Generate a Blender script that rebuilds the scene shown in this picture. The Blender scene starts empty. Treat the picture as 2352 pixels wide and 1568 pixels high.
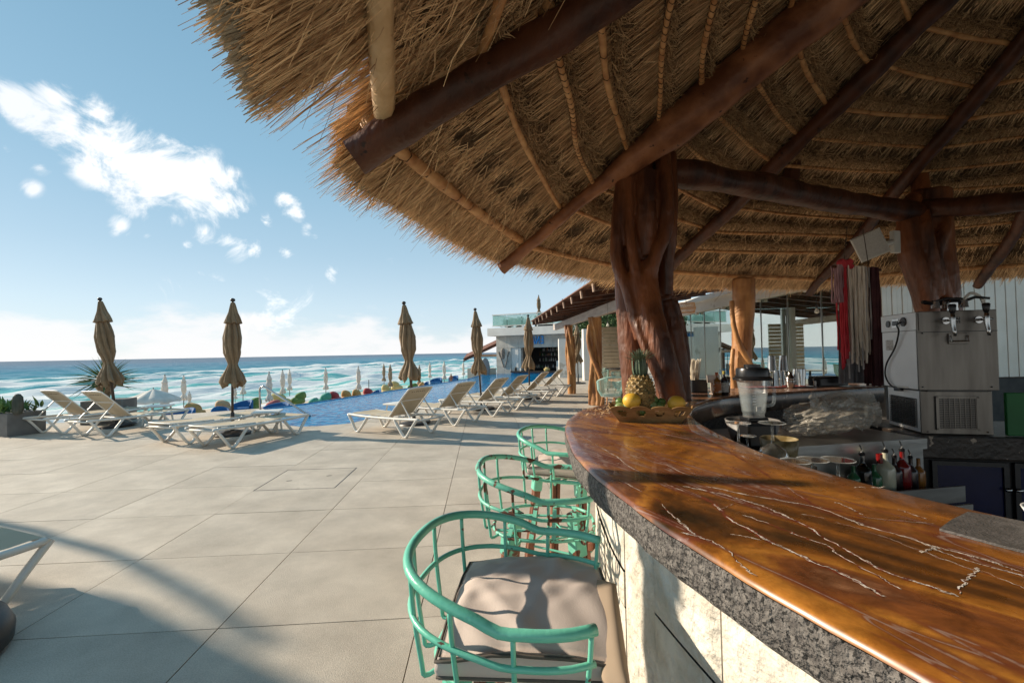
import bpy, bmesh, math, random
import numpy as np
from mathutils import Vector, Matrix, Euler
from mathutils.geometry import delaunay_2d_cdt
random.seed(7); rng = np.random.default_rng(11)
R = math.radians
scn = bpy.context.scene
col = scn.collection

# ------------------------------------------------------------------ camera
FPX = 1045.0; CZ = 1.5
pitch, roll = R(1.34), R(1.05)
Fv = Vector((0, math.cos(pitch), math.sin(pitch)))
U0 = Vector((0, -math.sin(pitch), math.cos(pitch))); R0 = Vector((1, 0, 0))
Rv = R0*math.cos(roll) - U0*math.sin(roll)
Uv = R0*math.sin(roll) + U0*math.cos(roll)
cam = bpy.data.cameras.new('camera'); camo = bpy.data.objects.new('camera', cam); col.objects.link(camo)
cam.sensor_width = 36; cam.lens = FPX/2352*36; cam.clip_start = .02; cam.clip_end = 60000
mw = Matrix((Rv, Uv, -Fv)).transposed().to_4x4(); mw.translation = Vector((0, 0, CZ)); camo.matrix_world = mw
scn.camera = camo
def ray(px, py): return Fv*FPX + Rv*(px-1176) + Uv*(784-py)
def W(px, py, Y):                      # point on the sight line at depth Y metres
    d = ray(px, py); return Vector((0, 0, CZ)) + d*(Y/d.y)
def G(px, py, z=0.0):                  # point on the sight line at height z
    d = ray(px, py); return Vector((0, 0, CZ)) + d*((z-CZ)/d.z)
def YH(px): return 784 - (-(Rv.z*(px-1176) + Fv.z*FPX)/Uv.z)

# ------------------------------------------------------------------ sun, sky, exposure
SUN_EL = R(24); SUNXY = Vector((-.961, .276)).normalized()
sun = bpy.data.lights.new('sun', 'SUN'); sun.energy = 5.0; sun.angle = R(.55); sun.color = (1, .87, .70)
suno = bpy.data.objects.new('sun', sun); col.objects.link(suno)
sd = Vector((SUNXY.x*math.cos(SUN_EL), SUNXY.y*math.cos(SUN_EL), math.sin(SUN_EL)))
suno.rotation_euler = sd.to_track_quat('Z', 'Y').to_euler()
suno.location = sd*60
scn.view_settings.view_transform = 'Standard'; scn.view_settings.look = 'None'
scn.view_settings.exposure = 0.45; scn.view_settings.gamma = 1; scn.view_settings.use_curve_mapping = False
world = bpy.data.worlds.new('World'); scn.world = world; world.use_nodes = True
def build_world():
    nt = world.node_tree; nt.nodes.clear(); N = nt.nodes; L = nt.links
    def nd(t, **k):
        n = N.new(t)
        for a, b in k.items(): setattr(n, a, b)
        return n
    def mth(op, a, b=None, c=None, clamp=False):
        n = nd('ShaderNodeMath', operation=op, use_clamp=clamp)
        for i, v in enumerate((a, b, c)):
            if v is None: continue
            if isinstance(v, (int, float)): n.inputs[i].default_value = v
            else: L.new(v, n.inputs[i])
        return n.outputs[0]
    out = nd('ShaderNodeOutputWorld'); bg = nd('ShaderNodeBackground'); bg.inputs[1].default_value = .142
    sky = nd('ShaderNodeTexSky', sky_type='NISHITA', sun_disc=False, sun_elevation=SUN_EL,
             sun_rotation=math.atan2(SUNXY.x, SUNXY.y), altitude=0, air_density=1.0, dust_density=.35, ozone_density=2.6)
    tc = nd('ShaderNodeTexCoord'); d = tc.outputs['Generated']
    nz = nd('ShaderNodeTexNoise'); nz.inputs['Scale'].default_value = 11; nz.inputs['Detail'].default_value = 9
    nz.inputs['Roughness'].default_value = .66; nz.inputs['Distortion'].default_value = .6
    cmp_ = nd('ShaderNodeMapping'); a_ = (ray(560,500).normalized()-ray(60,240).normalized()).normalized(); cmp_.inputs['Rotation'].default_value = tuple(-k for k in a_.to_track_quat('X','Z').to_euler()); cmp_.inputs['Scale'].default_value = (.75,1.1,1.1); L.new(d, cmp_.inputs['Vector'])
    L.new(cmp_.outputs[0], nz.inputs['Vector'])
    nz2 = nd('ShaderNodeTexNoise'); nz2.inputs['Scale'].default_value = 2.6; nz2.inputs['Detail'].default_value = 5
    L.new(d, nz2.inputs['Vector'])
    blobs = [(45,238,60,1),(120,225,62,1),(150,285,78,1),(90,262,55,1),(225,330,86,1),(215,265,50,.8),(300,375,98,1.1),(365,415,105,1.15),(440,440,98,1.1),
             (500,480,66,.95),(200,380,45,.6),(250,420,40,.6),(560,500,18,.5),(330,470,55,.75),(400,500,45,.8),(275,430,50,.7),(545,497,25,.5),(662,462,24,.7),(684,490,34,.75),(708,520,26,.65),(726,540,16,.5),(532,396,22,.6),
             (610,511,20,.6),(280,520,32,.75),(335,540,30,.7),(470,530,40,.8),(530,555,42,.75),(590,568,26,.6),(425,562,22,.6),
             (766,628,20,.55),(420,655,60,.5),(480,660,40,.4),(12,340,24,.55),(90,383,22,.45),(72,432,26,.5),(655,578,20,.45),(650,728,80,.52),(590,740,50,.4),(900,605,30,.4)]
    m = None
    for bx, by, br, st in blobs:
        c = ray(bx, by).normalized(); a = ray(bx+br, by).normalized()
        rad = (a-c).length*1.45
        v = nd('ShaderNodeVectorMath', operation='DISTANCE'); L.new(d, v.inputs[0]); v.inputs[1].default_value = c
        s = mth('MULTIPLY_ADD', v.outputs['Value'], -st/rad, st, clamp=True)
        m = s if m is None else mth('MAXIMUM', m, s)
    nn = mth('SUBTRACT', nz.outputs['Fac'], .5)
    dens = mth('MULTIPLY_ADD', nn, 4.4, mth('MULTIPLY', m, 1.5))
    dens = mth('MULTIPLY', dens, mth('GREATER_THAN', m, 0.0))
    mr = nd('ShaderNodeMapRange', interpolation_type='SMOOTHSTEP'); L.new(dens, mr.inputs['Value'])
    mr.inputs['From Min'].default_value = .34; mr.inputs['From Max'].default_value = 1.3
    soft = mth('MULTIPLY', mr.outputs['Result'], mth('MULTIPLY', m, 3.5, clamp=True))
    # low bank of pale cloud above the sea and thin general scatter
    sep = nd('ShaderNodeSeparateXYZ'); L.new(d, sep.inputs[0]); z = sep.outputs['Z']
    mp = nd('ShaderNodeMapping'); mp.inputs['Scale'].default_value = (1, 1, 2.6); L.new(d, mp.inputs['Vector'])
    nb = nd('ShaderNodeTexNoise'); nb.inputs['Scale'].default_value = 5.5; nb.inputs['Detail'].default_value = 8; nb.inputs['Roughness'].default_value = .58
    L.new(mp.outputs[0], nb.inputs['Vector'])
    zz = mth('DIVIDE', mth('SUBTRACT', z, .015), .095)
    band = mth('SUBTRACT', 1.0, zz, clamp=True)
    bd = mth('MULTIPLY_ADD', mth('SUBTRACT', nb.outputs['Fac'], .5), 3.4, mth('MULTIPLY_ADD', band, 1.2, -.30))
    mr2 = nd('ShaderNodeMapRange', interpolation_type='SMOOTHSTEP'); L.new(bd, mr2.inputs['Value'])
    mr2.inputs['From Min'].default_value = .1; mr2.inputs['From Max'].default_value = .75; mr2.inputs['To Max'].default_value = .8
    bandm = mth('MULTIPLY', mr2.outputs['Result'], mth('MULTIPLY', band, 3, clamp=True))
    # cloud colour: shaded undersides by broad noise
    cr = nd('ShaderNodeValToRGB'); L.new(nz2.outputs['Fac'], cr.inputs['Fac'])
    cr.color_ramp.elements[0].position = .40; cr.color_ramp.elements[0].color = (5.0, 5.25, 5.5, 1)
    cr.color_ramp.elements[1].position = .52; cr.color_ramp.elements[1].color = (6.7, 6.6, 6.45, 1)
    # mild whitening of the air towards the horizon
    hz = mth('POWER', mth('SUBTRACT', 1.0, mth('MULTIPLY', z, 1.9), clamp=True), 3.0)
    hz = mth('MULTIPLY', hz, .12)
    gr = nd('ShaderNodeValToRGB'); L.new(mth('POWER', mth('MAXIMUM', z, 0.0), .6), gr.inputs['Fac']); ge = gr.color_ramp.elements
    ge[0].position = 0; ge[0].color = (3.9,4.35,4.65,1); ge[1].position = 1; ge[1].color = (.85,1.75,2.5,1)
    for p_, c_ in ((.25,(2.9,3.75,4.35,1)),(.38,(2.15,3.15,3.85,1)),(.54,(1.5,2.65,3.45,1)),(.74,(1.05,2.1,2.9,1))):
        x_ = ge.new(p_); x_.color = c_
    sg = nd('ShaderNodeMix', data_type='RGBA'); sg.inputs['Factor'].default_value = .88; L.new(sky.outputs[0], sg.inputs['A']); L.new(gr.outputs[0], sg.inputs['B'])
    mx0 = nd('ShaderNodeMix', data_type='RGBA'); L.new(hz, mx0.inputs['Factor']); L.new(sg.outputs['Result'], mx0.inputs['A'])
    mx0.inputs['B'].default_value = (5.5, 5.75, 5.9, 1)
    mx1 = nd('ShaderNodeMix', data_type='RGBA'); L.new(bandm, mx1.inputs['Factor']); L.new(mx0.outputs['Result'], mx1.inputs['A'])
    mx1.inputs['B'].default_value = (5.3, 5.2, 5.2, 1)
    mx2 = nd('ShaderNodeMix', data_type='RGBA'); L.new(soft, mx2.inputs['Factor']); L.new(mx1.outputs['Result'], mx2.inputs['A'])
    L.new(cr.outputs[0], mx2.inputs['B'])
    L.new(mx2.outputs['Result'], bg.inputs[0]); L.new(bg.outputs[0], out.inputs[0])
build_world()

# ------------------------------------------------------------------ helpers
MATS = {}
def M(name, c1, c2=None, scale=6, rough=.6, metal=0, bump=0, bscale=None, stretch=(1,1,1), detail=5, coat=0, trans=0, ior=1.45,
      spots=None, spotscale=12, spotlim=.66, tint=False, alpha=1, lo=.35, hi=.65, rot=(0,0,0), bdist=.01, spec=None, sheen=0):
    m = bpy.data.materials.new(name); m.use_nodes = True; nt = m.node_tree; N = nt.nodes; L = nt.links
    b = N['Principled BSDF']; b.inputs['Roughness'].default_value = rough; b.inputs['Metallic'].default_value = metal
    b.inputs['Coat Weight'].default_value = coat; b.inputs['Transmission Weight'].default_value = trans; b.inputs['IOR'].default_value = ior
    b.inputs['Alpha'].default_value = alpha; b.inputs['Sheen Weight'].default_value = sheen
    if spec is not None: b.inputs['Specular IOR Level'].default_value = spec
    c1 = (*c1, 1); c2 = (*c2, 1) if c2 else None
    b.inputs['Base Color'].default_value = c1
    tc = N.new('ShaderNodeTexCoord'); mp = N.new('ShaderNodeMapping'); mp.inputs['Scale'].default_value = stretch; mp.inputs['Rotation'].default_value = rot
    L.new(tc.outputs['Object'], mp.inputs['Vector'])
    cur = None
    if c2:
        n = N.new('ShaderNodeTexNoise'); n.inputs['Scale'].default_value = scale; n.inputs['Detail'].default_value = detail
        L.new(mp.outputs[0], n.inputs['Vector'])
        r = N.new('ShaderNodeValToRGB'); r.color_ramp.elements[0].position = lo; r.color_ramp.elements[1].position = hi
        r.color_ramp.elements[0].color = c1; r.color_ramp.elements[1].color = c2
        if tint:
            a = N.new('ShaderNodeAttribute'); a.attribute_name = 'tint'
            ad = N.new('ShaderNodeMath'); ad.operation = 'MULTIPLY_ADD'; L.new(n.outputs['Fac'], ad.inputs[0]); ad.inputs[1].default_value = .5
            ml = N.new('ShaderNodeMath'); ml.operation = 'MULTIPLY'; L.new(a.outputs['Fac'], ml.inputs[0]); ml.inputs[1].default_value = .5
            L.new(ml.outputs[0], ad.inputs[2]); L.new(ad.outputs[0], r.inputs['Fac'])
        else: L.new(n.outputs['Fac'], r.inputs['Fac'])
        cur = r.outputs[0]; L.new(cur, b.inputs['Base Color'])
    if spots:
        n = N.new('ShaderNodeTexNoise'); n.inputs['Scale'].default_value = spotscale; n.inputs['Detail'].default_value = 6
        L.new(tc.outputs['Object'], n.inputs['Vector'])
        r = N.new('ShaderNodeValToRGB'); r.color_ramp.elements[0].position = spotlim; r.color_ramp.elements[1].position = spotlim+.03
        L.new(n.outputs['Fac'], r.inputs['Fac'])
        mx = N.new('ShaderNodeMix'); mx.data_type = 'RGBA'; L.new(r.outputs[0], mx.inputs['Factor'])
        if cur: L.new(cur, mx.inputs['A'])
        else: mx.inputs['A'].default_value = c1
        mx.inputs['B'].default_value = (*spots, 1); L.new(mx.outputs['Result'], b.inputs['Base Color'])
    if bump:
        n = N.new('ShaderNodeTexNoise'); n.inputs['Scale'].default_value = bscale or scale*4; n.inputs['Detail'].default_value = 4
        L.new(mp.outputs[0], n.inputs['Vector']); bp = N.new('ShaderNodeBump'); bp.inputs['Strength'].default_value = bump
        bp.inputs['Distance'].default_value = bdist; L.new(n.outputs['Fac'], bp.inputs['Height']); L.new(bp.outputs[0], b.inputs['Normal'])
    MATS[name] = m; return m

class MB:
    def __init__(s): s.v = []; s.f = []; s.mi = []; s.cur = 0
    def add(s, vs, fs):
        o = len(s.v); s.v += [tuple(v) for v in vs]; s.f += [tuple(i+o for i in f) for f in fs]; s.mi += [s.cur]*len(fs); return s
    def box(s, c, sz, rot=None, taper=1.0):
        hx, hy, hz = (k/2 for k in sz); vs = []
        for z in (-1, 1):
            k = taper if z > 0 else 1
            for x, y in ((-1,-1),(1,-1),(1,1),(-1,1)):
                v = Vector((x*hx*k, y*hy*k, z*hz))
                if rot is not None: v = (Euler(rot).to_matrix() if not isinstance(rot, Matrix) else rot) @ v
                vs.append(v+Vector(c))
        return s.add(vs, [(3,2,1,0),(4,5,6,7),(0,1,5,4),(1,2,6,5),(2,3,7,6),(3,0,4,7)])
    def rbox(s, c, sz, rot=None, r=.01, seg=2):
        bm = bmesh.new(); bmesh.ops.create_cube(bm, size=1)
        for v in bm.verts: v.co = Vector((v.co.x*sz[0], v.co.y*sz[1], v.co.z*sz[2]))
        bmesh.ops.bevel(bm, geom=list(bm.edges), offset=min(r, min(sz)*.45), segments=seg, profile=.6, affect='EDGES')
        m = (Euler(rot).to_matrix() if not isinstance(rot, Matrix) else rot) if rot is not None else Matrix.Identity(3)
        bm.verts.index_update()
        s.add([m@v.co+Vector(c) for v in bm.verts], [[v.index for v in f.verts] for f in bm.faces]); bm.free(); return s
    def tube(s, pts, rad, seg=8, cap=True, closed=False, flat=1.0):
        pts = [Vector(p) for p in pts]; n = len(pts)
        if not hasattr(rad, '__len__'): rad = [rad]*n
        up = None; vs = []; prev = None
        for i, p in enumerate(pts):
            a = pts[(i-1) % n] if (i > 0 or closed) else p; b = pts[(i+1) % n] if (i < n-1 or closed) else p
            t = (b-a).normalized() if (b-a).length > 1e-9 else Vector((0,0,1))
            if prev is None:
                x = t.orthogonal().normalized() if abs(t.z) > .95 else Vector((0,0,1)).cross(t).normalized()
            else:
                x = (prev - t*prev.dot(t)).normalized()
            prev = x; y = t.cross(x)
            for k in range(seg):
                an = 2*math.pi*k/seg; vs.append(p + x*math.cos(an)*rad[i] + y*math.sin(an)*rad[i]*flat)
        fs = []; m = n if closed else n-1
        for i in range(m):
            j = (i+1) % n
            for k in range(seg):
                fs.append((i*seg+k, i*seg+(k+1)%seg, j*seg+(k+1)%seg, j*seg+k))
        if cap and not closed: fs += [tuple(range(seg))[::-1], tuple((n-1)*seg+k for k in range(seg))]
        return s.add(vs, fs)
    def lathe(s, prof, c=(0,0,0), seg=20, fn=None, cap=True):
        vs = []; c = Vector(c)
        for i, (r, z) in enumerate(prof):
            for k in range(seg):
                an = 2*math.pi*k/seg; rr, zz = (r, z) if fn is None else fn(r, z, an)
                vs.append(c+Vector((rr*math.cos(an), rr*math.sin(an), zz)))
        fs = []
        for i in range(len(prof)-1):
            for k in range(seg):
                fs.append((i*seg+k, i*seg+(k+1)%seg, (i+1)*seg+(k+1)%seg, (i+1)*seg+k))
        if cap:
            if prof[0][0] > 1e-6: fs.append(tuple(range(seg))[::-1])
            if prof[-1][0] > 1e-6: fs.append(tuple((len(prof)-1)*seg+k for k in range(seg)))
        return s.add(vs, fs)
    def grid(s, P):                       # P[i][j] points
        n, m = len(P), len(P[0]); vs = [p for r in P for p in r]
        return s.add(vs, [(i*m+j, i*m+j+1, (i+1)*m+j+1, (i+1)*m+j) for i in range(n-1) for j in range(m-1)])
    def prism(s, poly, z0, z1):
        n = len(poly); vs = [(p[0], p[1], z0) for p in poly]+[(p[0], p[1], z1) for p in poly]
        return s.add(vs, [tuple(range(n))[::-1], tuple(range(n, 2*n))]+[(i, (i+1)%n, n+(i+1)%n, n+i) for i in range(n)])
    def ball(s, c, r, seg=12, ring=8, sq=(1,1,1), fn=None):
        prof = [(math.sin(math.pi*i/ring), -math.cos(math.pi*i/ring)) for i in range(ring+1)]
        vs = []; c = Vector(c)
        for a, z in prof:
            for k in range(seg):
                an = 2*math.pi*k/seg; v = Vector((a*math.cos(an)*sq[0], a*math.sin(an)*sq[1], z*sq[2]))
                rr = r*(fn(v) if fn else 1); vs.append(c+v*rr)
        fs = [(i*seg+k, i*seg+(k+1)%seg, (i+1)*seg+(k+1)%seg, (i+1)*seg+k) for i in range(ring) for k in range(seg)]
        return s.add(vs, fs)
    def build(s, name, mat, parent=None, smooth=False, weld=False, ang=None):
        off = Vector((0,0,0))
        p = parent
        while p is not None: off += Vector(p.location); p = p.parent
        me = bpy.data.meshes.new(name); me.from_pydata([tuple(Vector(v)-off) for v in s.v] if parent is not None else s.v, [], s.f)
        for mm in (mat if isinstance(mat, (list, tuple)) else [mat]): me.materials.append(mm)
        if isinstance(mat, (list, tuple)): me.polygons.foreach_set('material_index', s.mi)
        if weld:
            bm = bmesh.new(); bm.from_mesh(me); bmesh.ops.remove_doubles(bm, verts=bm.verts, dist=1e-5); bm.to_mesh(me); bm.free()
        if smooth:
            me.polygons.foreach_set('use_smooth', [True]*len(me.polygons))
            if ang: me.set_sharp_from_angle(angle=R(ang))
        me.update(); o = bpy.data.objects.new(name, me); col.objects.link(o)
        if parent is not None: o.parent = parent
        return o
def tag(o, label=None, cat=None, group=None, kind=None):
    if label: o['label'] = label
    if cat: o['category'] = cat
    if group: o['group'] = group
    if kind: o['kind'] = kind
    return o
def thing(name, label, cat, loc=(0,0,0), group=None):
    o = bpy.data.objects.new(name, None); o.empty_display_size = .1; col.objects.link(o); o.location = loc
    return tag(o, label, cat, group)
def clone(o, loc, rz=0, label=None, scale=None):
    def cp(a, par):
        c = a.copy(); col.objects.link(c)
        if par is not None: c.parent = par
        for ch in a.children: cp(ch, c)
        return c
    c = cp(o, None); c.location = loc; c.rotation_euler = (0, 0, rz)
    if scale: c.scale = scale if hasattr(scale, '__len__') else (scale,)*3
    if label: c['label'] = label
    return c
def npmesh(name, V, F, mat, parent=None, tint=None, smooth=False):
    V = np.asarray(V, dtype=np.float32)
    off = Vector((0,0,0)); p = parent
    while p is not None: off += Vector(p.location); p = p.parent
    V = V - np.array(off, dtype=np.float32)
    F = np.asarray(F, dtype=np.int32); k = F.shape[1]
    me = bpy.data.meshes.new(name); me.vertices.add(len(V)); me.vertices.foreach_set('co', V.ravel())
    me.loops.add(F.size); me.loops.foreach_set('vertex_index', F.ravel())
    me.polygons.add(len(F)); me.polygons.foreach_set('loop_start', np.arange(0, F.size, k, dtype=np.int32))
    if smooth: me.polygons.foreach_set('use_smooth', np.ones(len(F), dtype=bool))
    me.update(calc_edges=True)
    if tint is not None:
        a = me.attributes.new('tint', 'FLOAT', 'POINT'); a.data.foreach_set('value', np.asarray(tint, dtype=np.float32))
    me.materials.append(mat); o = bpy.data.objects.new(name, me); col.objects.link(o)
    if parent is not None: o.parent = parent
    return o
def strands(name, P, D, Ln, Wd, Nrm, mat, parent=None, droop=.0, curl=.08, tint=None, roll=.7):
    """thin bent ribbons, all arrays (n,3)/(n,)"""
    n = len(P); D = D/np.linalg.norm(D, axis=1, keepdims=True)
    side = np.cross(D, Nrm); side /= np.linalg.norm(side, axis=1, keepdims=True)
    nn = np.cross(side, D); a = rng.uniform(-roll, roll, n)[:, None]
    wv = side*np.cos(a)+nn*np.sin(a)
    cv = (side*rng.normal(0, 1, n)[:, None]+nn*rng.normal(0, 1, n)[:, None])*curl
    V = np.empty((n, 6, 3)); L3 = Ln[:, None]
    for i, (f, w) in enumerate(((0, 1), (.5, .9), (1, .45))):
        c = P + D*L3*f + cv*L3*(f*(1-f))*2*1.0 + cv*L3*f*f*.4 + np.array([0, 0, -1.])*(droop*L3*f*f)
        V[:, 2*i] = c - wv*(Wd*w*.5)[:, None]; V[:, 2*i+1] = c + wv*(Wd*w*.5)[:, None]
    base = np.arange(n)[:, None]*6
    F = np.concatenate([base+np.array([0,1,3,2]), base+np.array([2,3,5,4])])
    if tint is None: tint = rng.random(n)
    return npmesh(name, V.reshape(-1, 3), F, mat, parent, np.repeat(tint, 6))
def cr(pts, n=8, closed=False):           # catmull-rom
    P = [Vector(p) for p in pts]; out = []; m = len(P)
    rngi = range(m) if closed else range(m-1)
    for i in rngi:
        if closed: a, b, c, d = P[(i-1)%m], P[i], P[(i+1)%m], P[(i+2)%m]
        else: a, b, c, d = P[max(i-1,0)], P[i], P[i+1], P[min(i+2,m-1)]
        for k in range(n):
            t = k/n; out.append(.5*((2*b)+(c-a)*t+(2*a-5*b+4*c-d)*t*t+(3*b-a-3*c+d)*t*t*t))
    if not closed: out.append(P[-1])
    return out
def lin(a, b, t): return a+(b-a)*t
# ------------------------------------------------------------------ materials
mt_tile = M('tile', (.50,.43,.345), (.59,.515,.42), scale=1.6, rough=.72, bump=.6, bscale=170, detail=8, bdist=.004, spots=(.33,.27,.21), spotscale=1.1, spotlim=.66)
mt_grout = M('grout', (.19,.155,.12), (.28,.23,.18), scale=20, rough=.9)
mt_sand = M('sand', (.46,.37,.27), (.6,.5,.38), scale=.8, rough=.95, bump=.5, bscale=6, bdist=.05)
mt_poolwall = M('pool_mosaic', (.02,.11,.28), (.03,.2,.42), scale=25, rough=.3)
mt_wplastic = M('white_plastic', (.66,.62,.55), (.78,.74,.67), scale=4, rough=.38, bump=.05)
mt_sling = M('sling', (.47,.38,.26), (.54,.45,.32), scale=3, rough=.8, bump=.3, bscale=300, bdist=.002)
mt_umb = M('umbrella_fabric', (.19,.125,.068), (.27,.185,.105), scale=3.5, rough=.88, bump=.2, bscale=160, bdist=.003, sheen=.2)
mt_umbw = M('white_fabric', (.62,.57,.5), (.74,.69,.62), scale=2, rough=.85)
mt_umbt = M('taupe_fabric', (.30,.22,.15), (.37,.29,.2), scale=2, rough=.85)
mt_pole = M('dark_pole', (.045,.03,.022), (.08,.055,.04), scale=6, rough=.4)
mt_blk = M('black_metal', (.02,.018,.017), (.035,.03,.028), scale=9, rough=.45, bump=.1)
mt_steel = M('steel', (.45,.44,.42), (.6,.59,.57), scale=4, rough=.28, metal=1, stretch=(1,1,30))
mt_planter = M('planter_grey', (.11,.105,.10), (.17,.165,.155), scale=3, rough=.75, bump=.2)
mt_leaf = M('leaf', (.06,.11,.035), (.17,.25,.075), scale=5, rough=.45, tint=True)
mt_succ = M('succulent', (.05,.12,.03), (.14,.24,.06), scale=8, rough=.5, tint=True)
mt_trunk = M('palm_trunk', (.2,.13,.075), (.34,.24,.15), scale=14, rough=.9, bump=.6, stretch=(1,1,3))

def vary(m, amt):
    nt = m.node_tree; N = nt.nodes; L = nt.links; b = N['Principled BSDF']; src = b.inputs['Base Color'].links[0].from_socket
    oi = N.new('ShaderNodeObjectInfo'); mr = N.new('ShaderNodeMapRange'); mr.inputs['To Min'].default_value = 1-amt; mr.inputs['To Max'].default_value = 1+amt*.6; L.new(oi.outputs['Random'], mr.inputs['Value'])
    geo = N.new('ShaderNodeNewGeometry'); nz = N.new('ShaderNodeTexNoise'); nz.inputs['Scale'].default_value = 2.2; nz.inputs['Detail'].default_value = 9; nz.inputs['Roughness'].default_value = .7; L.new(geo.outputs['Position'], nz.inputs['Vector'])
    r2 = N.new('ShaderNodeMapRange'); r2.inputs['From Min'].default_value = .3; r2.inputs['From Max'].default_value = .7; r2.inputs['To Min'].default_value = .78; r2.inputs['To Max'].default_value = 1.10; L.new(nz.outputs['Fac'], r2.inputs['Value'])
    n3 = N.new('ShaderNodeTexNoise'); n3.inputs['Scale'].default_value = 160; n3.inputs['Detail'].default_value = 3; L.new(geo.outputs['Position'], n3.inputs['Vector'])
    r3 = N.new('ShaderNodeMapRange'); r3.inputs['From Min'].default_value = .3; r3.inputs['From Max'].default_value = .7; r3.inputs['To Min'].default_value = .80; r3.inputs['To Max'].default_value = 1.14; L.new(n3.outputs['Fac'], r3.inputs['Value'])
    a = N.new('ShaderNodeMath'); a.operation = 'MULTIPLY'; L.new(mr.outputs[0], a.inputs[0]); L.new(r2.outputs[0], a.inputs[1]); c = N.new('ShaderNodeMath'); c.operation = 'MULTIPLY'; L.new(a.outputs[0], c.inputs[0]); L.new(r3.outputs[0], c.inputs[1])
    v = N.new('ShaderNodeVectorMath'); v.operation = 'SCALE'; L.new(src, v.inputs[0]); L.new(c.outputs[0], v.inputs['Scale']); L.new(v.outputs[0], b.inputs['Base Color'])
vary(mt_tile, .07)
# ------------------------------------------------------------------ deck
AX = Vector((-.065, 1)).normalized(); BX = Vector((AX.y, -AX.x))        # tile directions
def duv(u, v): return (BX.x*u+AX.x*v, BX.y*u+AX.y*v)
POOL = [(-7.3,13.3),(-4.95,9.95),(-4.6,9.76),(-4.2,9.75),(-3.6,10.05),(-3.35,10.8),(-2.4,13.8),(-1.4,16.8),(1.0,23),(3.4,30.6),(8.0,28.9),(8,34),(-1.9,34),(-2.6,27),(-5.3,18.5),(-6.6,14.7)]
DECK = [(-17,-6),(16,-6),(16,26.2),(8.0,28.9),(3.4,30.6)] + [(1.0,23),(-1.4,16.8),(-2.4,13.8),(-3.35,10.8),(-3.6,10.05),(-4.2,9.75),(-4.6,9.76),(-4.95,9.95),(-7.3,13.3)] + [(-17,7.2)]
HATCH = [duv(-2.59,5.32), duv(-1.70,5.32), duv(-1.70,6.22), duv(-2.59,6.22)]
def inside(p, poly):
    c = False; n = len(poly)
    for i in range(n):
        a, b = poly[i], poly[(i+1) % n]
        if (a[1] > p[1]) != (b[1] > p[1]) and p[0] < (b[0]-a[0])*(p[1]-a[1])/(b[1]-a[1])+a[0]: c = not c
    return c
deck = MB().prism(DECK, -.35, -.012).build('deck', mt_grout); tag(deck, kind='structure')
GAP = .003; TU, TV = 1.10, .96
def tile_mesh(poly):
    """bevelled slab from a convex or concave outline"""
    bm = bmesh.new(); vs = [bm.verts.new((p[0], p[1], 0)) for p in poly]; f = bm.faces.new(vs)
    if f.normal.z < 0: f.normal_flip()
    r = bmesh.ops.inset_individual(bm, faces=[f], thickness=.004, depth=0)
    for v in vs: v.co.z = -.006
    ed = [e for e in bm.edges if len(e.link_faces) == 1]
    ex = bmesh.ops.extrude_edge_only(bm, edges=ed)
    for g in ex['geom']:
        if isinstance(g, bmesh.types.BMVert): g.co.z = -.03
    me = bpy.data.meshes.new('paving_tile'); bm.to_mesh(me); bm.free(); me.materials.append(mt_tile); return me
full = tile_mesh([(GAP,GAP),(TU-GAP,GAP),(TU-GAP,TV-GAP),(GAP,TV-GAP)])
farbm = MB(); cells = []; rest = []
drz = math.atan2(BX.y, BX.x)
for i in range(-17, 16):
    for j in range(-9, 36):
        u0, v0 = -.39+TU*i, 1.70+TV*(j)
        q = [duv(u0, v0), duv(u0+TU, v0), duv(u0+TU, v0+TV), duv(u0, v0+TV)]
        ins = [inside(p, DECK) for p in q]; cut = any(inside((lin(a[0],b[0],t), lin(a[1],b[1],t)), DECK) != ins[0] for a, b in zip(q, q[1:]+q[:1]) for t in (0,.25,.5,.75))
        c = Vector((sum(p[0] for p in q)/4, sum(p[1] for p in q)/4)); hat = abs((c-Vector(duv(-2.04,5.7))).x) < 1.1 and abs((c-Vector(duv(-2.04,5.7))).y) < 1.1
        if not cut and not ins[0]: continue
        d = c.length; vis = c.y > .6 and -1.35 < c.x/c.y < .75
        cells.append((d if vis else d+100, u0, v0, cut, q, vis, hat))
cells.sort(key=lambda k: k[0])
npart = 0
def clip_cell(u0, v0, extra=None):
    g = GAP; cq = [duv(u0+g, v0+g), duv(u0+TU-g, v0+g), duv(u0+TU-g, v0+TV-g), duv(u0+g, v0+TV-g)]
    polys = [cq, DECK]+([extra] if extra else [])
    vs = []; es = []
    for pl in polys:
        o = len(vs); vs += [Vector(p) for p in pl]; es += [(o+k, o+(k+1) % len(pl)) for k in range(len(pl))]
    ov, oe, of, *_ = delaunay_2d_cdt(vs, es, [], 0, 1e-6)
    tris = []
    for f in of:
        p = (ov[f[0]]+ov[f[1]]+ov[f[2]])/3
        if inside(p, cq) and inside(p, DECK) and not (extra and inside(p, extra)): tris.append([tuple(ov[k]) for k in f])
    return tris
def tris_mesh(tris):
    bm = bmesh.new()
    for t in tris:
        f = bm.faces.new([bm.verts.new((p[0], p[1], 0)) for p in t]); f.normal_update()
        if f.normal.z < 0: f.normal_flip()
    bmesh.ops.remove_doubles(bm, verts=bm.verts, dist=1e-4)
    ed = [e for e in bm.edges if len(e.link_faces) == 1]
    ex = bmesh.ops.extrude_edge_only(bm, edges=ed)
    for g in ex['geom']:
        if isinstance(g, bmesh.types.BMVert): g.co.z = -.03
    me = bpy.data.meshes.new('paving_tile'); bm.to_mesh(me); bm.free(); me.materials.append(mt_tile); return me
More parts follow.
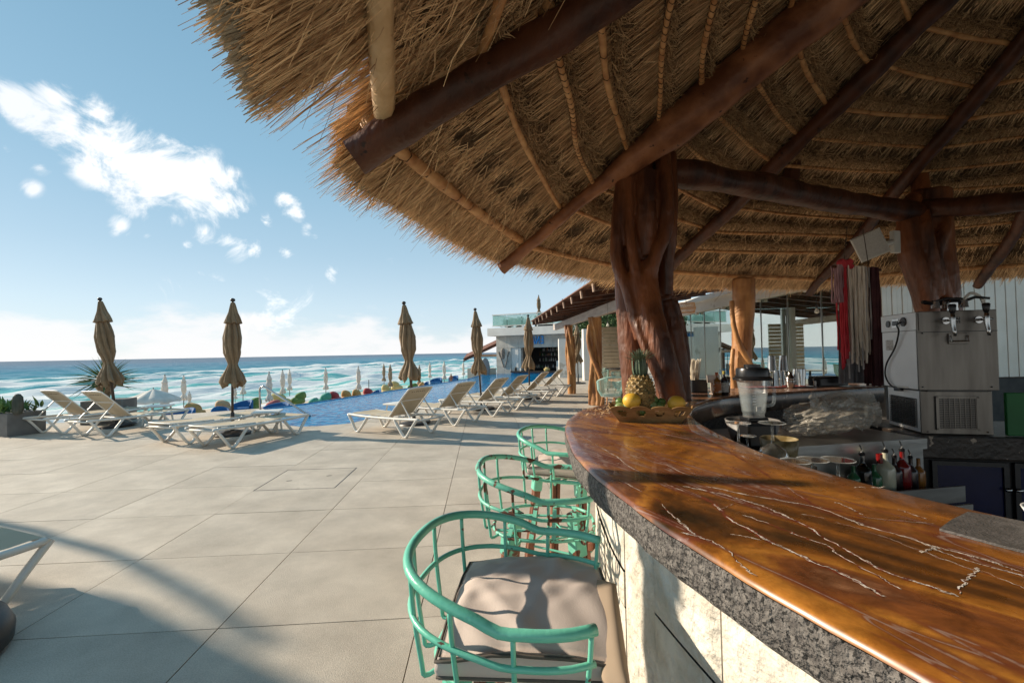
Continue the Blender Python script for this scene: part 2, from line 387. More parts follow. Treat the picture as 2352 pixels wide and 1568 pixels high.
for d, u0, v0, cut, q, vis, hat in cells:
    zt = random.uniform(-.0012, .0012)
    if vis and npart < 292:
        npart += 1
        if cut or hat:
            ex = [(p[0]+(p[0]-c0[0])*.012, p[1]+(p[1]-c0[1])*.012) for c0 in [tuple(sum(a[k] for a in HATCH)/4 for k in (0,1))] for p in HATCH] if hat else None
            tr = clip_cell(u0, v0, ex)
            if not tr: continue
            o = bpy.data.objects.new('paving_tile', tris_mesh(tr)); o.location = (0, 0, zt)
        else:
            o = bpy.data.objects.new('paving_tile', full); o.location = (*duv(u0, v0), zt); o.rotation_euler = (0, 0, drz)
        col.objects.link(o); o.parent = deck
    else:
        if cut:
            for t in clip_cell(u0, v0): farbm.add([(p[0], p[1], zt) for p in t], [(0,1,2)])
        else: farbm.box((*((Vector(q[0])+Vector(q[2]))/2), zt-.015), (TU-2*GAP, TV-2*GAP, .03), rot=(0,0,drz))
tag(farbm.build('paving', mt_tile, deck), kind='stuff')
hc = Vector((sum(a[0] for a in HATCH)/4, sum(a[1] for a in HATCH)/4, 0))
hatch = thing('access_hatch', 'square stone inspection cover with a thin dark metal rim set flush into the terrace', 'hatch cover', hc)
b = MB()
for k in range(4):
    a, c_ = Vector((*HATCH[k], 0)), Vector((*HATCH[(k+1) % 4], 0)); m_ = (a+c_)/2; dd = c_-a
    b.box((m_.x, m_.y, -.006), (dd.length+.008, .008, .016), rot=(0, 0, math.atan2(dd.y, dd.x)))
b.build('metal_rim', mt_blk, hatch)
tri = tile_mesh([(p[0]+(hc.x-p[0])*.016-hc.x, p[1]+(hc.y-p[1])*.016-hc.y) for p in HATCH]); o = bpy.data.objects.new('stone_cover', tri); col.objects.link(o); o.parent = hatch
o.location = (0,0,.001)
for s_ in (-1, 1): MB().box((hc.x+s_*.2, hc.y+.1*s_, .002), (.06, .008, .004), rot=(0,0,.3)).build('lifting_slot', mt_blk, hatch)

# ------------------------------------------------------------------ pool
def water_mat(name, deep, pale, nscale, bump, rough=.04, stretch=(1,1,1), dist=.03):
    m = M(name, deep, pale, scale=nscale, rough=rough, detail=3, stretch=stretch, lo=.38, hi=.64)
    nt = m.node_tree; N = nt.nodes; L = nt.links; b = N['Principled BSDF']; b.inputs['IOR'].default_value = 1.05
    tc = N['Texture Coordinate'] if 'Texture Coordinate' in N else [n for n in N if n.type == 'TEX_COORD'][0]
    a = N.new('ShaderNodeTexNoise'); a.inputs['Scale'].default_value = 5; a.inputs['Detail'].default_value = 4
    L.new(tc.outputs['Object'], a.inputs['Vector'])
    bp = N.new('ShaderNodeBump'); bp.inputs['Strength'].default_value = bump; bp.inputs['Distance'].default_value = dist
    L.new(a.outputs['Fac'], bp.inputs['Height']); L.new(bp.outputs[0], b.inputs['Normal'])
    return m
mt_pool = water_mat('pool_water', (.000,.055,.19), (.000,.24,.47), 7, .6)
# fewer ripples (mirror-like) towards the far end, as wind shade
pw = MB(); n = len(POOL)
bm = bmesh.new(); vs = [bm.verts.new((p[0], p[1], -.035)) for p in POOL]; f = bm.faces.new(vs); f.normal_update()
if f.normal.z < 0: f.normal_flip()
me = bpy.data.meshes.new('pool_water'); bm.to_mesh(me); bm.free(); me.materials.append(mt_pool)
pool = bpy.data.objects.new('pool_water', me); col.objects.link(pool); tag(pool, kind='structure')
b = MB()
for k in range(n):
    a, c_ = POOL[k], POOL[(k+1) % n]; o = len(b.v)
    b.add([(a[0],a[1],-.03),(c_[0],c_[1],-.03),(c_[0],c_[1],-2.4),(a[0],a[1],-2.4)], [(0,1,2,3)])
tag(b.build('pool_basin', mt_poolwall), kind='structure')
b = MB()                                      # thin raised lip of the far overflow edge
edge = [(-7.3,13.3),(-6.6,14.7),(-5.3,18.5),(-2.6,27),(-1.9,34)]
b.tube([(x, y, -.05) for x, y in edge], .04, seg=6); tag(b.build('overflow_edge', mt_poolwall), kind='structure')

# ------------------------------------------------------------------ beach, sea
P0 = Vector((-24, 31)); TT = Vector((.41, .912)).normalized(); NN = Vector((-TT.y, TT.x))   # along shore / seaward
def shore(q, s): p = P0+NN*q+TT*s; return p.x, p.y
rows = []
for q in (-90, -60, -30, -12, -4, 0, 3, 8, 14):
    z = -2.2 if q <= -12 else lin(-2.2, -3.6, (q+12)/26) if q < 14 else -3.6
    rows.append([(*shore(q, s), z+.05*math.sin(s*.7+q)) for s in range(-60, 181, 4)])
tag(MB().grid(rows).build('beach', mt_sand, smooth=True), kind='structure')
def sea():
    th = np.radians(np.linspace(-96, 72, 600)); rr = 22*np.exp(np.linspace(0, math.log(26000/22), 420))
    T, Rr = np.meshgrid(th, rr); X = Rr*np.sin(T); Y = Rr*np.cos(T)
    q = (X-P0.x)*NN.x+(Y-P0.y)*NN.y; s = (X-P0.x)*TT.x+(Y-P0.y)*TT.y
    def sn(a, b_, k, ph): return np.sin(a*k+b_+ph)
    wob = 2.2*np.sin(s*.055+1)+1.4*np.sin(s*.13+2)+.8*np.sin(s*.31)
    z = np.zeros_like(X); foam = np.zeros_like(X)
    for qc, h, w, ph in ((3,.18,1.6,0),(9,.4,2.0,1.3),(17,.55,2.4,2.2),(27,.75,3,.5),(38,.7,3,3.1),(51,.95,3.6,4.4),(67,.85,3.6,1.9),(88,.9,4.5,5.3),(125,.6,6,2.9)):
        am = .55+.45*np.sin(s*.035+ph*2.1)*np.sin(s*.013+ph); am = np.clip(am, .12, 1)
        dq = q-(qc+wob*(.5+.5*math.sin(ph)))
        prof = np.where(dq < 0, np.exp(-(dq/(w*.45))**2), np.exp(-(dq/(w*1.6))**2))
        z += h*am*prof
        foam += am*np.where(dq < 0, np.exp(-(dq/(w*1.5))**2), np.exp(-(dq/(w*.35))**2))
    fade = 1/(1+(Rr/900)**2)
    for k in range(26):
        a = rng.uniform(-.9, .9); kx = 2*math.pi/rng.uniform(3, 16); dx, dy = NN.x*math.cos(a)-NN.y*math.sin(a), NN.x*math.sin(a)+NN.y*math.cos(a)
        amp = .010*(2*math.pi/kx)**.8
        ok = np.clip(2.2-(Rr*.006)*kx, 0, 1)
        z += amp*np.sin(kx*(X*dx+Y*dy)+rng.uniform(0, 6))*ok
    z = -3.2+z; z = np.where(q < 1, z-.03*(1-q), z)
    n1, n2 = X.shape; idx = np.arange(n1*n2).reshape(n1, n2)
    F = np.stack([idx[:-1, :-1], idx[1:, :-1], idx[1:, 1:], idx[:-1, 1:]], -1).reshape(-1, 4)
    o = npmesh('sea', np.stack([X, Y, z], -1).reshape(-1, 3), F[:, ::-1], None, tint=np.clip(foam, 0, 1.5).ravel(), smooth=True)
    m = bpy.data.materials.new('sea'); m.use_nodes = True; nt = m.node_tree; N = nt.nodes; L = nt.links; bs = N['Principled BSDF']
    def mth(op, a, b_=None, c=None, clamp=False):
        n = N.new('ShaderNodeMath'); n.operation = op; n.use_clamp = clamp
        for i, v in enumerate((a, b_, c)):
            if v is None: continue
            if isinstance(v, (int, float)): n.inputs[i].default_value = v
            else: L.new(v, n.inputs[i])
        return n.outputs[0]
    tc = N.new('ShaderNodeTexCoord')
    dot = N.new('ShaderNodeVectorMath'); dot.operation = 'DOT_PRODUCT'; L.new(tc.outputs['Object'], dot.inputs[0]); dot.inputs[1].default_value = (NN.x, NN.y, 0)
    dt = N.new('ShaderNodeVectorMath'); dt.operation = 'DOT_PRODUCT'; L.new(tc.outputs['Object'], dt.inputs[0]); dt.inputs[1].default_value = (TT.x, TT.y, 0)
    q_ = mth('SUBTRACT', dot.outputs['Value'], P0.x*NN.x+P0.y*NN.y); s_ = dt.outputs['Value']
    cmb = N.new('ShaderNodeCombineXYZ'); L.new(q_, cmb.inputs[0]); L.new(mth('MULTIPLY', s_, .20), cmb.inputs[1])
    def noise(sc, det, rg=.6, src=None, dist=0):
        n = N.new('ShaderNodeTexNoise'); n.inputs['Scale'].default_value = sc; n.inputs['Detail'].default_value = det; n.inputs['Roughness'].default_value = rg
        n.inputs['Distortion'].default_value = dist; L.new(src or cmb.outputs[0], n.inputs['Vector']); return n.outputs['Fac']
    # water colour by distance offshore
    big = noise(.02, 3); lq = mth('ADD', mth('LOGARITHM', mth('MAXIMUM', q_, 1.0), 10.0), mth('MULTIPLY_ADD', big, 1.5, -.75))
    r = N.new('ShaderNodeValToRGB'); L.new(mth('DIVIDE', lq, 4.0), r.inputs['Fac']); e = r.color_ramp.elements
    e[0].position = .2; e[0].color = (.16,.46,.42,1); e[1].position = .78; e[1].color = (.006,.045,.10,1)
    for p, c in ((.42,(.05,.36,.36,1)),(.53,(.003,.19,.27,1)),(.62,(.003,.14,.23,1)),(.68,(.004,.07,.15,1))):
        x = e.new(p); x.color = c
    at = N.new('ShaderNodeAttribute'); at.attribute_name = 'tint'
    n1_ = noise(.42, 12, .76, dist=.8); n2_ = noise(.09, 4)
    near = mth('SUBTRACT', 1.0, mth('DIVIDE', mth('SUBTRACT', q_, 30), 130.0), clamp=True)
    f = mth('MULTIPLY_ADD', at.outputs['Fac'], .95, mth('MULTIPLY', near, .10))
    f = mth('ADD', f, mth('MULTIPLY_ADD', n1_, 2.2, -1.20)); f = mth('ADD', f, mth('MULTIPLY', mth('SUBTRACT', n2_, .5), .7))
    caps = mth('MULTIPLY', mth('SUBTRACT', noise(.16, 9, .75), .68), 8.0, clamp=True)
    fr = N.new('ShaderNodeMapRange'); L.new(f, fr.inputs['Value']); fr.inputs['From Min'].default_value = .10; fr.inputs['From Max'].default_value = .28
    fo = mth('MAXIMUM', fr.outputs['Result'], mth('MULTIPLY', caps, .6))
    mx = N.new('ShaderNodeMix'); mx.data_type = 'RGBA'; L.new(fo, mx.inputs['Factor']); L.new(r.outputs[0], mx.inputs['A']); mx.inputs['B'].default_value = (.74,.76,.75,1)
    L.new(mx.outputs['Result'], bs.inputs['Base Color'])
    L.new(mth('MULTIPLY_ADD', fo, .5, .28), bs.inputs['Roughness']); bs.inputs['IOR'].default_value = 1.12
    bs.inputs['Specular IOR Level'].default_value = .5
    bp = N.new('ShaderNodeBump'); bp.inputs['Strength'].default_value = .6; bp.inputs['Distance'].default_value = .35
    L.new(noise(.8, 6), bp.inputs['Height']); L.new(bp.outputs[0], bs.inputs['Normal'])
    o.data.materials.clear(); o.data.materials.append(m); tag(o, kind='structure')
sea()
# ------------------------------------------------------------------ palapa (thatched bar roof)
mt_thatch = M('thatch', (.19,.078,.024), (.97,.67,.37), scale=7, rough=.8, tint=True, lo=.18, hi=.70)
mt_thatchg = M('thatch_folded', (.16,.09,.04), (.58,.38,.20), scale=9, rough=.95, tint=True, lo=.25, hi=.72)
mt_thshade = M('thatch_base_shade', (.05,.028,.012), (.16,.10,.05), scale=22, rough=.95, bump=1.0, bscale=60, bdist=.03)  # darkened colour stands for the shade in gaps between straws
mt_thdark = M('thatch_weathered', (.30,.25,.18), (.50,.44,.34), scale=10, rough=.95, tint=True, lo=.2, hi=.8)
mt_beam = M('red_brown_wood', (.038,.012,.006), (.105,.034,.014), scale=4, rough=.5, bump=.7, bscale=16, stretch=(1.5,1.5,.5), coat=.05, bdist=.015, spots=(.02,.008,.004), spotscale=13, spotlim=.66)
mt_beaml = M('paler_brown_wood', (.13,.042,.017), (.36,.15,.066), scale=4.5, rough=.48, bump=.6, bscale=18, coat=.05, bdist=.014, spots=(.05,.017,.008), spotscale=16, spotlim=.67)  # paler, more orange brown, used on a single rafter
mt_pur = M('peeled_pole', (.38,.16,.05), (.62,.34,.14), scale=9, rough=.6, bump=.4, bscale=40, stretch=(1,1,.4))
mt_purp = M('pale_pole', (.50,.30,.13), (.66,.45,.24), scale=9, rough=.6, bump=.4, bscale=40)
mt_rope = M('rope', (.05,.03,.018), (.1,.065,.04), scale=20, rough=.9)
CX, CY, ZT, ZA = 4.50, 1.79, 2.36, 5.46
APEX = Vector((CX, CY, ZA))
RAFT = [(211,4.98),(178,5.22),(151,5.19),(120,5.19),(89,5.12),(66,4.92),(32,5.2),(358,5.2),(328,5.2),(298,5.2),(268,5.2),(239,5.2)]
def raf(k, t):
    a, r = RAFT[k % 12]; tip = Vector((CX+r*math.cos(R(a)), CY+r*math.sin(R(a)), ZT)); return tip+(APEX-tip)*t
from mathutils import noise as mnoise
def gnarl(b, amp=.008, sc=7, s2=.004):
    out = []
    for v in b.v:
        p = Vector(v); n = mnoise.noise_vector(p*sc)*amp+mnoise.noise_vector(p*sc*4)*s2; out.append(tuple(p+n))
    b.v = out; return b
pal = thing('palapa', 'large round palapa of dry palm thatch on twisted red brown trunks, over the bar', 'palapa', (CX, CY, 0))
TL = [.03,.115,.17,.222,.28,.335,.39,.445,.505,.565,.63,.70,.78,.86]
def off_saw(t):                      # thatch underside steps: each course laps under the one above
    if t <= TL[0]: return .075
    for i in range(len(TL)-1):
        if t < TL[i+1]: return .065+.07*((t-TL[i])/(TL[i+1]-TL[i]))
    return .1
def rpt(k, s, t, w=0.0):
    bow = math.sin(math.pi*s)
    p = raf(k, t)*(1-s)+raf(k+1, t)*s
    c = Vector((CX, CY, p.z)); p = p+(p-c).normalized()*(.05*bow*(1-t)) if (p-c).length > .01 else p
    return Vector((p.x, p.y, p.z+w+.095))
# rafters
radii = {0:(.085,.13,.15), 1:(.074,.100,.13), 2:(.055,.155,.19), 3:(.062,.085,.10), 4:(.06,.075,.09), 5:(.06,.07,.09)}
for k in range(12):
    r0, r1, r2 = radii.get(k, (.06,.08,.1)); pts = []; rd = []
    for i in range(17):
        t = (-.012 if k != 1 else .005)+i/16*.965; rr = lin(r0, r1, min(t/.46, 1)) if t < .46 else lin(r1, r2, (t-.46)/.54)
        if k == 2: rr = r0 if t < .20 else lin(r0, .15, min((t-.20)/.07, 1)**.7) if t < .30 else lin(.15,.175,(t-.3)/.7)
        p = raf(k, t); p = p + Vector((math.sin(i*1.3+k)*.012, math.cos(i*1.7+k)*.012, -rr*.25+math.sin(i*.9+k*2)*.01)); pts.append(p); rd.append(rr*(1+.06*math.sin(i*2.1+k)))
    P5 = cr(pts, 4); R5 = [lin(rd[min(q//4,16)], rd[min(q//4+1,16)], (q%4)/4) for q in range(len(P5))]
    gnarl(MB().tube(P5, R5, seg=22), .016, 5, .006).build('rafter', mt_beaml if k in (2,) else mt_beam, pal, smooth=True, ang=50)
# the two lower stub rafters resting on the ring beam
# purlins tied across the rafters
for k in (0,1,2,3,4,5,11):
    for i, t in enumerate(TL):
        if k == 11 and i > 3: continue
        j = random.uniform(-.010,.010); a = raf(k, t+j); b_ = raf(k+1, t-j*.6)
        rr = random.uniform(.017,.022); 
        if i == 0: rr = .036 if k <= 1 else .028
        if i == 0 and k == 0: rr = .043
        L_ = (b_-a).length; m_ = 9; pts = []; lift = .068
        ph = random.uniform(0, 6); wa = min(.007, L_*.005)*(2.6 if i in (2,) else 1)
        for q in range(m_+1):
            s = -.01+1.02*q/m_; p = a.lerp(b_, s); c = Vector((CX, CY, p.z)); rad = (p-c).normalized()
            p = p+rad*(.05*math.sin(math.pi*max(0,min(1,s)))*(1-t)+wa*math.sin(ph+q*1.1))+Vector((0,0,lift+.6*wa*math.cos(ph+q*.9))); pts.append(p)
        sp = cr(pts, 3)
        po = MB().tube(sp, [rr*(1+.08*math.sin(q*.8+ph)) for q in range(len(sp))], seg=8).build('purlin', mt_purp if (i == 0 and k == 0) else mt_pur, pal, smooth=True)
        if i in (2,3,4,5,6,7) or random.random() < .35:
            b = MB(); nr = int(L_/(.055 if i in (2,4,5,6) else .2)); 
            for q in range(nr):
                f = (q+.5)/nr*(len(sp)-1); i0 = min(int(f), len(sp)-2); p = sp[i0].lerp(sp[i0+1], f-i0); d = (sp[i0+1]-sp[i0]).normalized()
                x = d.orthogonal().normalized(); y = d.cross(x)
                b.tube([p+(x*math.cos(a_)+y*math.sin(a_))*(rr+.002)+d*.012*math.sin(a_) for a_ in (0,1.05,2.09,3.14,4.19,5.24)], .0028, seg=3, closed=True)
            o = b.build('rope_binding', mt_rope, po); o.parent = po; o.location = (0,0,0)
            o['kind'] = 'stuff'
# thatch sheets (underside in steps, top in the same dark colour)
def sr(k, s, t):
    u = s/12; c = max(0, min(1, (.075-t)/.06))
    return u*(1-.15*c) if k == 0 else .075*c+u*(1-.075*c) if k == 1 else u
for k in range(12):
    P = []
    tl = []
    for i, t in enumerate(TL):
        tl += [t-.0015, t+.0015]
    tl = [-.018]+tl+[.93, 1.0]
    for t in tl:
        o_ = off_saw(t) if t > 0 else .07
        P.append([rpt(k, sr(k,s,t), t, o_+.01*math.sin(s*3+t*60)) for s in range(13)])
    T = [[rpt(k, sr(k,s,t), t, .30-.14*t+.012*math.sin(s*2.3+t*40)) for s in range(13)] for t in (-.018,.0,.1,.25,.4,.55,.7,.85,1.0)]
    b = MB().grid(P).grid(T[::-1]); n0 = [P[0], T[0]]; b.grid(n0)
    b.build('thatch_layer', mt_thshade, pal, smooth=False)
def thatch_straws():
    def make(k, n, t0, t1, ln, wd, off, jit, out=1.0, s0=0., s1=1., droop=.02, curl=.06, fuzzy=False, up=False):
        s = rng.uniform(s0, s1, n); t = rng.uniform(t0, t1, n) if t0 != 'cut' else -(.002+.066*s*s if k == 0 else .026*np.ones(n))+rng.uniform(-.001,.010,n)
        if k == 0: s = np.where(t < .055, np.minimum(s, rng.uniform(.6,.862,n)), s)
        if k == 1: s = np.where(t < .03, np.maximum(s, rng.uniform(.065,.25,n)), s)
        a0, r0 = RAFT[k % 12]; a1, r1 = RAFT[(k+1) % 12]
        A = np.array([CX+r0*math.cos(R(a0)), CY+r0*math.sin(R(a0)), ZT]); B = np.array([CX+r1*math.cos(R(a1)), CY+r1*math.sin(R(a1)), ZT]); C = np.array(APEX)
        A2 = A+(C-A)*t[:, None]; B2 = B+(C-B)*t[:, None]
        P = A2*(1-s[:, None])+B2*s[:, None]
        hor = P-np.array([CX, CY, 0])*np.array([1,1,0]); hor[:, 2] = 0; hn = hor/np.linalg.norm(hor, axis=1, keepdims=True)
        P = P+hn*(.05*np.sin(np.pi*s)*(1-t))[:, None]
        sw = np.array([off_saw(x) if x > 0 else .07 for x in t]) if off == 'saw' else np.zeros(n)
        P[:, 2] += .095+(sw if off == 'saw' else off(n))
        D = (A-C)*(1-s[:, None])+(B-C)*s[:, None]; D /= np.linalg.norm(D, axis=1, keepdims=True)
        if up: D = -D
        Tn = np.cross(D, [0,0,1]); Tn /= np.linalg.norm(Tn, axis=1, keepdims=True)
        Nn = np.cross(Tn, D)
        if fuzzy:
            D2 = D*rng.normal(0,.5,n)[:,None]+Tn*rng.normal(0,.6,n)[:,None]-Nn*np.sign(Nn[:, 2:3])*rng.uniform(.1,.7,n)[:,None]
        else:
            D2 = D+Tn*rng.normal(0, jit, n)[:, None]-Nn*np.sign(Nn[:, 2:3])*rng.normal(.0,.035,n)[:, None]
        LL = ((t+(.002+.066*s*s if k == 0 else .026))*6.05+rng.normal(0,.014,n)).clip(.03) if isinstance(ln, str) else ln(n)
        return P, D2, LL, wd(n), Nn, droop, curl
    U = lambda a, b: (lambda n: rng.uniform(a, b, n))
    packs = {}
    def put(key, mat, d, roll=.7, tint=None):
        packs.setdefault(key, []).append((d, mat, roll, tint))
    dens = {0:1.35, 1:1.35, 2:1.1, 3:.9, 4:.75, 5:.7, 11:.5}
    for k, dk in dens.items():
        for i in range(-1, len(TL)-1 if k != 11 else 3):
            t0 = TL[i] if i >= 0 else -.02; t1 = TL[i+1]
            wid = 5.2*(1-(t0+t1)/2)*2*math.pi*((RAFT[k][0]-RAFT[(k+1) % 12][0]) % 360)/360
            area = wid*(t1-t0)*6.05
            n = int(area*(3800 if k in (0,1) else 3000)*dk)
            L1 = (t1-t0)*6.05
            w = (.003,.0065) if k in (0,1) else (.004,.0085)
            put('main', mt_thatch, make(k, n, t0+.1*(t1-t0), t1, U(L1*.45, L1*1.05), U(*w), 'saw', .065, droop=.01, curl=.035))
            put('main', mt_thatch, make(k, int(n*.07), t0, t1, U(.08,.3), U(.003,.006), 'saw', .5, droop=.05, curl=.35))
            if i >= 0 and k != 11:     # folded fringe lying just above each purlin
                nf = int(wid*1000*dk*(1 if i > 0 else .2)*(.5 if k < 2 else 1)); d = .016
                put('fold', mt_thatchg, make(k, nf, t0+.001, t0+d, U(.025,.085), U(.003,.006), U(-.01,.075), .3, fuzzy=True, curl=.5))
    # eave: thick ragged edge
    for k in (0,1,2,3,4,5,11):
        s0, s1 = 0., 1.
        wid = 2*5.2*math.sin(R(((RAFT[k][0]-RAFT[(k+1) % 12][0]) % 360)/2)); near = k in (0,1)
        e0, e1 = (.0,.87) if k == 0 else (.06,1.) if k == 1 else (0,1)
        n = int(wid*(13000 if k in (0,1) else 7000 if k in (2,3) else 3600))
        put('eave', mt_thatch, make(k, n, -.012, .055, 'rim', U(.003,.0065), U(.02,.24), .085, s0=e0, s1=e1, droop=.05, curl=.07))
        put('eave', mt_thatch, make(k, n//3, (-.016 if k == 0 else -.026), .0, U(.02,.05), U(.003,.007), U(.02,.24), .22, s0=e0, s1=e1, droop=.10, curl=.12))
        put('eave', mt_thatch, make(k, n//30, -.01, .07, U(.10,.24), U(.003,.006), U(-.03,.06), .45, s0=e0, s1=e1, droop=.3, curl=.2))
        put('cut', mt_thdark, make(k, int(n*.8), 'cut', 0, U(.03,.07), U(.004,.008), U(.03,.27), .16, s0=e0, s1=e1, droop=.03, curl=.08))
    # loose strands at the torn hip beside the nearest rafter
    put('eave', mt_thatch, make(0, 900, .02, .25, U(.08,.28), U(.003,.007), U(.0,.16), .75, s0=.80, s1=.95, droop=.35, curl=.28))
    put('eave', mt_thatch, make(1, 250, -.01, .12, U(.1,.3), U(.004,.009), U(.0,.16), .6, s0=.01, s1=.09, droop=.3, curl=.25))
    for key, nm in (('main','thatch_straw'), ('fold','folded_straw'), ('eave','eave_straw'), ('cut','cut_straw_end')):
        ds = packs[key]
        P = np.concatenate([d[0][0] for d in ds]); D = np.concatenate([d[0][1] for d in ds]); Ln = np.concatenate([d[0][2] for d in ds])
        Wd = np.concatenate([d[0][3] for d in ds]); Nn = np.concatenate([d[0][4] for d in ds])
        dr = np.concatenate([np.full(len(d[0][0]), d[0][5]) for d in ds])[:, None]; cu = np.concatenate([np.full(len(d[0][0]), d[0][6]) for d in ds])[:, None]
        print(nm, len(P))
        o = strands(nm, P, D, Ln, Wd, Nn, ds[0][1], pal, droop=dr, curl=cu); tag(o, kind='stuff')
thatch_straws()

# ------------------------------------------------------------------ twisted trunks
mt_post = M('twisted_trunk', (.050,.015,.006), (.23,.075,.025), scale=3.2, rough=.46, bump=.8, bscale=13, stretch=(2.2,2.2,.4), coat=.06, bdist=.022)
mt_posto = M('orange_trunk', (.22,.085,.028), (.50,.25,.09), scale=4, rough=.5, bump=.5, bscale=14, stretch=(1.6,1.6,.4), bdist=.015)
def fused(name, tubes, mat, parent, vox=.014, sm=6):
    b = MB()
    for pts, rad in tubes:
        sp = cr(pts, 6); n = len(pts); rr = rad if hasattr(rad, '__len__') else [rad]*n
        rs = [lin(rr[min(int(i/6), n-1)], rr[min(int(i/6)+1, n-1)], (i % 6)/6) for i in range(len(sp))]
        b.tube(sp, rs, seg=14)
    o = b.build(name, mat, parent, smooth=True)
    m = o.modifiers.new('remesh', 'REMESH'); m.mode = 'VOXEL'; m.voxel_size = vox; m.use_smooth_shade = True
    s = o.modifiers.new('smooth', 'SMOOTH'); s.factor = .5; s.iterations = sm
    t = bpy.data.textures.new(name+'_relief', 'CLOUDS'); t.noise_scale = .09
    d = o.modifiers.new('relief', 'DISPLACE'); d.texture = t; d.strength = .012; d.texture_coords = 'GLOBAL'
    return o
def wp(px, py, Y): return W(px, py, Y)
YP = 3.85
main_tubes = [
 # left column, straight
 ([wp(1458,330,YP+.1), wp(1457,450,YP+.1), wp(1450,600,YP+.06), wp(1448,750,YP+.0), wp(1461,900,YP-.02), wp(1466,1010,YP-.02)], [.15,.160,.145,.112,.112,.12]),
 # right/back column
 ([wp(1500,330,YP+.18), wp(1500,500,YP+.18), wp(1500,650,YP+.2), wp(1525,780,YP+.28), wp(1540,900,YP+.30), wp(1545,1010,YP+.30)], [.15,.155,.15,.14,.13,.14]),
 # smooth inner core at the top
 ([wp(1480,395,YP-.02), wp(1480,500,YP-.03), wp(1484,590,YP-.01)], [.11,.115,.09]),
 # right vine coming down then crossing left
 ([wp(1520,350,YP-.02), wp(1530,450,YP-.1), wp(1528,530,YP-.12), wp(1505,590,YP-.16), wp(1490,650,YP-.16), wp(1494,700,YP-.15)], [.07,.062,.06,.055,.06,.06]),
 ([wp(1540,352,YP+.05), wp(1544,450,YP+.0), wp(1540,540,YP-.02), wp(1532,600,YP+.02), wp(1530,680,YP+.05)], [.05,.05,.055,.06,.06]),
 # left vine
 ([wp(1432,400,YP-.05), wp(1420,500,YP-.06), wp(1418,600,YP-.08), wp(1440,660,YP-.14), wp(1460,730,YP-.18), wp(1472,780,YP-.2)], [.06,.058,.055,.05,.06,.05]),
 ([wp(1446,400,YP-.08), wp(1444,520,YP-.11), wp(1458,610,YP-.15), wp(1466,690,YP-.17), wp(1470,760,YP-.18)], [.035,.04,.045,.055,.06]),
 # big diagonal limb to the lower right
 ([wp(1488,600,YP-.1), wp(1490,680,YP-.17), wp(1502,750,YP-.26), wp(1524,820,YP-.31), wp(1544,880,YP-.31), wp(1557,940,YP-.28), wp(1562,1010,YP-.28)], [.07,.09,.10,.095,.082,.074,.07]),
 ([wp(1462,730,YP-.2), wp(1478,785,YP-.28), wp(1500,840,YP-.33), wp(1520,890,YP-.33), wp(1536,950,YP-.3)], [.05,.04,.038,.038,.04]),
 ([wp(1530,690,YP-.02), wp(1548,760,YP-.04), wp(1562,830,YP-.06), wp(1570,900,YP-.06), wp(1572,1000,YP-.06)], [.06,.07,.065,.06,.06]),
 # low side swell on the right
 ([wp(1545,690,YP+.2), wp(1562,760,YP+.24), wp(1570,830,YP+.22), wp(1568,900,YP+.2)], [.04,.06,.06,.05]),
]
fused('twisted_post', main_tubes, mt_post, pal, vox=.012, sm=5)
# second trunk, leaning, behind the beer dispenser
Y2 = 5.2
fused('twisted_post', [
 ([wp(2136,440,Y2), wp(2140,560,Y2), wp(2150,640,Y2-.02), wp(2160,760,Y2), wp(2160,900,Y2), wp(2160,1080,Y2)], [.20,.20,.20,.2,.2,.2]),
 ([wp(2100,450,Y2-.1), wp(2085,500,Y2-.12), wp(2090,580,Y2-.15), wp(2118,660,Y2-.18), wp(2135,740,Y2-.15)], [.08,.10,.115,.12,.1]),
 ([wp(2160,450,Y2-.05), wp(2165,520,Y2-.15), wp(2150,580,Y2-.2), wp(2160,640,Y2-.2), wp(2175,700,Y2-.15)], [.09,.08,.06,.07,.08]),
 ([wp(2128,480,Y2-.2), wp(2130,520,Y2-.24), wp(2145,600,Y2-.26), wp(2158,680,Y2-.24)], [.03,.05,.05,.05]),
 ([wp(2118,330,Y2+.1), wp(2112,400,Y2+.05), wp(2120,470,Y2)], [.085,.085,.1]),
], mt_post, pal, vox=.018, sm=4)
# stub on the ring beam carrying the third rafter
MB().tube([W(1812,440,5.0), W(1818,400,5.0), W(1822,345,5.0)], [.1,.085,.09], seg=12).build('strut', mt_beam, pal, smooth=True, ang=60)
# ring beams
def beam(pts, rad, nm='ring_beam'):
    sp = cr(pts, 10); gnarl(MB().tube(sp, [rad*(1+.05*math.sin(i*.6)) for i in range(len(sp))], seg=24), .018, 5, .006).build(nm, mt_beam, pal, smooth=True, ang=60)
beam([W(1440,398,4.02), W(1560,400,4.0), W(1700,420,4.25), W(1850,448,4.6), W(2000,474,4.95), W(2120,490,5.1)], .118)
beam([W(2110,478,5.15), W(2230,474,4.7), W(2360,462,4.2), W(2600,440,3.6)], .10)
b3 = [Vector((1.1,3.8,2.97)), Vector((.9,2.6,2.97)), Vector((1.0,1.0,2.97))]
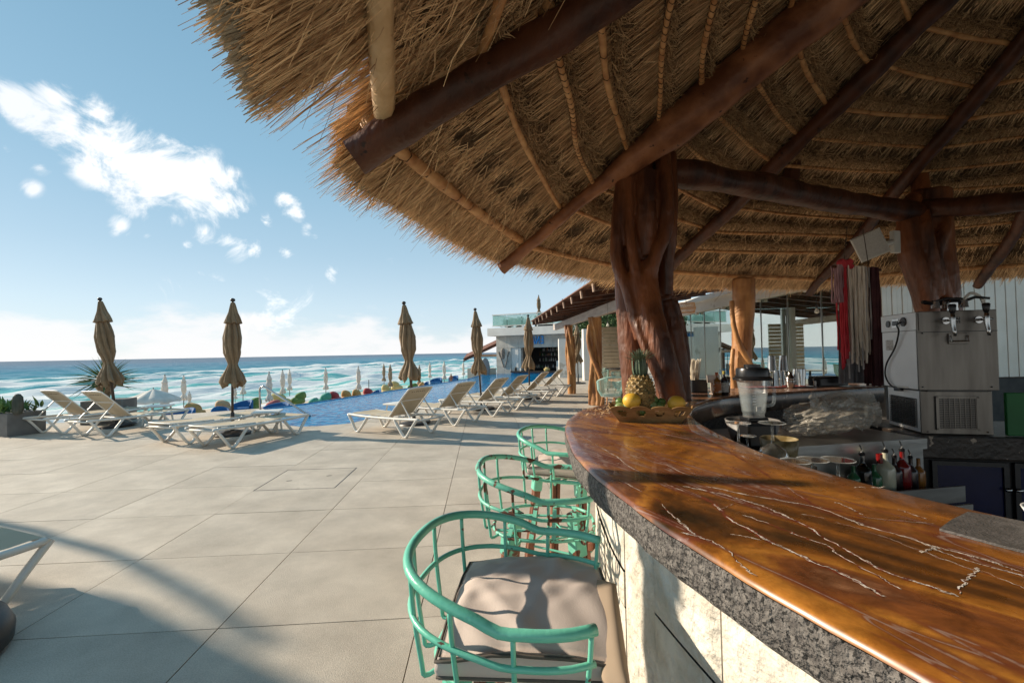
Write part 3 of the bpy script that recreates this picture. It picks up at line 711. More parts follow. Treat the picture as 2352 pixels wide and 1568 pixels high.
# white speaker hung on the second trunk
spk = thing('wall_speaker', 'white outdoor loudspeaker on a bracket fixed to the leaning trunk behind the beer dispenser', 'speaker', W(2010,565,4.75))
b = MB(); fx = (Rv*-.55+Fv*-.75+Uv*-.25).normalized(); q_ = fx.to_track_quat('Z','Y').to_matrix() @ Euler((0,0,R(20))).to_matrix()
c = W(1998,562,4.75); h = []
for zz, wx, wy in ((-.10,.07,.075),(.02,.12,.125),(.08,.13,.135),(.095,.12,.125)):
    h.append([c+q_@Vector((x*wx, y*wy, zz)) for x, y in ((-1,-1),(1,-1),(1,1),(-1,1))])
vs = [p for r_ in h for p in r_]; b.add(vs, [(3,2,1,0)]+[(4*i+j, 4*i+(j+1)%4, 4*i+4+(j+1)%4, 4*i+4+j) for i in range(3) for j in range(4)]+[(12,13,14,15)])
mt_spk = M('speaker_white', (.5,.48,.43), (.58,.56,.5), rough=.5); mt_grille = M('grille', (.42,.4,.36), (.5,.48,.44), scale=60, rough=.6, bump=.4, bscale=400)
b.build('cabinet', mt_spk, spk)
b = MB(); b.box(c+q_@Vector((0,0,.098)), (.22,.23,.008), rot=q_); b.build('grille', mt_grille, spk)
b = MB(); b.rbox(W(2056,556,4.85), (.10,.05,.24), rot=(0,0,.3), r=.012); b.tube([W(2050,556,4.85), W(2030,562,4.8), W(2012,562,4.78)], .03, seg=8); b.build('bracket', mt_spk, spk)
# ------------------------------------------------------------------ marble bar counter
def marble():
    m = M('bar_marble', (.30,.09,.014), (.13,.042,.012), scale=2.2, rough=.26, detail=7, coat=.25, lo=.38, hi=.66)
    nt = m.node_tree; N = nt.nodes; L = nt.links; bs = N['Principled BSDF']
    def nd(t, **k):
        n = N.new(t)
        for a, b_ in k.items(): setattr(n, a, b_)
        return n
    def mth(op, a, b_=None, c=None, clamp=False):
        n = nd('ShaderNodeMath', operation=op, use_clamp=clamp)
        for i, v in enumerate((a, b_, c)):
            if v is None: continue
            if isinstance(v, (int, float)): n.inputs[i].default_value = v
            else: L.new(v, n.inputs[i])
        return n.outputs[0]
    tc = nd('ShaderNodeTexCoord')
    mp = nd('ShaderNodeMapping'); mp.inputs['Rotation'].default_value = (0, 0, R(67)); L.new(tc.outputs['Object'], mp.inputs['Vector'])
    mp2 = nd('ShaderNodeMapping'); mp2.inputs['Scale'].default_value = (.5, 1.6, 1); L.new(mp.outputs[0], mp2.inputs['Vector'])
    mp3 = nd('ShaderNodeMapping'); mp3.inputs['Scale'].default_value = (.24, 1.9, 1); L.new(mp.outputs[0], mp3.inputs['Vector']); vv = mp3.outputs[0]
    def noise(src, sc, det=5, rg=.55, dist=0):
        n = nd('ShaderNodeTexNoise'); n.inputs['Scale'].default_value = sc; n.inputs['Detail'].default_value = det; n.inputs['Roughness'].default_value = rg; n.inputs['Distortion'].default_value = dist
        L.new(src, n.inputs['Vector']); return n.outputs['Fac']
    v = mp2.outputs[0]
    mp4 = nd('ShaderNodeMapping'); mp4.inputs['Scale'].default_value = (.75, 1.4, 1); L.new(mp.outputs[0], mp4.inputs['Vector'])
    base = nd('ShaderNodeValToRGB'); L.new(noise(mp4.outputs[0], 1.7, 12, .60, .8), base.inputs['Fac']); e = base.color_ramp.elements
    e[0].position = .34; e[0].color = (.030,.017,.007,1); e[1].position = .70; e[1].color = (.25,.115,.055,1)
    for p, c in ((.42,(.10,.038,.009,1)),(.485,(.22,.078,.013,1)),(.55,(.36,.145,.024,1)),(.60,(.19,.062,.016,1)),(.65,(.12,.042,.016,1))):
        x = e.new(p); x.color = c
    # cooler, greyer colour towards the far end of the top
    sep = nd('ShaderNodeSeparateXYZ'); L.new(tc.outputs['Object'], sep.inputs[0])
    far = mth('MULTIPLY', mth('SUBTRACT', mth('ADD', sep.outputs['Y'], mth('MULTIPLY', noise(v, 3, 5), .8)), 1.8), 1.4, clamp=True)
    mx = nd('ShaderNodeMix', data_type='RGBA'); L.new(mth('MULTIPLY', far, .88), mx.inputs['Factor']); L.new(base.outputs[0], mx.inputs['A'])
    g = nd('ShaderNodeValToRGB'); L.new(noise(v, 3.2, 8, .6, .3), g.inputs['Fac']); g.color_ramp.elements[0].position = .35; g.color_ramp.elements[0].color = (.12,.058,.038,1); g.color_ramp.elements[1].position = .7; g.color_ramp.elements[1].color = (.30,.19,.14,1)
    L.new(g.outputs[0], mx.inputs['B']); cur = mx.outputs['Result']
    mot = nd('ShaderNodeMapRange'); L.new(noise(tc.outputs['Object'], 16, 8, .75, .6), mot.inputs['Value']); mot.inputs['From Min'].default_value = .32; mot.inputs['From Max'].default_value = .68; mot.inputs['To Min'].default_value = .6; mot.inputs['To Max'].default_value = 1.45
    sc_ = nd('ShaderNodeVectorMath', operation='SCALE'); L.new(cur, sc_.inputs[0]); L.new(mot.outputs[0], sc_.inputs['Scale']); cur = sc_.outputs[0]
    # veins
    def vein(sc, wid, seed, det=4, rg=.5, dist=.22):
        mq = nd('ShaderNodeMapping'); mq.inputs['Location'].default_value = (seed, seed*1.7, seed*.3); L.new(vv, mq.inputs['Vector'])
        n = noise(mq.outputs[0], sc, det, rg, dist); d = mth('ABSOLUTE', mth('SUBTRACT', n, .5))
        return mth('SUBTRACT', 1.0, mth('DIVIDE', d, wid), clamp=True)
    brk = noise(tc.outputs['Object'], 5, 6, .7); brk2 = noise(tc.outputs['Object'], 45, 3, .6)
    red = mth('MAXIMUM', mth('MAXIMUM', vein(1.25, .020, 3.1), vein(2.1, .014, 7.7)), vein(1.6, .016, 12.4))
    mr = nd('ShaderNodeMix', data_type='RGBA'); L.new(mth('MULTIPLY', red, .85), mr.inputs['Factor']); L.new(cur, mr.inputs['A']); mr.inputs['B'].default_value = (.13,.030,.018,1); cur = mr.outputs['Result']
    w = mth('MAXIMUM', mth('MULTIPLY', vein(1.25, .0036, 3.1), 1.0), mth('MAXIMUM', vein(2.1, .0026, 7.7), mth('MULTIPLY', vein(1.6, .0027, 12.4), 1.0)))
    w = mth('MULTIPLY', mth('MULTIPLY', mth('POWER', w, .6), mth('MULTIPLY_ADD', far, .4, .25)), mth('MULTIPLY', mth('SUBTRACT', mth('ADD', brk, mth('MULTIPLY', brk2, .7)), .74), 8, clamp=True))
    mw_ = nd('ShaderNodeMix', data_type='RGBA'); L.new(w, mw_.inputs['Factor']); L.new(cur, mw_.inputs['A']); mw_.inputs['B'].default_value = (.68,.6,.5,1); cur = mw_.outputs['Result']
    L.new(cur, bs.inputs['Base Color'])
    ro = mth('MULTIPLY_ADD', noise(tc.outputs['Object'], 14, 5), .42, .10); L.new(ro, bs.inputs['Roughness'])
    bp = nd('ShaderNodeBump'); bp.inputs['Strength'].default_value = .25; bp.inputs['Distance'].default_value = .004
    L.new(mth('ADD', noise(v, 5, 5), mth('MULTIPLY', w, .6)), bp.inputs['Height']); L.new(bp.outputs[0], bs.inputs['Normal'])
    return m
mt_marble = marble()
mt_rough = M('rough_stone_edge', (.085,.075,.068), (.21,.19,.17), scale=60, rough=.85, bump=1.0, bscale=75, bdist=.02, spots=(.03,.027,.024), spotscale=120, spotlim=.56)
mt_brown = M('brown_stone', (.035,.02,.012), (.12,.075,.045), scale=8, rough=.25, coat=.3, spots=(.35,.25,.16), spotscale=16, spotlim=.68)
mt_lime = M('limestone', (.56,.50,.41), (.76,.70,.60), scale=9, rough=.9, bump=1.0, bscale=22, bdist=.03, spots=(.30,.24,.17), spotscale=15, spotlim=.70)
ST = [((.98,-.55),(1.85,-.05)),((.80,-.2),(1.66,.35)),((.66,.2),(1.46,.70)),((.53,.55),(1.31,.93)),((.41,.9),(1.19,1.134)),((.33,1.22),(1.10,1.36)),((.264,1.664),(1.015,1.75)),((.252,2.04),(1.012,2.1)),
      ((.29,2.57),(1.05,2.5)),((.36,2.9),(1.12,2.85)),((.49,3.26),(1.22,3.12)),((.66,3.5),(1.34,3.36)),((.87,3.72),(1.5,3.58)),((1.12,4.0),(1.66,3.77)),((1.5,4.35),(1.92,3.99)),((2.1,4.7),(2.3,4.17)),((2.85,5.0),(2.78,4.36)),((3.95,5.4),(3.84,4.72))]
SO = cr([(a[0], a[1], 0) for a, b_ in ST], 7); SI = cr([(b_[0], b_[1], 0) for a, b_ in ST], 7)
ZC = 1.08
bar = thing('bar_counter', 'curved bar counter with polished orange brown marble top above white limestone panels', 'bar counter', (.8, 2.0, 0))
def lay(f, z): return [Vector((p.x, p.y, z)) for p in f]
def across(i, w, z):
    o, n_ = SO[i], SI[i]; d = (n_-o).normalized(); p = o+d*w; return Vector((p.x, p.y, z))
def acrossi(i, w, z):
    o, n_ = SO[i], SI[i]; d = (n_-o).normalized(); p = n_-d*w; return Vector((p.x, p.y, z))
NS = len(SO); wav = lambda i: .0015*math.sin(i*.9)+.001*math.sin(i*2.3)
top = []
for i in range(NS):
    row = [across(i, .000+wav(i), ZC-.014), across(i, .003+wav(i), ZC-.005), across(i, .010+wav(i), ZC-.001), across(i, .04, ZC)]
    row += [across(i, .04, ZC).lerp(acrossi(i, .02, ZC), k/6) for k in range(1, 6)]
    row += [acrossi(i, .02, ZC), acrossi(i, .006, ZC-.004), acrossi(i, 0, ZC-.016)]; top.append(row)
MB().grid(top).build('countertop', mt_marble, bar, smooth=True, ang=60)
# mineral veins of the slab, thin relief lying along the top
mt_vr = M('red_vein', (.10,.022,.012), (.20,.05,.02), scale=40, rough=.4); mt_vw = M('white_vein', (.62,.52,.43), (.86,.80,.72), scale=60, rough=.4)
c5 = lambda x, y: (1568+x*.3335, 823+y*.3335); c6 = lambda x, y: (862.4+x*.4, 940.8+y*.4)
VE = [([c5(*p) for p in ((0,880),(250,930),(430,980),(560,1020),(700,1080),(860,1160),(1000,1250),(1150,1330),(1300,1420),(1430,1480),(1700,1568),(1900,1640))], .010, .0032, .85),
 ([c5(*p) for p in ((60,900),(180,985),(260,1040),(330,1110),(480,1190),(600,1260),(760,1330),(900,1400),(1050,1460),(1250,1560),(1400,1640))], .012, .0036, .8),
 ([c5(*p) for p in ((160,880),(400,930),(650,975),(900,1020),(1100,1090),(1250,1150),(1500,1220),(1750,1300),(1950,1350),(2150,1410),(2351,1480),(2500,1540))], .006, .0034, .85),
 ([c5(*p) for p in ((-40,450),(130,540),(280,620),(480,740),(640,840),(800,940),(900,1010),(1050,1045),(1300,1100),(1750,1140))], .010, .0012, .25),
 ([c5(*p) for p in ((420,1080),(540,1120),(700,1180),(850,1240),(1000,1290),(1100,1370),(1350,1500),(1500,1590))], .007, .0022, .7),
 ([c5(*p) for p in ((1700,1300),(1820,1345),(1950,1390),(2100,1430),(2351,1500),(2480,1540))], .004, .0026, .85),
 ([c5(*p) for p in ((800,1070),(950,1095),(1100,1140),(1300,1200),(1600,1310),(1900,1420),(2200,1520),(2400,1600))], .003, .0012, .6),
 ([c5(*p) for p in ((2030,1440),(2000,1480),(1985,1500),(1950,1520),(1920,1568),(1900,1620))], .004, .0030, .9),
 ([c5(*p) for p in ((0,545),(150,552),(260,560),(390,580))], .006, .001, .1),
 ([c5(*p) for p in ((520,745),(600,740),(660,738))], .003, .001, .2),
 ([c5(*p) for p in ((250,1050),(300,1020),(360,1000),(430,985))], .003, .0015, .6),
 ([c5(*p) for p in ((1040,990),(1110,1010),(1180,1050),(1250,1080))], .003, .0028, .8),
 ([c5(*p) for p in ((1300,885),(1345,890),(1390,882))], .002, .0030, .9), ([c5(*p) for p in ((1180,890),(1220,886),(1260,892))], .002, .0022, .9),
 ([c5(*p) for p in ((1480,1040),(1530,1055),(1620,1085),(1700,1110))], .004, .0020, .6), ([c5(*p) for p in ((1640,1335),(1690,1320),(1740,1300))], .001, .0045, .8),
 ([c5(*p) for p in ((330,1210),(430,1225),(530,1250))], .002, .0022, .7),
 ([c5(*p) for p in ((0,1200),(120,1230),(230,1275),(320,1330),(400,1420),(520,1500))], .004, .0030, .75),
 ([c6(*p) for p in ((1100,110),(1200,160),(1300,220),(1380,270),(1480,340),(1560,380),(1700,440),(1780,470))], .005, .0020, .6),
 ([c6(*p) for p in ((1400,400),(1500,460),(1620,520),(1700,600),(1750,650),(1830,720))], .004, .0026, .7),
 ([c6(*p) for p in ((1170,230),(1260,245),(1340,290),(1420,310),(1500,350))], .003, .0016, .6), ([c6(*p) for p in ((1480,552),(1600,560),(1680,575))], .002, .0020, .6),
 ([c6(*p) for p in ((1250,130),(1400,190),(1560,260),(1760,360),(1960,430))], .005, .0012, .3), ([c6(*p) for p in ((1500,60),(1600,110),(1760,150),(1900,180))], .005, .0010, .2)]
vrd = random.Random(5)
def ribbon(b, pts, wfn, z):
    n = len(pts); P = []
    for i in range(n):
        d = (pts[min(i+1,n-1)]-pts[max(i-1,0)]); d.z = 0; d = d.normalized() if d.length > 1e-7 else Vector((1,0,0)); s_ = Vector((-d.y, d.x, 0)); w1, w2 = wfn(i), wfn(i+.5)
        P.append([pts[i]+s_*w1*.5+Vector((0,0,z)), pts[i]-s_*w2*.5+Vector((0,0,z))])
    b.grid(P)
for pl_, wr, ww, dens_ in VE:
    base = cr([G(px, py, ZC) for px, py in pl_], 14); nb = len(base)
    def jit(a, seed):
        return [p+Vector((a*mnoise.noise(Vector((i*.21, seed, 0)))+a*.5*mnoise.noise(Vector((i*.7, seed, 3))), a*mnoise.noise(Vector((i*.21, seed, 7)))+a*.5*mnoise.noise(Vector((i*.7, seed, 9))), 0)) for i, p in enumerate(base)]
    sd1 = vrd.uniform(0, 90); b = MB(); J = jit(.005, sd1)
    ribbon(b, J, lambda i: wr*1.25*max(.12, .6+1.3*mnoise.noise(Vector((i*.35, sd1, 5))))*min(1, i*.12+.1, (nb-i)*.12+.1), .0004); b.build('dark_vein', mt_vr, bar)
    b = MB()
    for k in range(5 if ww > .003 else 3):
        sd2 = vrd.uniform(0, 90); off = jit(.007 if k else .002, sd2); K = [(p+(o-q)) for p, o, q in zip(J, off, base)]; i = 0
        while i < nb-3:
            ln_ = vrd.randint(6, 22)
            if vrd.random() < dens_*(1.1 if k == 0 else .6): 
                j0, j1 = i, min(nb, i+ln_); m_ = j1-j0
                if m_ > 2: ribbon(b, K[j0:j1], lambda q, m_=m_, s=sd2, j0=j0: ww*(.9 if k == 0 else .5)*max(.15, .75+1.2*mnoise.noise(Vector(((q+j0)*.6, s, 1))))*min(1, q*.5+.15, (m_-1-q)*.5+.15), .0008)
            i += ln_ if vrd.random() < .6 else ln_+1
    if b.f: tag(b.build('white_vein', mt_vw, bar), kind='stuff')
side = []
fine = cr([SO[i] for i in range(0, NS)], 3)
for i in range(len(fine)):
    i0 = min(i//3, NS-1); i1 = min(i0+1, NS-1); d = (SI[i0]-SO[i0]).lerp(SI[i1]-SO[i1], (i % 3)/3).normalized(); r_ = []
    for z, w in ((-.015,-.001),(-.045,-.002),(-.075,.001),(-.105,.008),(-.122,.026),(-.125,.20)):
        j = random.uniform(-.0018,.0018) if -.12 < z < -.02 else 0
        p = fine[i]+d*(w+j+wav(i/3)); r_.append(Vector((p.x, p.y, ZC+z+(j if z < -.09 else 0))))
    side.append(r_)
MB().grid(side).build('stone_edge', mt_rough, bar, smooth=True)
inn = [[acrossi(i, .001, ZC-.017), acrossi(i, -.006, ZC-.04), acrossi(i, -.004, ZC-.14), acrossi(i, .01, ZC-.165), acrossi(i, .2, ZC-.17)] for i in range(NS)]
MB().grid(inn).build('inner_edge', mt_brown, bar, smooth=True, ang=40)
core = [[across(i, .18, .01), across(i, .18, .965), across(i, .34, .965), across(i, .34, .01)] for i in range(NS)]
MB().grid(core).build('core_wall', mt_rough, bar)
# limestone facing panels
L_ = [0]
for i in range(1, NS): L_.append(L_[-1]+(SO[i]-SO[i-1]).length)
def at_len(s, w, z):
    s = max(0, min(L_[-1]-1e-4, s)); i = max(k for k in range(NS) if L_[k] <= s); i = min(i, NS-2); f = (s-L_[i])/(L_[i+1]-L_[i])
    return across(i, w, z).lerp(across(i+1, w, z), f)
s = .0; row_ = 0
while s < L_[-1]-.1:
    wd = random.uniform(.26,.42); e = min(s+wd, L_[-1]); zz = [.01]+sorted(random.sample([.22,.36,.5,.64,.78], random.choice((1,2))))+[.972]
    for a, b_ in zip(zz[:-1], zz[1:]):
        pr = random.uniform(0,.008); g = .004; nx = 7; nz = max(2, int((b_-a)/.06)); P = []
        for iz in range(nz+1):
            z = lin(a+g, b_-g, iz/nz); rr = [at_len(s+g, .178, z)]
            for ix in range(nx+1):
                ed = 1 if ix in (0, nx) or iz in (0, nz) else 0
                rr.append(at_len(lin(s+g, e-g, ix/nx), .165-pr+(.005 if ed else random.uniform(-.003,.003)), z))
            rr.append(at_len(e-g, .178, z)); P.append(rr)
        mb = MB().grid(P); mb.build('limestone_panel', mt_lime, bar, smooth=True, ang=50)
    s = e
# dark rubber mat and saucer
mt_mat = M('rubber_mat', (.07,.065,.06), (.11,.10,.095), scale=30, rough=.55, bump=.3, bscale=150)
mat_ = thing('bar_mat', 'dark grey rubber mat lying flat on the near end of the marble counter', 'mat', (1.2,1.0,ZC))
poly = [(.955,1.035),(1.03,1.085),(1.12,1.135),(1.155,1.10),(1.21,1.03),(1.3,.93),(1.42,.75),(1.32,.66),(1.15,.74),(1.05,.86),(1.0,.94)]
MB().prism(poly, ZC+.0006, ZC+.006).build('rubber_sheet', mt_mat, mat_)
sau = thing('saucer', 'small white dish cut by the right edge of the picture, standing on the dark mat', 'dish', (1.225,1.03,ZC+.006))
mt_china = M('china', (.72,.71,.68), rough=.15, coat=.5)
MB().lathe([(.025,.0),(.03,.004),(.055,.02),(.062,.035),(.058,.035),(.05,.022),(.02,.008),(0,.008)], c=(1.225,1.03,ZC+.0065), seg=32).build('bowl', mt_china, sau, smooth=True)

# ------------------------------------------------------------------ bar stools
mt_mint = M('mint_paint', (.13,.50,.35), (.19,.60,.43), scale=5, rough=.33, bump=.12, bscale=60, coat=.3, spots=(.10,.035,.015), spotscale=26, spotlim=.70)
mt_mintr = M('mint_paint_rusted', (.15,.50,.36), (.2,.58,.42), scale=5, rough=.4, bump=.2, bscale=60, spots=(.13,.05,.025), spotscale=16, spotlim=.56)
mt_legw = M('stool_wood', (.13,.045,.022), (.24,.095,.05), scale=5, rough=.5, stretch=(4,4,.6), bump=.2)
mt_cush = M('cushion', (.52,.43,.375), (.60,.50,.435), scale=3, rough=.85, bump=.35, bscale=240, bdist=.002)
mt_pipe = M('cushion_piping', (.10,.085,.07), rough=.8)
def rail_pt(th, rx, ry, z0, z1):          # th: 0 = front (+x), pi = back
    c, s_ = math.cos(th), math.sin(th); n_ = 2.6
    rr = (abs(c)**n_+abs(s_)**n_)**(-1/n_); f = max(0, -c)
    return Vector((rx*rr*c, ry*rr*s_, z0+(z1-z0)*f**.8))
def make_stool(name, label, cushion=True, pm=None, seed=0):
    rd = random.Random(seed); pm = pm or mt_mint
    r = thing(name, label, 'bar stool', (0,0,0), 'mint bar stools along the counter')
    tr = lambda a: [rail_pt(R(t), *a) for t in range(50, 311, 10)]
    up_ = tr((.31,.30,.865,.955)); lo_ = tr((.305,.295,.785,.83))
    MB().tube(cr(up_, 2), .0135, seg=12).build('top_rail', pm, r, smooth=True)
    MB().tube(cr(lo_, 2), .008, seg=8).build('lower_rail', pm, r, smooth=True)
    for t in (52, 84, 112, 140, 165, 195, 220, 248, 276, 308):
        a = rail_pt(R(t), .31,.30,.855,.95); b_ = rail_pt(R(t), .302,.292,.785,.83); c_ = rail_pt(R(t), .285,.275,.70,.70); d_ = rail_pt(R(t), .24,.235,.672,.672)
        MB().tube(cr([a, b_, c_+Vector((0,0,.0)), c_*.97+Vector((0,0,-.016)), d_], 3), .0065, seg=7).build('spindle', pm, r, smooth=True)
    ring = [rail_pt(R(t), .24,.235,.672,.672) for t in range(0, 360, 12)]
    MB().tube(ring, .008, seg=8, closed=True).build('seat_ring', pm, r, smooth=True)
    for x in (-.15,-.05,.05,.15):
        MB().box((x, 0, .672), (.02, .45, .006)).build('seat_slat', pm, r)
    for y in (-.1,.1): MB().box((0, y, .665), (.46, .02, .006)).build('seat_slat', pm, r)
    for sx in (-1, 1):
        for sy in (-1, 1):
            a = Vector((sx*.15, sy*.15, .66)); b_ = Vector((sx*.215, sy*.215, .0)); d = b_-a
            q = d.to_track_quat('-Z','Y').to_matrix()
            lg = MB()
            for o_ in (-.016,.016): lg.rbox((a+b_)/2+q@Vector((o_,0,0)), (.026,.045,d.length), rot=q, r=.004, seg=1)
            lg.build('leg', mt_legw, r)
            MB().rbox(a+d*.06, (.068,.058,.085), rot=q, r=.005, seg=1).build('leg_bracket', pm, r)
    for sx, sy, ex, ey in ((-1,-1,1,-1),(1,-1,1,1),(1,1,-1,1),(-1,1,-1,-1)):
        k = .196; MB().tube([(sx*k, sy*k, .22), (ex*k, ey*k, .22)], .007, seg=6).build('brace', pm, r)
    MB().tube([(-.19,-.19,.24),(.19,.19,.24)], .006, seg=6).build('brace', pm, r)
    MB().tube([(.19,-.19,.245),(-.19,.19,.245)], .006, seg=6).build('brace', pm, r)
    MB().rbox((.235,0,.30), (.03,.44,.05), r=.004, seg=1).build('footrest', mt_legw, r)
    if cushion:
        n_ = 40; Pt = []; Pb = []
        bx = [(rd.uniform(-.2,.2), rd.uniform(-.2,.2), rd.uniform(0,3.1), rd.uniform(.003,.007), rd.uniform(14,30)) for _ in range(18)]
        def shape(u, v, up):
            x, y = u*.228, v*.262; x *= 1-.05*(1-v*v)*0+.0; ed = (1-abs(u)**6)*(1-abs(v)**6)
            z = .70+(.062+.028*math.sqrt(max(0,(1-u*u)*(1-v*v)))) if up else .70
            if up:
                for cx, cy, an, am, fr in bx:
                    d = (x-cx)*math.cos(an)+(y-cy)*math.sin(an); l2 = (x-cx)**2+(y-cy)**2
                    z += am*math.exp(-l2*30)*math.exp(-(d*48)**2)*math.cos(0)
                z += .0025*math.sin(x*50+y*21)*ed
                z -= .018*math.exp(-((abs(u)-1)**2+(abs(v)-1)**2)*6)
            return Vector((x*(1-.02*(1-ed)), y*(1-.02*(1-ed)), z))
        b = MB(); Pt = [[shape(2*i/n_-1, 2*j/n_-1, True) for j in range(n_+1)] for i in range(n_+1)]; b.grid(Pt)
        bd = [Pt[i][0] for i in range(n_+1)]+[Pt[n_][j] for j in range(1, n_+1)]+[Pt[i][n_] for i in range(n_-1,-1,-1)]+[Pt[0][j] for j in range(n_-1,0,-1)]
        def bulge(p, k, z): 
            return Vector((p.x*k, p.y*k, z))
        rings = [bd, [bulge(p, 1.03, p.z-.012) for p in bd], [bulge(p, 1.035, .718) for p in bd], [bulge(p, 1.0, .690) for p in bd], [bulge(p, .0, .688) for p in bd]]
        rings = [r_+[r_[0]] for r_ in rings]; b.grid(rings[::-1])
        cu = b.build('cushion', mt_cush, r, smooth=True, weld=True)
        for z_, kk in ((None,1.028),(.70,1.015)):
            MB().tube([Vector((p.x*kk, p.y*kk, (p.z-.006) if z_ is None else z_)) for p in bd[::3]], .0042, seg=6, closed=True).build('piping', mt_pipe, cu, smooth=True).parent = cu
        cu.location = (.015,.045,.006); cu.rotation_euler = (0,0,R(8))
    return r
s1 = make_stool('bar_stool', 'nearest mint green metal bar stool with a wrinkled beige square cushion', True, seed=4); s1.location = (.02, 1.34, 0); s1.rotation_euler = (0,0,R(-12))
s2 = make_stool('bar_stool', 'middle mint green bar stool with no cushion and rust on its lower rail', False, mt_mintr, seed=5); s2.location = (.14, 2.24, 0); s2.rotation_euler = (0,0,R(-6))
s3 = make_stool('bar_stool', 'farthest mint green bar stool tucked under the counter end with a beige cushion in shade', True, seed=9); s3.location = (.36, 3.12, 0); s3.rotation_euler = (0,0,R(-30))
# loose cushion leaning between the nearest stool and the bar wall
lc = thing('loose_cushion', 'flat tan seat cushion standing upright between the nearest stool and the white bar wall', 'cushion', (.36,1.25,.3))
P = []
for i in range(15):
    row = []
    for j in range(15):
        u, v = i/7-1, j/7-1; th_ = .028*math.sqrt(max(0, (1-u**4)*(1-v**4))); row.append((u, v, th_))
    P.append(row)
A_, B_, C_, D_ = W(1362,1325,1.5), W(1415,1340,1.42), W(1452,1600,1.02), W(1385,1600,1.05)
def lcp(u, v, k):
    a, b_ = (u+1)/2, (v+1)/2; p = (A_*(1-a)+B_*a)*(1-b_)+(D_*(1-a)+C_*a)*b_; n_ = (B_-A_).cross(D_-A_).normalized(); return p+n_*k
MB().grid([[lcp(u, v, th_) for u, v, th_ in r_] for r_ in P]).grid([[lcp(u, v, -th_) for u, v, th_ in r_] for r_ in P[::-1]]).build('cover', M('tan_canvas', (.34,.25,.17), (.42,.32,.23), rough=.85, scale=3), lc, smooth=True, weld=True)
# ------------------------------------------------------------------ sun loungers
mt_print = M('dark_print', (.06,.04,.03), rough=.8)
def make_lounger(label, raised):
    r = thing('sun_lounger', label, 'sun lounger', (0,0,0), 'white plastic sun loungers on the terrace')
    L_, hw = 1.92, .33
    for sy in (-1, 1):
        y = sy*hw
        MB().tube(cr([(0,y,.335),(.06,y,.345),(.6,y,.325),(1.3,y,.32),(1.82,y,.335),(L_-.03,y,.35)], 4), .031, seg=8, flat=.8).build('side_rail', mt_wplastic, r, smooth=True)
        for a, b_, c_ in ((.03,.30,.60),(L_-.02,1.64,1.32)):
            MB().tube(cr([(a,y,.34),(lin(a,b_,.45),y*1.01,.19),(lin(a,b_,.88),y*1.02,.035),(b_+(c_-b_)*.06,y*1.02,.018),(lin(b_,c_,.22),y*1.02,.045),(lin(b_,c_,.6),y*1.01,.17),(c_,y,.325)], 4),
                      [.031]*24+[.024]*1, seg=8, flat=.75).build('leg', mt_wplastic, r, smooth=True)
    for x in (0.01, .62, 1.32, L_-.03): MB().tube([(x,-hw,.325),(x,hw,.325)], .017, seg=8).build('cross_bar', mt_wplastic, r, smooth=True)
    hx = .76; an = R(45) if raised else R(3)
    def bp(d, y, k=0): return Vector((hx-d*math.cos(an)-k*math.sin(an), y, .352+d*math.sin(an)-k*math.cos(an)*-1*0+ (k*math.cos(an))))
    bl = .74
    MB().grid([[Vector((lin(hx+.005, L_-.04, i/14), y*.295/5, .352+(.006 if i > 12 else 0)-.016*math.sin(math.pi*i/14)*(1-(y/5)**2))) for y in range(-5, 6)] for i in range(15)]).build('seat_sling', mt_sling, r, smooth=True)
    sl = MB().grid([[bp(bl*i/10, y*.285/5, -.010*math.sin(math.pi*i/10)*(1-(y/5)**2)) for y in range(-5, 6)] for i in range(11)]).build('back_sling', mt_sling, r, smooth=True)
    MB().tube(cr([bp(0,-.305),bp(.35,-.31),bp(bl-.05,-.30),bp(bl,-.25),bp(bl+.012,0),bp(bl,.25),bp(bl-.05,.30),bp(.35,.31),bp(0,.305)], 4), .017, seg=8, flat=.7).build('back_frame', mt_wplastic, r, smooth=True)
    for k in range(7):
        y = -.17+k*.052; MB().tube([bp(.66+.012*math.sin(k*2), y, -.006), bp(.645, y+.02, -.006), bp(.665, y+.03, -.006)], .0045, seg=4).build('printed_stroke', mt_print, sl).parent = sl
    if raised:
        for sy in (-1, 1):
            MB().tube([bp(.42, sy*.29), (.20, sy*.31, .34)], .012, seg=6).build('back_strut', mt_wplastic, r)
        MB().tube([bp(.42,-.29), bp(.42,.29)], .012, seg=6).build('back_strut', mt_wplastic, r)
    return r
pr_up = make_lounger('x', True); pr_fl = make_lounger('x', False)
up_list = [   # head-leg pair centre x, y, direction head->foot
 ((-1.74,8.42), (-.835,.55), 'raised cream lounger nearest the camera, first of the right hand row'),
 ((-1.02,9.68), (-.835,.55), 'raised cream lounger second in the right hand row, just before the third tall umbrella'),
 ((-.30,10.95), (-.87,.50), 'raised cream lounger third in the row, standing by the fourth tall umbrella pole'),
 ((.22,12.05), (-.88,.47), 'raised cream lounger fourth in the row along the pool edge'),
 ((.92,13.6), (-.9,.43), 'raised cream lounger fifth in the row beyond the fifth tall umbrella'),
 ((1.55,15.3), (-.92,.4), 'farthest raised cream lounger of the row, next to the twisted log posts'),
 ((-9.5,9.42), (.32,.947), 'raised lounger beside the grey planter box at the far left'),
 ((-8.2,8.95), (.32,.947), 'raised lounger in front of the leftmost closed umbrella'),
]
fl_list = [((-5.99,8.12), (.37,.929), 'flat lounger left of the second closed umbrella, farther of that pair'),
 ((-4.96,7.66), (.37,.929), 'flat lounger nearest the camera in the pair under the second closed umbrella'),
 ((-3.92,1.62), (.37,.929), 'lounger cut by the left picture edge, only its foot end showing')]
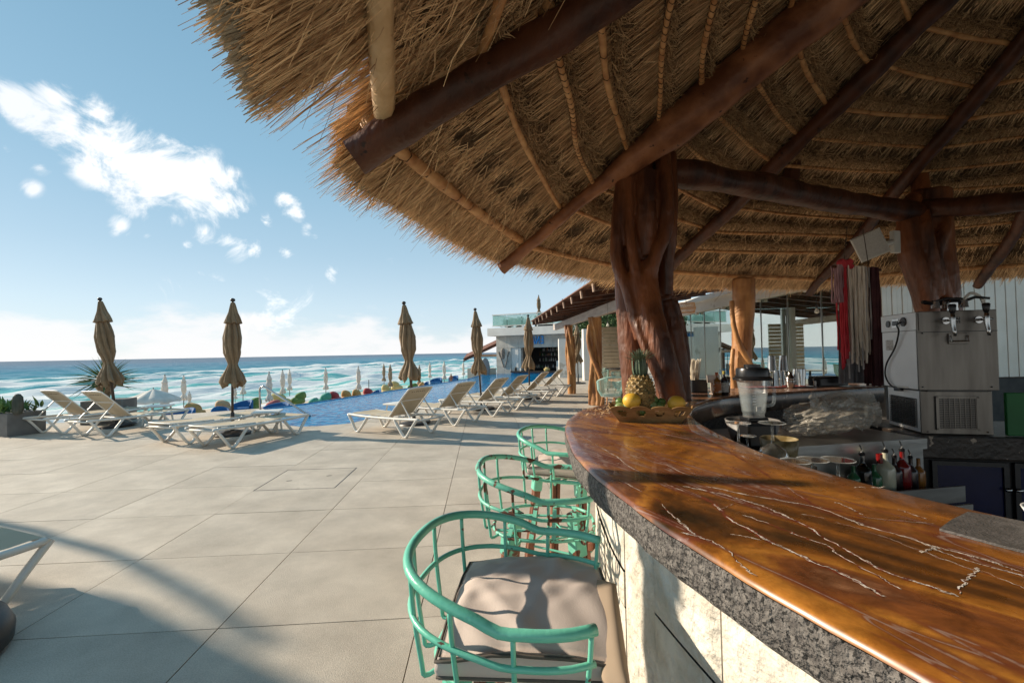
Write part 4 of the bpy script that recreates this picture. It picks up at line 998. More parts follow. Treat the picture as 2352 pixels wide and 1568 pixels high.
def put_l(proto, first, c, d, lab):
    a = math.atan2(d[1], d[0]); loc = (c[0]-.3*d[0]/Vector(d).length, c[1]-.3*d[1]/Vector(d).length, 0)
    if first: proto.location = loc; proto.rotation_euler = (0,0,a); proto['label'] = lab
    else: clone(proto, loc, a, lab)
for i, (c, d, lab) in enumerate(up_list[1:]+up_list[:1]): put_l(pr_up, i == len(up_list)-1, c, d, lab)
for i, (c, d, lab) in enumerate(fl_list[1:]+fl_list[:1]): put_l(pr_fl, i == len(fl_list)-1, c, d, lab)

# ------------------------------------------------------------------ closed umbrellas
def umb_canopy(b, h, w, seed, seg=72, zb=.93, lean=0, tie=.52, n=60):
    rd = random.Random(seed); ph = [rd.uniform(0,6.28) for _ in range(6)]; tw = rd.uniform(-.9,.9)
    def R_(f):        # f 0 top .. 1 bottom: mean radius
        key = [(0,.18),(.03,.25),(.12,.42),(.21,.70),(.2401,.80),(.2402,.52),(.27,.60),(.42,.82),(.6,.74),(.70,.50),(.735,.42),(.77,.52),(.88,.98),(.95,1.15),(1.0,1.0)]
        for (a, ra), (c, rc) in zip(key, key[1:]):
            if f <= c: return lin(ra, rc, (f-a)/(c-a))
        return 1
    prof = sorted(set([i/n for i in range(n+1)]+[.2400,.2402])); ztop = h-.06
    def fn(r, z, an):
        f = r; a2 = an+tw*f*2.2; R0_ = R_(f)*w*.19
        fold = .5+.5*math.cos(8*a2+ph[0]+.7*math.sin(3*f*5)); fold2 = math.cos(5*a2+ph[1]+f*4)
        dp = (.38 if f > .24 else .28)*(1.15 if f > .78 else 1)
        rr = R0_*(1-dp*(1-fold)**1.4+.10*fold2+.05*math.cos(19*a2+ph[2]+f*9))
        zz = lin(ztop, zb, f)
        if f > .93: zz += .05*fold2*(f-.93)/.07+.06*(1-fold)*(f-.93)/.07
        if .2 < f <= .24: zz += -.03*(1-fold)*(f-.2)/.04
        return rr, zz
    b.lathe([(f, f) for f in prof], seg=seg, fn=fn, cap=False)
def make_umbrella(label, h=2.62, seed=0, mat=None, lean=(0,0), group=None, seg=72, n=60, zb=.93, w=1.0, base=True, name='closed_umbrella'):
    r = thing(name, label, 'umbrella', (0,0,0), group)
    b = MB(); umb_canopy(b, h, w, seed, seg=seg, n=n, zb=zb); c = b.build('canopy', mat or mt_umb, r, smooth=True)
    b = MB(); b.tube([(0,0,.05),(0,0,h-.05)], .024 if w <= 1.05 else .03, seg=10); b.build('pole', mt_pole, r, smooth=True)
    MB().ball((0,0,h-.01), .045, seg=12, ring=8, sq=(1,1,.85)).build('finial', mt_blk, r, smooth=True)
    if base:
        b = MB(); b.lathe([(.0,0),(.34,0),(.345,.02),(.33,.045),(.17,.062),(.11,.085),(0,.085)], seg=28); b.build('base_weight', mt_blk, r, smooth=True, ang=40)
        MB().lathe([(.036,.08),(.036,.42),(.03,.43)], seg=12).build('pole_sleeve', mt_blk, r, smooth=True, ang=40)
        f = .735; z_ = lin(h-.06, zb, f); MB().lathe([(w*.062,z_-.012),(w*.066,z_),(w*.062,z_+.012)], seg=16, cap=False).build('tie_strap', mt_umb if mat is None else mat, c, smooth=True).parent = c
    r.rotation_euler = (lean[0], lean[1], random.uniform(0, 6)) if lean == (0,0) else (lean[0], lean[1], 0)
    return r
g_u = 'brown closed umbrellas on the pool terrace'
U_ = [('leftmost tall brown closed umbrella, leaning, in front of the potted palm', (-8.85,10.2), 2.88, (R(1.5), R(-6.6)), 1.12, 3),
 ('tall brown closed umbrella between the two flat loungers', (-5.48,8.9), 2.63, (0,R(.4)), 1.05, 11),
 ('tall brown closed umbrella rising behind the first raised lounger of the right row', (-2.12,9.8), 2.62, (0,R(-4.4)), 1.10, 22),
 ('brown closed umbrella between the second and third raised loungers', (-.83,12.1), 2.67, (0,R(-3)), 1.0, 35),
 ('brown closed umbrella standing before the far swim-up bar and its blue sign', (.53,14.6), 2.67, (0,0), 1.0, 41),
 ('faded closed umbrella seen between the two twisted log posts', (3.0,20.9), 2.74, (0,0), 1.05, 57)]
for lab, (x, y), h, ln, w, sd_ in U_:
    o = make_umbrella(lab, h, sd_, None, ln, g_u, w=w); o.location = (x, y, 0)
ub = thing('umbrella_base', 'thick black round umbrella base cut by the left edge of the picture', 'umbrella base', (-3.0,2.22,0))
MB().lathe([(0,0),(.36,0),(.395,.03),(.40,.10),(.37,.17),(.30,.20),(0,.205)], c=(-3.0,2.22,0), seg=40).build('weight', mt_blk, ub, smooth=True, ang=60)
MB().lathe([(.035,.2),(.035,.42),(.03,.42)], c=(-3.0,2.22,0), seg=16).build('pole_socket', mt_blk, ub, smooth=True, ang=40)
o = make_umbrella('closed umbrella on the black base, outside the left picture edge', 2.75, 71, None, (R(-7.2),R(-3)), g_u, base=False); o.location = (-3.0,2.22,.21)
# beach umbrellas, low resolution, placed on the sand
ZB = -2.2
gw = 'closed umbrellas down on the beach'
protoW = make_umbrella('x', 2.6, 5, mt_umbw, (0,0), gw, seg=32, n=34, zb=.62, w=1.25, base=False)
protoT = make_umbrella('x', 2.6, 8, mt_umbt, (0,0), gw, seg=32, n=34, zb=.62, w=1.2, base=False)
BU = [(558,855,50,0,'white closed beach umbrella just right of the second tall brown umbrella'),(618,854,67,0,'largest white closed beach umbrella, behind the steel handrail'),
 (649,849.5,54,0,'white closed beach umbrella, left one of the close pair past the handrail'),(665,848.5,47,0,'white closed beach umbrella, right one of the close pair past the handrail'),
 (748,845,49,0,'white closed beach umbrella standing over the teal beanbag'),(823,841,53,0,'white closed beach umbrella over the orange beanbags'),
 (881.6,835,40,1,'brown closed beach umbrella, left of the brown pair'),(896,836.5,51,1,'brown closed beach umbrella with a white tie, right of the brown pair'),
 (963,838,46,1,'tan closed beach umbrella half hidden by the third tall brown umbrella'),(987,831.5,35,0,'slim white closed umbrella left of the far blue chairs'),
 (1020,829.5,41,0,'white closed umbrella beside the far blue chairs and the bather'),(540,889,27,0,'small white closed umbrella low behind the second tall umbrella pole'),
 (378.5,860.6,70,0,'white closed beach umbrella next to the open white parasol'),(422,862,57,0,'white closed beach umbrella with a loose hem, right of the open parasol'),
 (435,899,30,0,'small white closed umbrella low down on the sand right of the open parasol'),(1064,830.6,30,0,'slim white closed umbrella in front of the sea near the swim-up bar'),
 (160,922,34,0,'pale closed umbrella seen low between the two raised left loungers')]
for i, (px, py, ln, k, lab) in enumerate(BU):
    dep = 3.7/((ln/.76+py-YH(px))/FPX); p = W(px, py, dep); h = p.z-ZB; pr_ = protoT if k else protoW
    o = clone(pr_, (p.x, p.y, ZB), random.uniform(0,6), lab, scale=(max(.7,h/2.6), max(.7,h/2.6), h/2.6))
for pr_ in (protoW, protoT):
    for c in list(pr_.children): bpy.data.objects.remove(c)
    bpy.data.objects.remove(pr_)
# open white parasol
p = W(352,893,27); op = thing('open_parasol', 'open white parasol on the sand beyond the left loungers', 'parasol', (p.x,p.y,ZB))
def opf(r, z, an):
    k = abs(math.cos(4*an)); return r*(1-.06*(1-k)), z-.05*(1-k)*r
b = MB(); b.lathe([(.001,.0),(.12,-.03),(.5,-.18),(1.0,-.42),(1.35,-.62),(1.36,-.75)], c=p, seg=64, fn=opf, cap=False); b.build('canopy', mt_umbw, op, smooth=True)
MB().tube([(p.x,p.y,ZB),(p.x,p.y,p.z+.08)], .025).build('pole', mt_blk, op)
# ------------------------------------------------------------------ beanbags, lounge chairs on the sand
cols = {k: M('canvas_'+k, c, c2, scale=2, rough=.75, bump=.4, bscale=5, bdist=.08) for k, c, c2 in (('blue',(.012,.10,.27),(.02,.15,.36)),('green',(.10,.19,.05),(.15,.26,.08)),('teal',(.05,.28,.20),(.08,.35,.26)),
  ('red',(.32,.035,.04),(.42,.06,.06)),('orange',(.46,.24,.07),(.56,.32,.12)),('yellow',(.52,.40,.15),(.6,.48,.22)),('peach',(.5,.3,.15),(.58,.37,.22)),('pink',(.38,.09,.09),(.48,.14,.14)))}
def beanbag(x0, x1, yt, colr, lab, kind='bag', zt=-1.3, flip=1):
    px = (x0+x1)/2; dep = (CZ-zt)*FPX/(yt-YH(px)); a, c_ = W(x0, yt, dep), W(x1, yt, dep); w = (c_-a).length; ctr = (a+c_)/2; ctr.z = ZB; h = zt-ZB
    if kind == 'bag':
        r = thing('beanbag', lab, 'beanbag', ctr, 'coloured canvas seats on the sand')
        def fn(v): return 1/max(.001, (abs(v.x)**3.2+abs(v.y)**3.2+abs(v.z)**3.2))**(1/3.2)
        b = MB(); b.ball(ctr+Vector((0,0,h*.30)), 1, seg=24, ring=14, sq=(1,1,1), fn=fn)
        b.v = [(ctr.x+(v[0]-ctr.x)*w*.48, ctr.y+(v[1]-ctr.y)*.45, ctr.z+h*.30+(v[2]-ctr.z-h*.30)*h*.30+.03*math.sin(v[0]*7)) for v in b.v]; b.build('seat_cushion', cols[colr], r, smooth=True)
        b = MB(); b.ball(ctr, 1, seg=24, ring=14, fn=fn)
        b.v = [(ctr.x+flip*w*.16+(v[0]-ctr.x)*w*.32*(1.1-.2*(v[2]-ctr.z)), ctr.y+.1+(v[1]-ctr.y)*.42, ctr.z+h*.68+(v[2]-ctr.z)*h*.33+flip*.10*(v[0]-ctr.x)) for v in b.v]; b.build('back_cushion', cols[colr], r, smooth=True)
    else:
        r = thing('lounge_seat', lab, 'lounge chair', ctr, 'coloured canvas seats on the sand')
        P = []
        for i in range(17):
            t = i/16; an = lin(R(200), R(-20), t); x, y = math.cos(an)*w*.5, math.sin(an)*.45
            hh = h*(.62+.38*math.sin(math.pi*min(1,max(0,(t if flip > 0 else 1-t)))**.6)); P.append([(ctr.x+x*.82, ctr.y-.1+y*.75, ZB+.3),(ctr.x+x*.85, ctr.y-.1+y*.78, ZB+hh*.98),(ctr.x+x*.93,ctr.y-.1+y*.9,ZB+hh),(ctr.x+x, ctr.y-.1+y, ZB+hh*.97),(ctr.x+x*1.0, ctr.y-.1+y, ZB)])
        MB().grid(P).build('back_shell', cols[colr], r, smooth=True)
        MB().rbox((ctr.x, ctr.y-.2, ZB+.25), (w*.85, .62, .40), r=.08, seg=3).build('seat_cushion', cols[colr], r, smooth=True)
for a in [(383,450,936,'blue','deep blue curved lounge chair behind the foot of the raised left lounger','chair'),(427,469,927,'orange','orange square beanbag behind the leftmost blue chair','bag'),
 (488,527,933,'blue','low blue lounge chair left of the second tall umbrella pole','chair'),(534,582,918,'blue','large blue lounge chair right behind the second tall umbrella pole','chair'),
 (497,534,920,'peach','peach beanbag behind the low blue lounge chair','bag'),(562,595,914,'green','green beanbag left of the steel pool handrail','bag'),(597,640,920,'pink','pinkish red beanbag seen through the steel handrail','bag'),
 (604,668,923,'blue','low blue lounge chair at the pool tip under the handrail','chair'),(622,668,904,'yellow','pale yellow beanbag above the low blue chair','bag'),(668,699,901,'green','moss green beanbag stack next to the handrail end','bag'),
 (700,727,915,'teal','low pale teal beanbag between the green and the brighter teal one','bag'),(726,757,903,'teal','teal beanbag touching the dark red one beyond the pool edge','bag'),(757,785,900,'red','dark red beanbag right of the teal one','bag'),
 (785,812,897,'orange','orange beanbag right of the dark red one','bag'),(810,834,895,'orange','orange beanbag at the foot of the white umbrella mid picture','bag'),(835,864,892,'red','red beanbag right of the orange pair','bag'),
 (854,876,894,'blue','slim blue lounge chair right of the second red beanbag','chair'),(877,902,884,'yellow','mustard yellow beanbag under the brown beach umbrellas','bag'),(898,925,876,'yellow','taller mustard yellow beanbag right of the brown beach umbrellas','bag'),
 (925,958,881,'green','olive green beanbag left of the third tall umbrella','bag'),(956,973,878,'orange','small orange beanbag right behind the third tall umbrella','bag'),(973,985,875,'blue','smallest blue chair right of the third tall umbrella','chair'),
 (988,1016,867,'blue','wide blue lounge chair under the slim white umbrella','chair'),(1030,1053,862,'blue','farthest blue lounge chair beside the bather','chair')]:
    beanbag(a[0], a[1], a[2], a[3], a[4], a[5], flip=1 if len(a[4]) % 2 else -1)
# bather
mt_skin = M('skin', (.28,.14,.09), rough=.6); mt_shirt = M('dark_top', (.05,.04,.06), rough=.8)
p = W(1036,858,52); bt = thing('person', 'tiny distant person standing on the beach between blue lounge chairs', 'person', (p.x,p.y,ZB))
sc_ = (p.z-ZB)/1.7
b = MB()
for pts, rd in ((((.08,0,.02),(.09,0,.45),(.09,0,.85),(.0,0,1.05),(0,0,1.4),(0,0,1.5)),(.045,.05,.08,.14,.17,.06)),(((-.08,0,.02),(-.09,.03,.45),(-.09,0,.85),(0,0,1.0)),(.045,.05,.08,.12)),(((-.17,0,1.38),(-.24,.0,1.1),(-.2,-.1,.85)),(.05,.045,.03)),(((.17,0,1.38),(.25,.0,1.1),(.27,-.05,.85)),(.05,.045,.03))):
    b.tube([(p.x+x*sc_, p.y+y*sc_, ZB+z*sc_) for x, y, z in pts], [k*sc_ for k in rd], seg=10)
b.ball((p.x, p.y, ZB+1.6*sc_), .11*sc_, seg=10, ring=8); o = b.build('body', mt_skin, bt, smooth=True); m = o.modifiers.new('r','REMESH'); m.voxel_size = .03
b = MB(); b.lathe([(.17,1.0),(.17,1.2),(.19,1.38),(.10,1.46)], seg=12); b.v = [(p.x+v[0]*sc_, p.y+v[1]*.8*sc_, ZB+v[2]*sc_) for v in b.v]; b.build('top', mt_shirt, bt)
# bare flagpole on the sand
p = W(847,872,44); fp = thing('beach_pole', 'thin bare dark pole standing on the sand before the breakers', 'pole', (p.x,p.y,ZB)); MB().tube([(p.x,p.y,ZB),(p.x,p.y,p.z)], .035).build('shaft', mt_pole, fp)

# ------------------------------------------------------------------ side tables, handrail, planters
def side_table(x, y, lab, rz=0):
    r = thing('side_table', lab, 'side table', (x,y,0), 'small white plastic side tables')
    MB().rbox((x,y,.40), (.5,.5,.035), rot=(0,0,rz), r=.015).build('table_top', mt_wplastic, r, smooth=True, ang=40)
    for sx in (-1,1):
        for sy in (-1,1): 
            q = Euler((0,0,rz)).to_matrix(); a = q@Vector((sx*.2, sy*.2, 0)); MB().tube([(x+a.x*1.1,y+a.y*1.1,0),(x+a.x*.9,y+a.y*.9,.39)], .02, seg=6).build('leg', mt_wplastic, r)
side_table(-8.25,10.6,'white square side table between the two raised left loungers', .3); side_table(-4.93,9.15,'white square side table at the foot of the flat loungers by the pool tip', .3)
side_table(-2.55,10.2,'white side table behind the first raised lounger of the right row', -.5); side_table(-.05,13.4,'white side table by the pool edge beyond the fourth umbrella', -.5)
mt_chrome = M('handrail_steel', (.42,.41,.40), (.5,.49,.47), rough=.22, metal=1)
hr = thing('pool_handrail', 'bent stainless steel handrail leading into the pool at its near tip', 'handrail', (-6.9,12.5,0))
MB().tube(cr([G(598,944), W(597,920,12.5), W(596.5,896,12.5), W(599,889,12.45), W(605,887,12.4), W(613,891,12.35), W(630,902,12.2), W(675,931,11.8), W(712,955,11.5)], 5), .026, seg=12).build('rail_tube', mt_chrome, hr, smooth=True)
MB().lathe([(.055,0),(.055,.012),(.03,.02)], c=G(598,944), seg=16).build('floor_flange', mt_chrome, hr, smooth=True, ang=40)
def bump_leaf(n=6, L_=1, w=.1, droop=.2, fold=.2):
    P = []
    for i in range(n+1):
        t = i/n; ww = w*(math.sin(math.pi*min(1, t*.9+.12))**.7)*(1-t**4); z = t*(1-t*.2)*0 - droop*t*t
        P.append([(t*L_, -ww/2, z+fold*ww), (t*L_, 0, z), (t*L_, ww/2, z+fold*ww)])
    b = MB().grid(P); me = bpy.data.meshes.new('leaf'); me.from_pydata([tuple(v) for v in b.v], [], b.f)
    a = me.attributes.new('tint','FLOAT','POINT'); a.data.foreach_set('value', [random.random()*.3+.5*i/(len(b.v)) for i in range(len(b.v))]); return me
lf = [bump_leaf(6, .72, .055, d, .35) for d in (.02,.10,.22)]
for m in lf: m.materials.append(mt_leaf)
pc = W(243,868,11.0); pz = .16
pb = thing('planter_box', 'dark grey box planter holding the palm behind the left loungers', 'planter', (pc.x, 11.0, 0))
MB().rbox((pc.x+.1,11.0,.27), (.78,.78,.54), rot=(0,0,.3), r=.01).build('box', mt_planter, pb); 
pl = thing('palm_plant', 'short palm with stiff radiating sword leaves in the box behind the leaning umbrella', 'palm', (pc.x, 11.0, .5))
def ptf(r, z, an): return r*(1+.10*math.cos(7*an+z*60)*math.cos(z*55)), z
MB().lathe([(.07,.5),(.08,.62),(.13,.75),(.19,.85),(.20,.93),(.12,1.0)], c=(pc.x,11,0), seg=18, fn=ptf).build('trunk', mt_trunk, pl, smooth=True)
for i in range(84):
    el = R(random.uniform(-12, 84)); az = random.uniform(0, 6.283); me = random.choice(lf)
    o = bpy.data.objects.new('leaf', me); col.objects.link(o); o.parent = pl; o.location = (0,0,random.uniform(.38,.52)); o.rotation_euler = Euler((random.uniform(-.4,.4), -el, az)); s_ = random.uniform(.85,1.15)*(1.0 if el < 1.1 else .8); o.scale = (s_,s_,s_)
pc2 = (-10.62,9.5)
pb2 = thing('planter_box', 'low grey box planter cut by the left edge of the picture, filled with green succulents', 'planter', (pc2[0],pc2[1],0))
qz = math.atan2(.947,.32)-math.pi/2
b = MB(); cc = Vector((-10.0,9.02,0)); e1 = Vector((-.955,.30,0)); e2 = Vector((.30,.955,0)); q = [cc, cc+e1*1.3, cc+e1*1.3+e2*.6, cc+e2*.6]
b.prism([(v.x,v.y) for v in q], 0, .46); b.build('box', mt_planter, pb2)
m_ = bump_leaf(5, .26, .07, -.02, .3); m_.materials.append(mt_succ)
su = thing('succulent_bed', 'clump of green rosette succulents growing in the low grey planter', 'plant', (-10.5,9.4,.46))
for i in range(150):
    a, b_ = random.random(), random.random(); pp = cc+e1*a*1.3+e2*b_*.6; o = bpy.data.objects.new('leaf', m_); col.objects.link(o); o.parent = su
    o.location = Vector((pp.x,pp.y,.44+random.uniform(0,.1)))-su.location; o.rotation_euler = (0, -R(random.uniform(10,75)), random.uniform(0,6.28)); s_ = random.uniform(.6,1.1); o.scale = (s_,)*3
cz_ = thing('cactus', 'stubby dark columnar cactus in the low grey planter', 'cactus', (0,0,0)); cp_ = W(41,935,9.15); cz_.location = (cp_.x,cp_.y,.46)
MB().lathe([(.055,.44),(.075,.52),(.08,.66),(.07,.78),(.035,.84),(.0,.85)], c=(cp_.x,cp_.y,0), seg=30, fn=lambda r,z,an: (r*(1+.10*math.cos(9*an)), z)).build('stem', M('cactus_green',(.05,.06,.045),(.10,.10,.08),rough=.8), cz_, smooth=True)

# ------------------------------------------------------------------ swim-up bar building
mt_wpaint = M('white_wall', (.66,.63,.58), (.74,.71,.66), scale=1.5, rough=.8, spots=(.5,.46,.40), spotscale=.8, spotlim=.62)
mt_stonewall = M('pale_stone_wall', (.42,.40,.36), (.55,.53,.48), scale=2.5, rough=.85, bump=.3, bscale=12)
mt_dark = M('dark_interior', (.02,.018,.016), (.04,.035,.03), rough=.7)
mt_redroof = M('red_brown_roof', (.12,.045,.025), (.19,.08,.045), scale=3, rough=.7)
mt_greenglass = M('green_glass', (.35,.62,.55), rough=.08, alpha=.42); mt_rust = M('rafter_trim', (.30,.20,.15), (.4,.28,.2), scale=5, rough=.7)
bd = thing('pool_bar_building', 'white pool bar with a serving hatch, blue letters and a glass railed terrace', 'building', (2,32,0))
e = Vector((4.74,-2.2,0)).normalized(); nn_ = Vector((-e.y, e.x, 0)); b0 = Vector((-1.14,33,0))
if nn_.y < 0: nn_ = -nn_
qb = Matrix(((e.x, nn_.x, 0),(e.y, nn_.y, 0),(0,0,1)))
def bb(b, x0, x1, d0, d1, z0, z1):
    c = b0+e*(x0+x1)/2+nn_*(d0+d1)/2; c.z = (z0+z1)/2; b.box(c, (x1-x0, d1-d0, z1-z0), rot=qb); return b
def fx_(px, dist=0):                 # facade x for a picture column
    d = ray(px, 800); k = (b0.x*e.y-b0.y*e.x+ (nn_*dist).x*e.y-(nn_*dist).y*e.x)/(d.x*e.y-d.y*e.x); return (d*k-(b0+nn_*dist)).dot(e)
xo0, xo1 = fx_(1173.5), 7.5
# stone panels on the front wall
rows_ = [0,.45,.9,1.35,1.8]
for zi in range(4):
    x = .0
    while x < xo0-.02:
        x2 = min(x+.5 if zi % 2 else x+.62, xo0); bb(MB(), x+.006, x2-.006, -.03, .0, rows_[zi]-.3*(zi==0)+.006, rows_[zi+1]-.006).build('wall_panel', mt_stonewall, bd); x = x2
x = 0
while x < 9:
    bb(MB(), x+.006, x+.86, -.03, 0, 1.806, 2.66).build('wall_panel', mt_stonewall, bd); x += .872
bb(MB(), -.0, xo0, .0, 5, -2.4, 2.66).build('wall', mt_stonewall, bd); bb(MB(), xo0, 9, .0, .25, 1.80, 2.66).build('wall', mt_stonewall, bd)
bb(MB(), xo0, xo0+.75, .05, .4, 0, 1.79).build('folded_shutter', mt_wpaint, bd)
bb(MB(), xo0+.2, xo0+.55, .02, .05, 0, 1.79).build('folded_shutter', mt_wpaint, bd)
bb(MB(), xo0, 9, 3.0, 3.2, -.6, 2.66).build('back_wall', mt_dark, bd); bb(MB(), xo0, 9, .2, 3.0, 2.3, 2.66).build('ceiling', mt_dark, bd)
bb(MB(), 8.8, 9.0, .0, 3.2, -.6, 2.66).build('side_wall', mt_stonewall, bd)
bb(MB(), xo0+.05, 9, -.25, .35, .06, .16).build('serving_counter', mt_blk, bd); bb(MB(), xo0+.05, 9, -.1, .2, -1.2, .06).build('counter_front', mt_poolwall, bd)
bb(MB(), -.35, 9.5, -.7, 5.2, 2.67, 3.22).build('terrace_slab', mt_wpaint, bd)
for zz in (.75,1.15,1.5): bb(MB(), xo0+1.0, 8.6, 2.7, 2.98, zz, zz+.03).build('shelf', mt_pole, bd)
gl = [M('bottle_'+k, c, rough=.15, spec=.6) for k, c in (('clear',(.45,.45,.42)),('green',(.03,.12,.05)),('amber',(.25,.10,.02)),('dark',(.03,.02,.02)),('white',(.6,.58,.55)))]
for zz in (.78,1.18,1.53,.30):
    x = xo0+1.1
    while x < 5.2:
        hb = random.uniform(.18,.3); c = b0+e*x+nn_*(2.84 if zz > .5 else 2.2); 
        MB().lathe([(.036,0),(.036,hb*.6),(.014,hb*.78),(.014,hb)], c=(c.x,c.y,zz), seg=8).build('bottle', random.choice(gl), None)
        o = col.objects[-1]; tag(o, 'liquor bottle among the rows on the dark shelves of the far pool bar', 'bottle', 'bottles on the shelves of the far pool bar'); x += random.uniform(.09,.16)
for k in range(3): bb(MB(), xo0+.15+k*.35, xo0+.33+k*.35, -.2, 0, .165, .30)
tag(bb(MB(), xo0+3.35, xo0+4.05, .15, .5, .17, .85).build('white_cooler', mt_wpaint), 'white box cooler standing on the far pool bar counter', 'cooler')
def small(name, x, dz, hh, r_, m_, lab, cat):
    c = b0+e*x+nn_*.0; o = MB().lathe([(r_*.8,0),(r_,hh*.6),(r_*.5,hh*.8),(r_*.5,hh)], c=(c.x,c.y,.165), seg=10).build(name, m_); tag(o, lab, cat)
small('steel_jug', xo0+.35, 0, .28, .09, mt_blk, 'dark jug at the left end of the far pool bar counter', 'jug')
small('white_cup_stack', xo0+.75, 0, .2, .07, mt_wpaint, 'white cup stack left of the middle of the far pool bar counter', 'cups')
small('fruit_bowl', xo0+2.7, 0, .25, .22, cols['yellow'], 'yellowish fruit bowl in the middle of the far pool bar counter', 'bowl')
# mask and paddles on the wall
mk = thing('wall_mask', 'carved grey oval mask hanging on the pale wall left of the far bar hatch', 'mask', b0+e*fx_(1156))
c = b0+e*fx_(1156)-nn_*.07; b = MB(); b.ball((c.x,c.y,1.5+(810-812)*33/1045+.05), 1, seg=16, ring=12); zc = 1.5-(813-810)*32.6/1045
mt_mask = M('carved_wood', (.22,.18,.15), (.34,.29,.24), scale=9, rough=.8, bump=.5)
b.v = [(c.x+(v[0]-c.x)*.165, c.y+(v[1]-c.y)*.08, zc+(v[2]-(1.5+(810-812)*33/1045+.05))*.40) for v in b.v]; b.build('face', mt_mask, mk, smooth=True)
f_ = MB(); f_.box((c.x, c.y-.1, zc+.02), (.04,.06,.2), taper=.5); f_.build('nose', mt_mask, mk)
for sx in (-1,1): MB().ball((c.x+sx*.065, c.y-.07, zc+.10), .03, seg=8, ring=6, sq=(1,.5,.5)).build('eye', mt_blk, mk)
MB().ball((c.x, c.y-.09, zc-.18), .055, seg=8, ring=6, sq=(1,.5,.35)).build('mouth', mt_blk, mk)
for sx, px0, px1, lab in ((-1,1146,1157,'left wooden paddle of the crossed pair below the mask'),(1,1170,1160,'right wooden paddle of the pair below the mask, with the broad blade up')):
    a = W(px1,845,32.6); a = b0+e*fx_(px1)-nn_*.06; a.z = 1.5-(845-810)*32.6/1045; t = b0+e*fx_(px0)-nn_*.06; t.z = 1.5-(808-810)*32.6/1045
    pd = thing('paddle', lab, 'paddle', a); MB().tube([a, a.lerp(t,.65)], .035, seg=6).build('shaft', mt_mask, pd)
    b = MB(); b.tube([a.lerp(t,.6), a.lerp(t,.72), a.lerp(t,.9), t], [.04,.10,.12,.05], seg=10, flat=.3); b.build('blade', mt_mask, pd, smooth=True)
# mirrored blue letters
mt_blue = M('blue_letters', (.01,.22,.62), (.02,.3,.72), rough=.3)
lt = thing('blue_sign', 'blue raised letters over the far bar hatch, reading backwards', 'sign', b0+e*fx_(1235))
xr = fx_(1252.5); lw = (fx_(1252.5)-fx_(1221))/3
for i, ch in enumerate('ENAK'):
    cu = bpy.data.curves.new('letter', 'FONT'); cu.body = ch; cu.size = .76; cu.extrude = .05; cu.offset = .018; cu.align_x = 'CENTER'
    to = bpy.data.objects.new('tmp_letter', cu); col.objects.link(to); dg = bpy.context.evaluated_depsgraph_get(); me = bpy.data.meshes.new_from_object(to.evaluated_get(dg)); bpy.data.objects.remove(to)
    pz = b0+e*(xr-lw*(i+.5))-nn_*.09; z0 = 1.5+(809-790)/1045*31.6-.02
    for v in me.vertices:
        x, y, z = v.co; q = pz-e*x*.56+nn_*z; v.co = Vector((q.x, q.y, z0+y))-lt.location
    me.flip_normals(); me.materials.clear(); me.materials.append(mt_blue); o = bpy.data.objects.new('letter', me); col.objects.link(o); o.parent = lt
# terrace railing
rl = thing('glass_railing', 'green tinted glass railing with white rails round the roof terrace of the pool bar', 'railing', b0+Vector((0,0,3.22)))
xs = [.0]+[1.15*k for k in range(1,9)]
for a, b_ in zip(xs, xs[1:]):
    bb(MB(), a+.02, b_-.02, -.55, -.54, 3.40, 4.12).build('glass_pane', mt_greenglass, rl)
    bb(MB(), b_-.03, b_+.03, -.58, -.51, 3.22, 4.16).build('post', mt_wpaint, rl) if b_ in (xs[3],xs[6]) else bb(MB(), b_-.02, b_+.02, -.57, -.52, 3.22, 3.4).build('post', mt_wpaint, rl)
bb(MB(), -.02, 9.2, -.58, -.51, 4.13, 4.19).build('top_rail', mt_wpaint, rl); bb(MB(), -.02, 9.2, -.58, -.51, 3.34, 3.39).build('bottom_rail', mt_wpaint, rl)
for k in range(4): bb(MB(), .0, .01, -.5+1.2*k, .65+1.2*k, 3.40, 4.12).build('glass_pane', mt_greenglass, rl)
bb(MB(), -.03, .03, -.5, 4.3, 4.13, 4.19).build('top_rail', mt_wpaint, rl)
for x, lab, h in ((fx_(1225),'closed brown umbrella on the roof terrace, the taller one at the left',2.35),(fx_(1281),'closed roof terrace umbrella showing only its tip above the pergola',1.95)):
    o = make_umbrella(lab, h, 90, None, (0,0), 'closed umbrellas on the roof terrace', seg=32, n=34, w=1.0, base=False); c = b0+e*x+nn_*1.2; o.location = (c.x,c.y,3.22)
mt_foli = M('shrub', (.03,.07,.025), (.08,.14,.045), scale=8, rough=.7, tint=True)
def leafclump(n, c, r, mat, name, parent, ln=.2, wd=.05, sq=(1,1,.8)):
    P = rng.normal(0, 1, (n, 3)); P /= np.linalg.norm(P, axis=1, keepdims=True); P *= (rng.random(n)**.4)[:, None]*r
    P *= (1+.35*np.sin(P[:, :1]*5/r+P[:, 1:2]*4/r)); P = P*np.array(sq)+np.array(c); D = rng.normal(0,1,(n,3))+np.array([0,0,.5]); Nn = rng.normal(0,1,(n,3))
    return tag(strands(name, P, D, rng.uniform(.5,1.2,n)*ln, rng.uniform(.6,1.3,n)*wd, Nn, mat, parent, droop=.2, curl=.3), kind='stuff')
for px, lab, rr in ((1164,'potted spiky plant at the left corner of the roof terrace',.32),(1190,'bushier potted plant beside the hammock on the roof terrace',.42)):
    c = b0+e*fx_(px)+nn_*.4; r = thing('potted_plant', lab, 'plant', (c.x,c.y,3.22)); MB().lathe([(.16,3.22),(.2,3.5)], c=(c.x,c.y,0), seg=12).build('pot', mt_planter, r); leafclump(500, (c.x,c.y,3.6), rr, mt_foli, 'foliage', r, .25, .05)
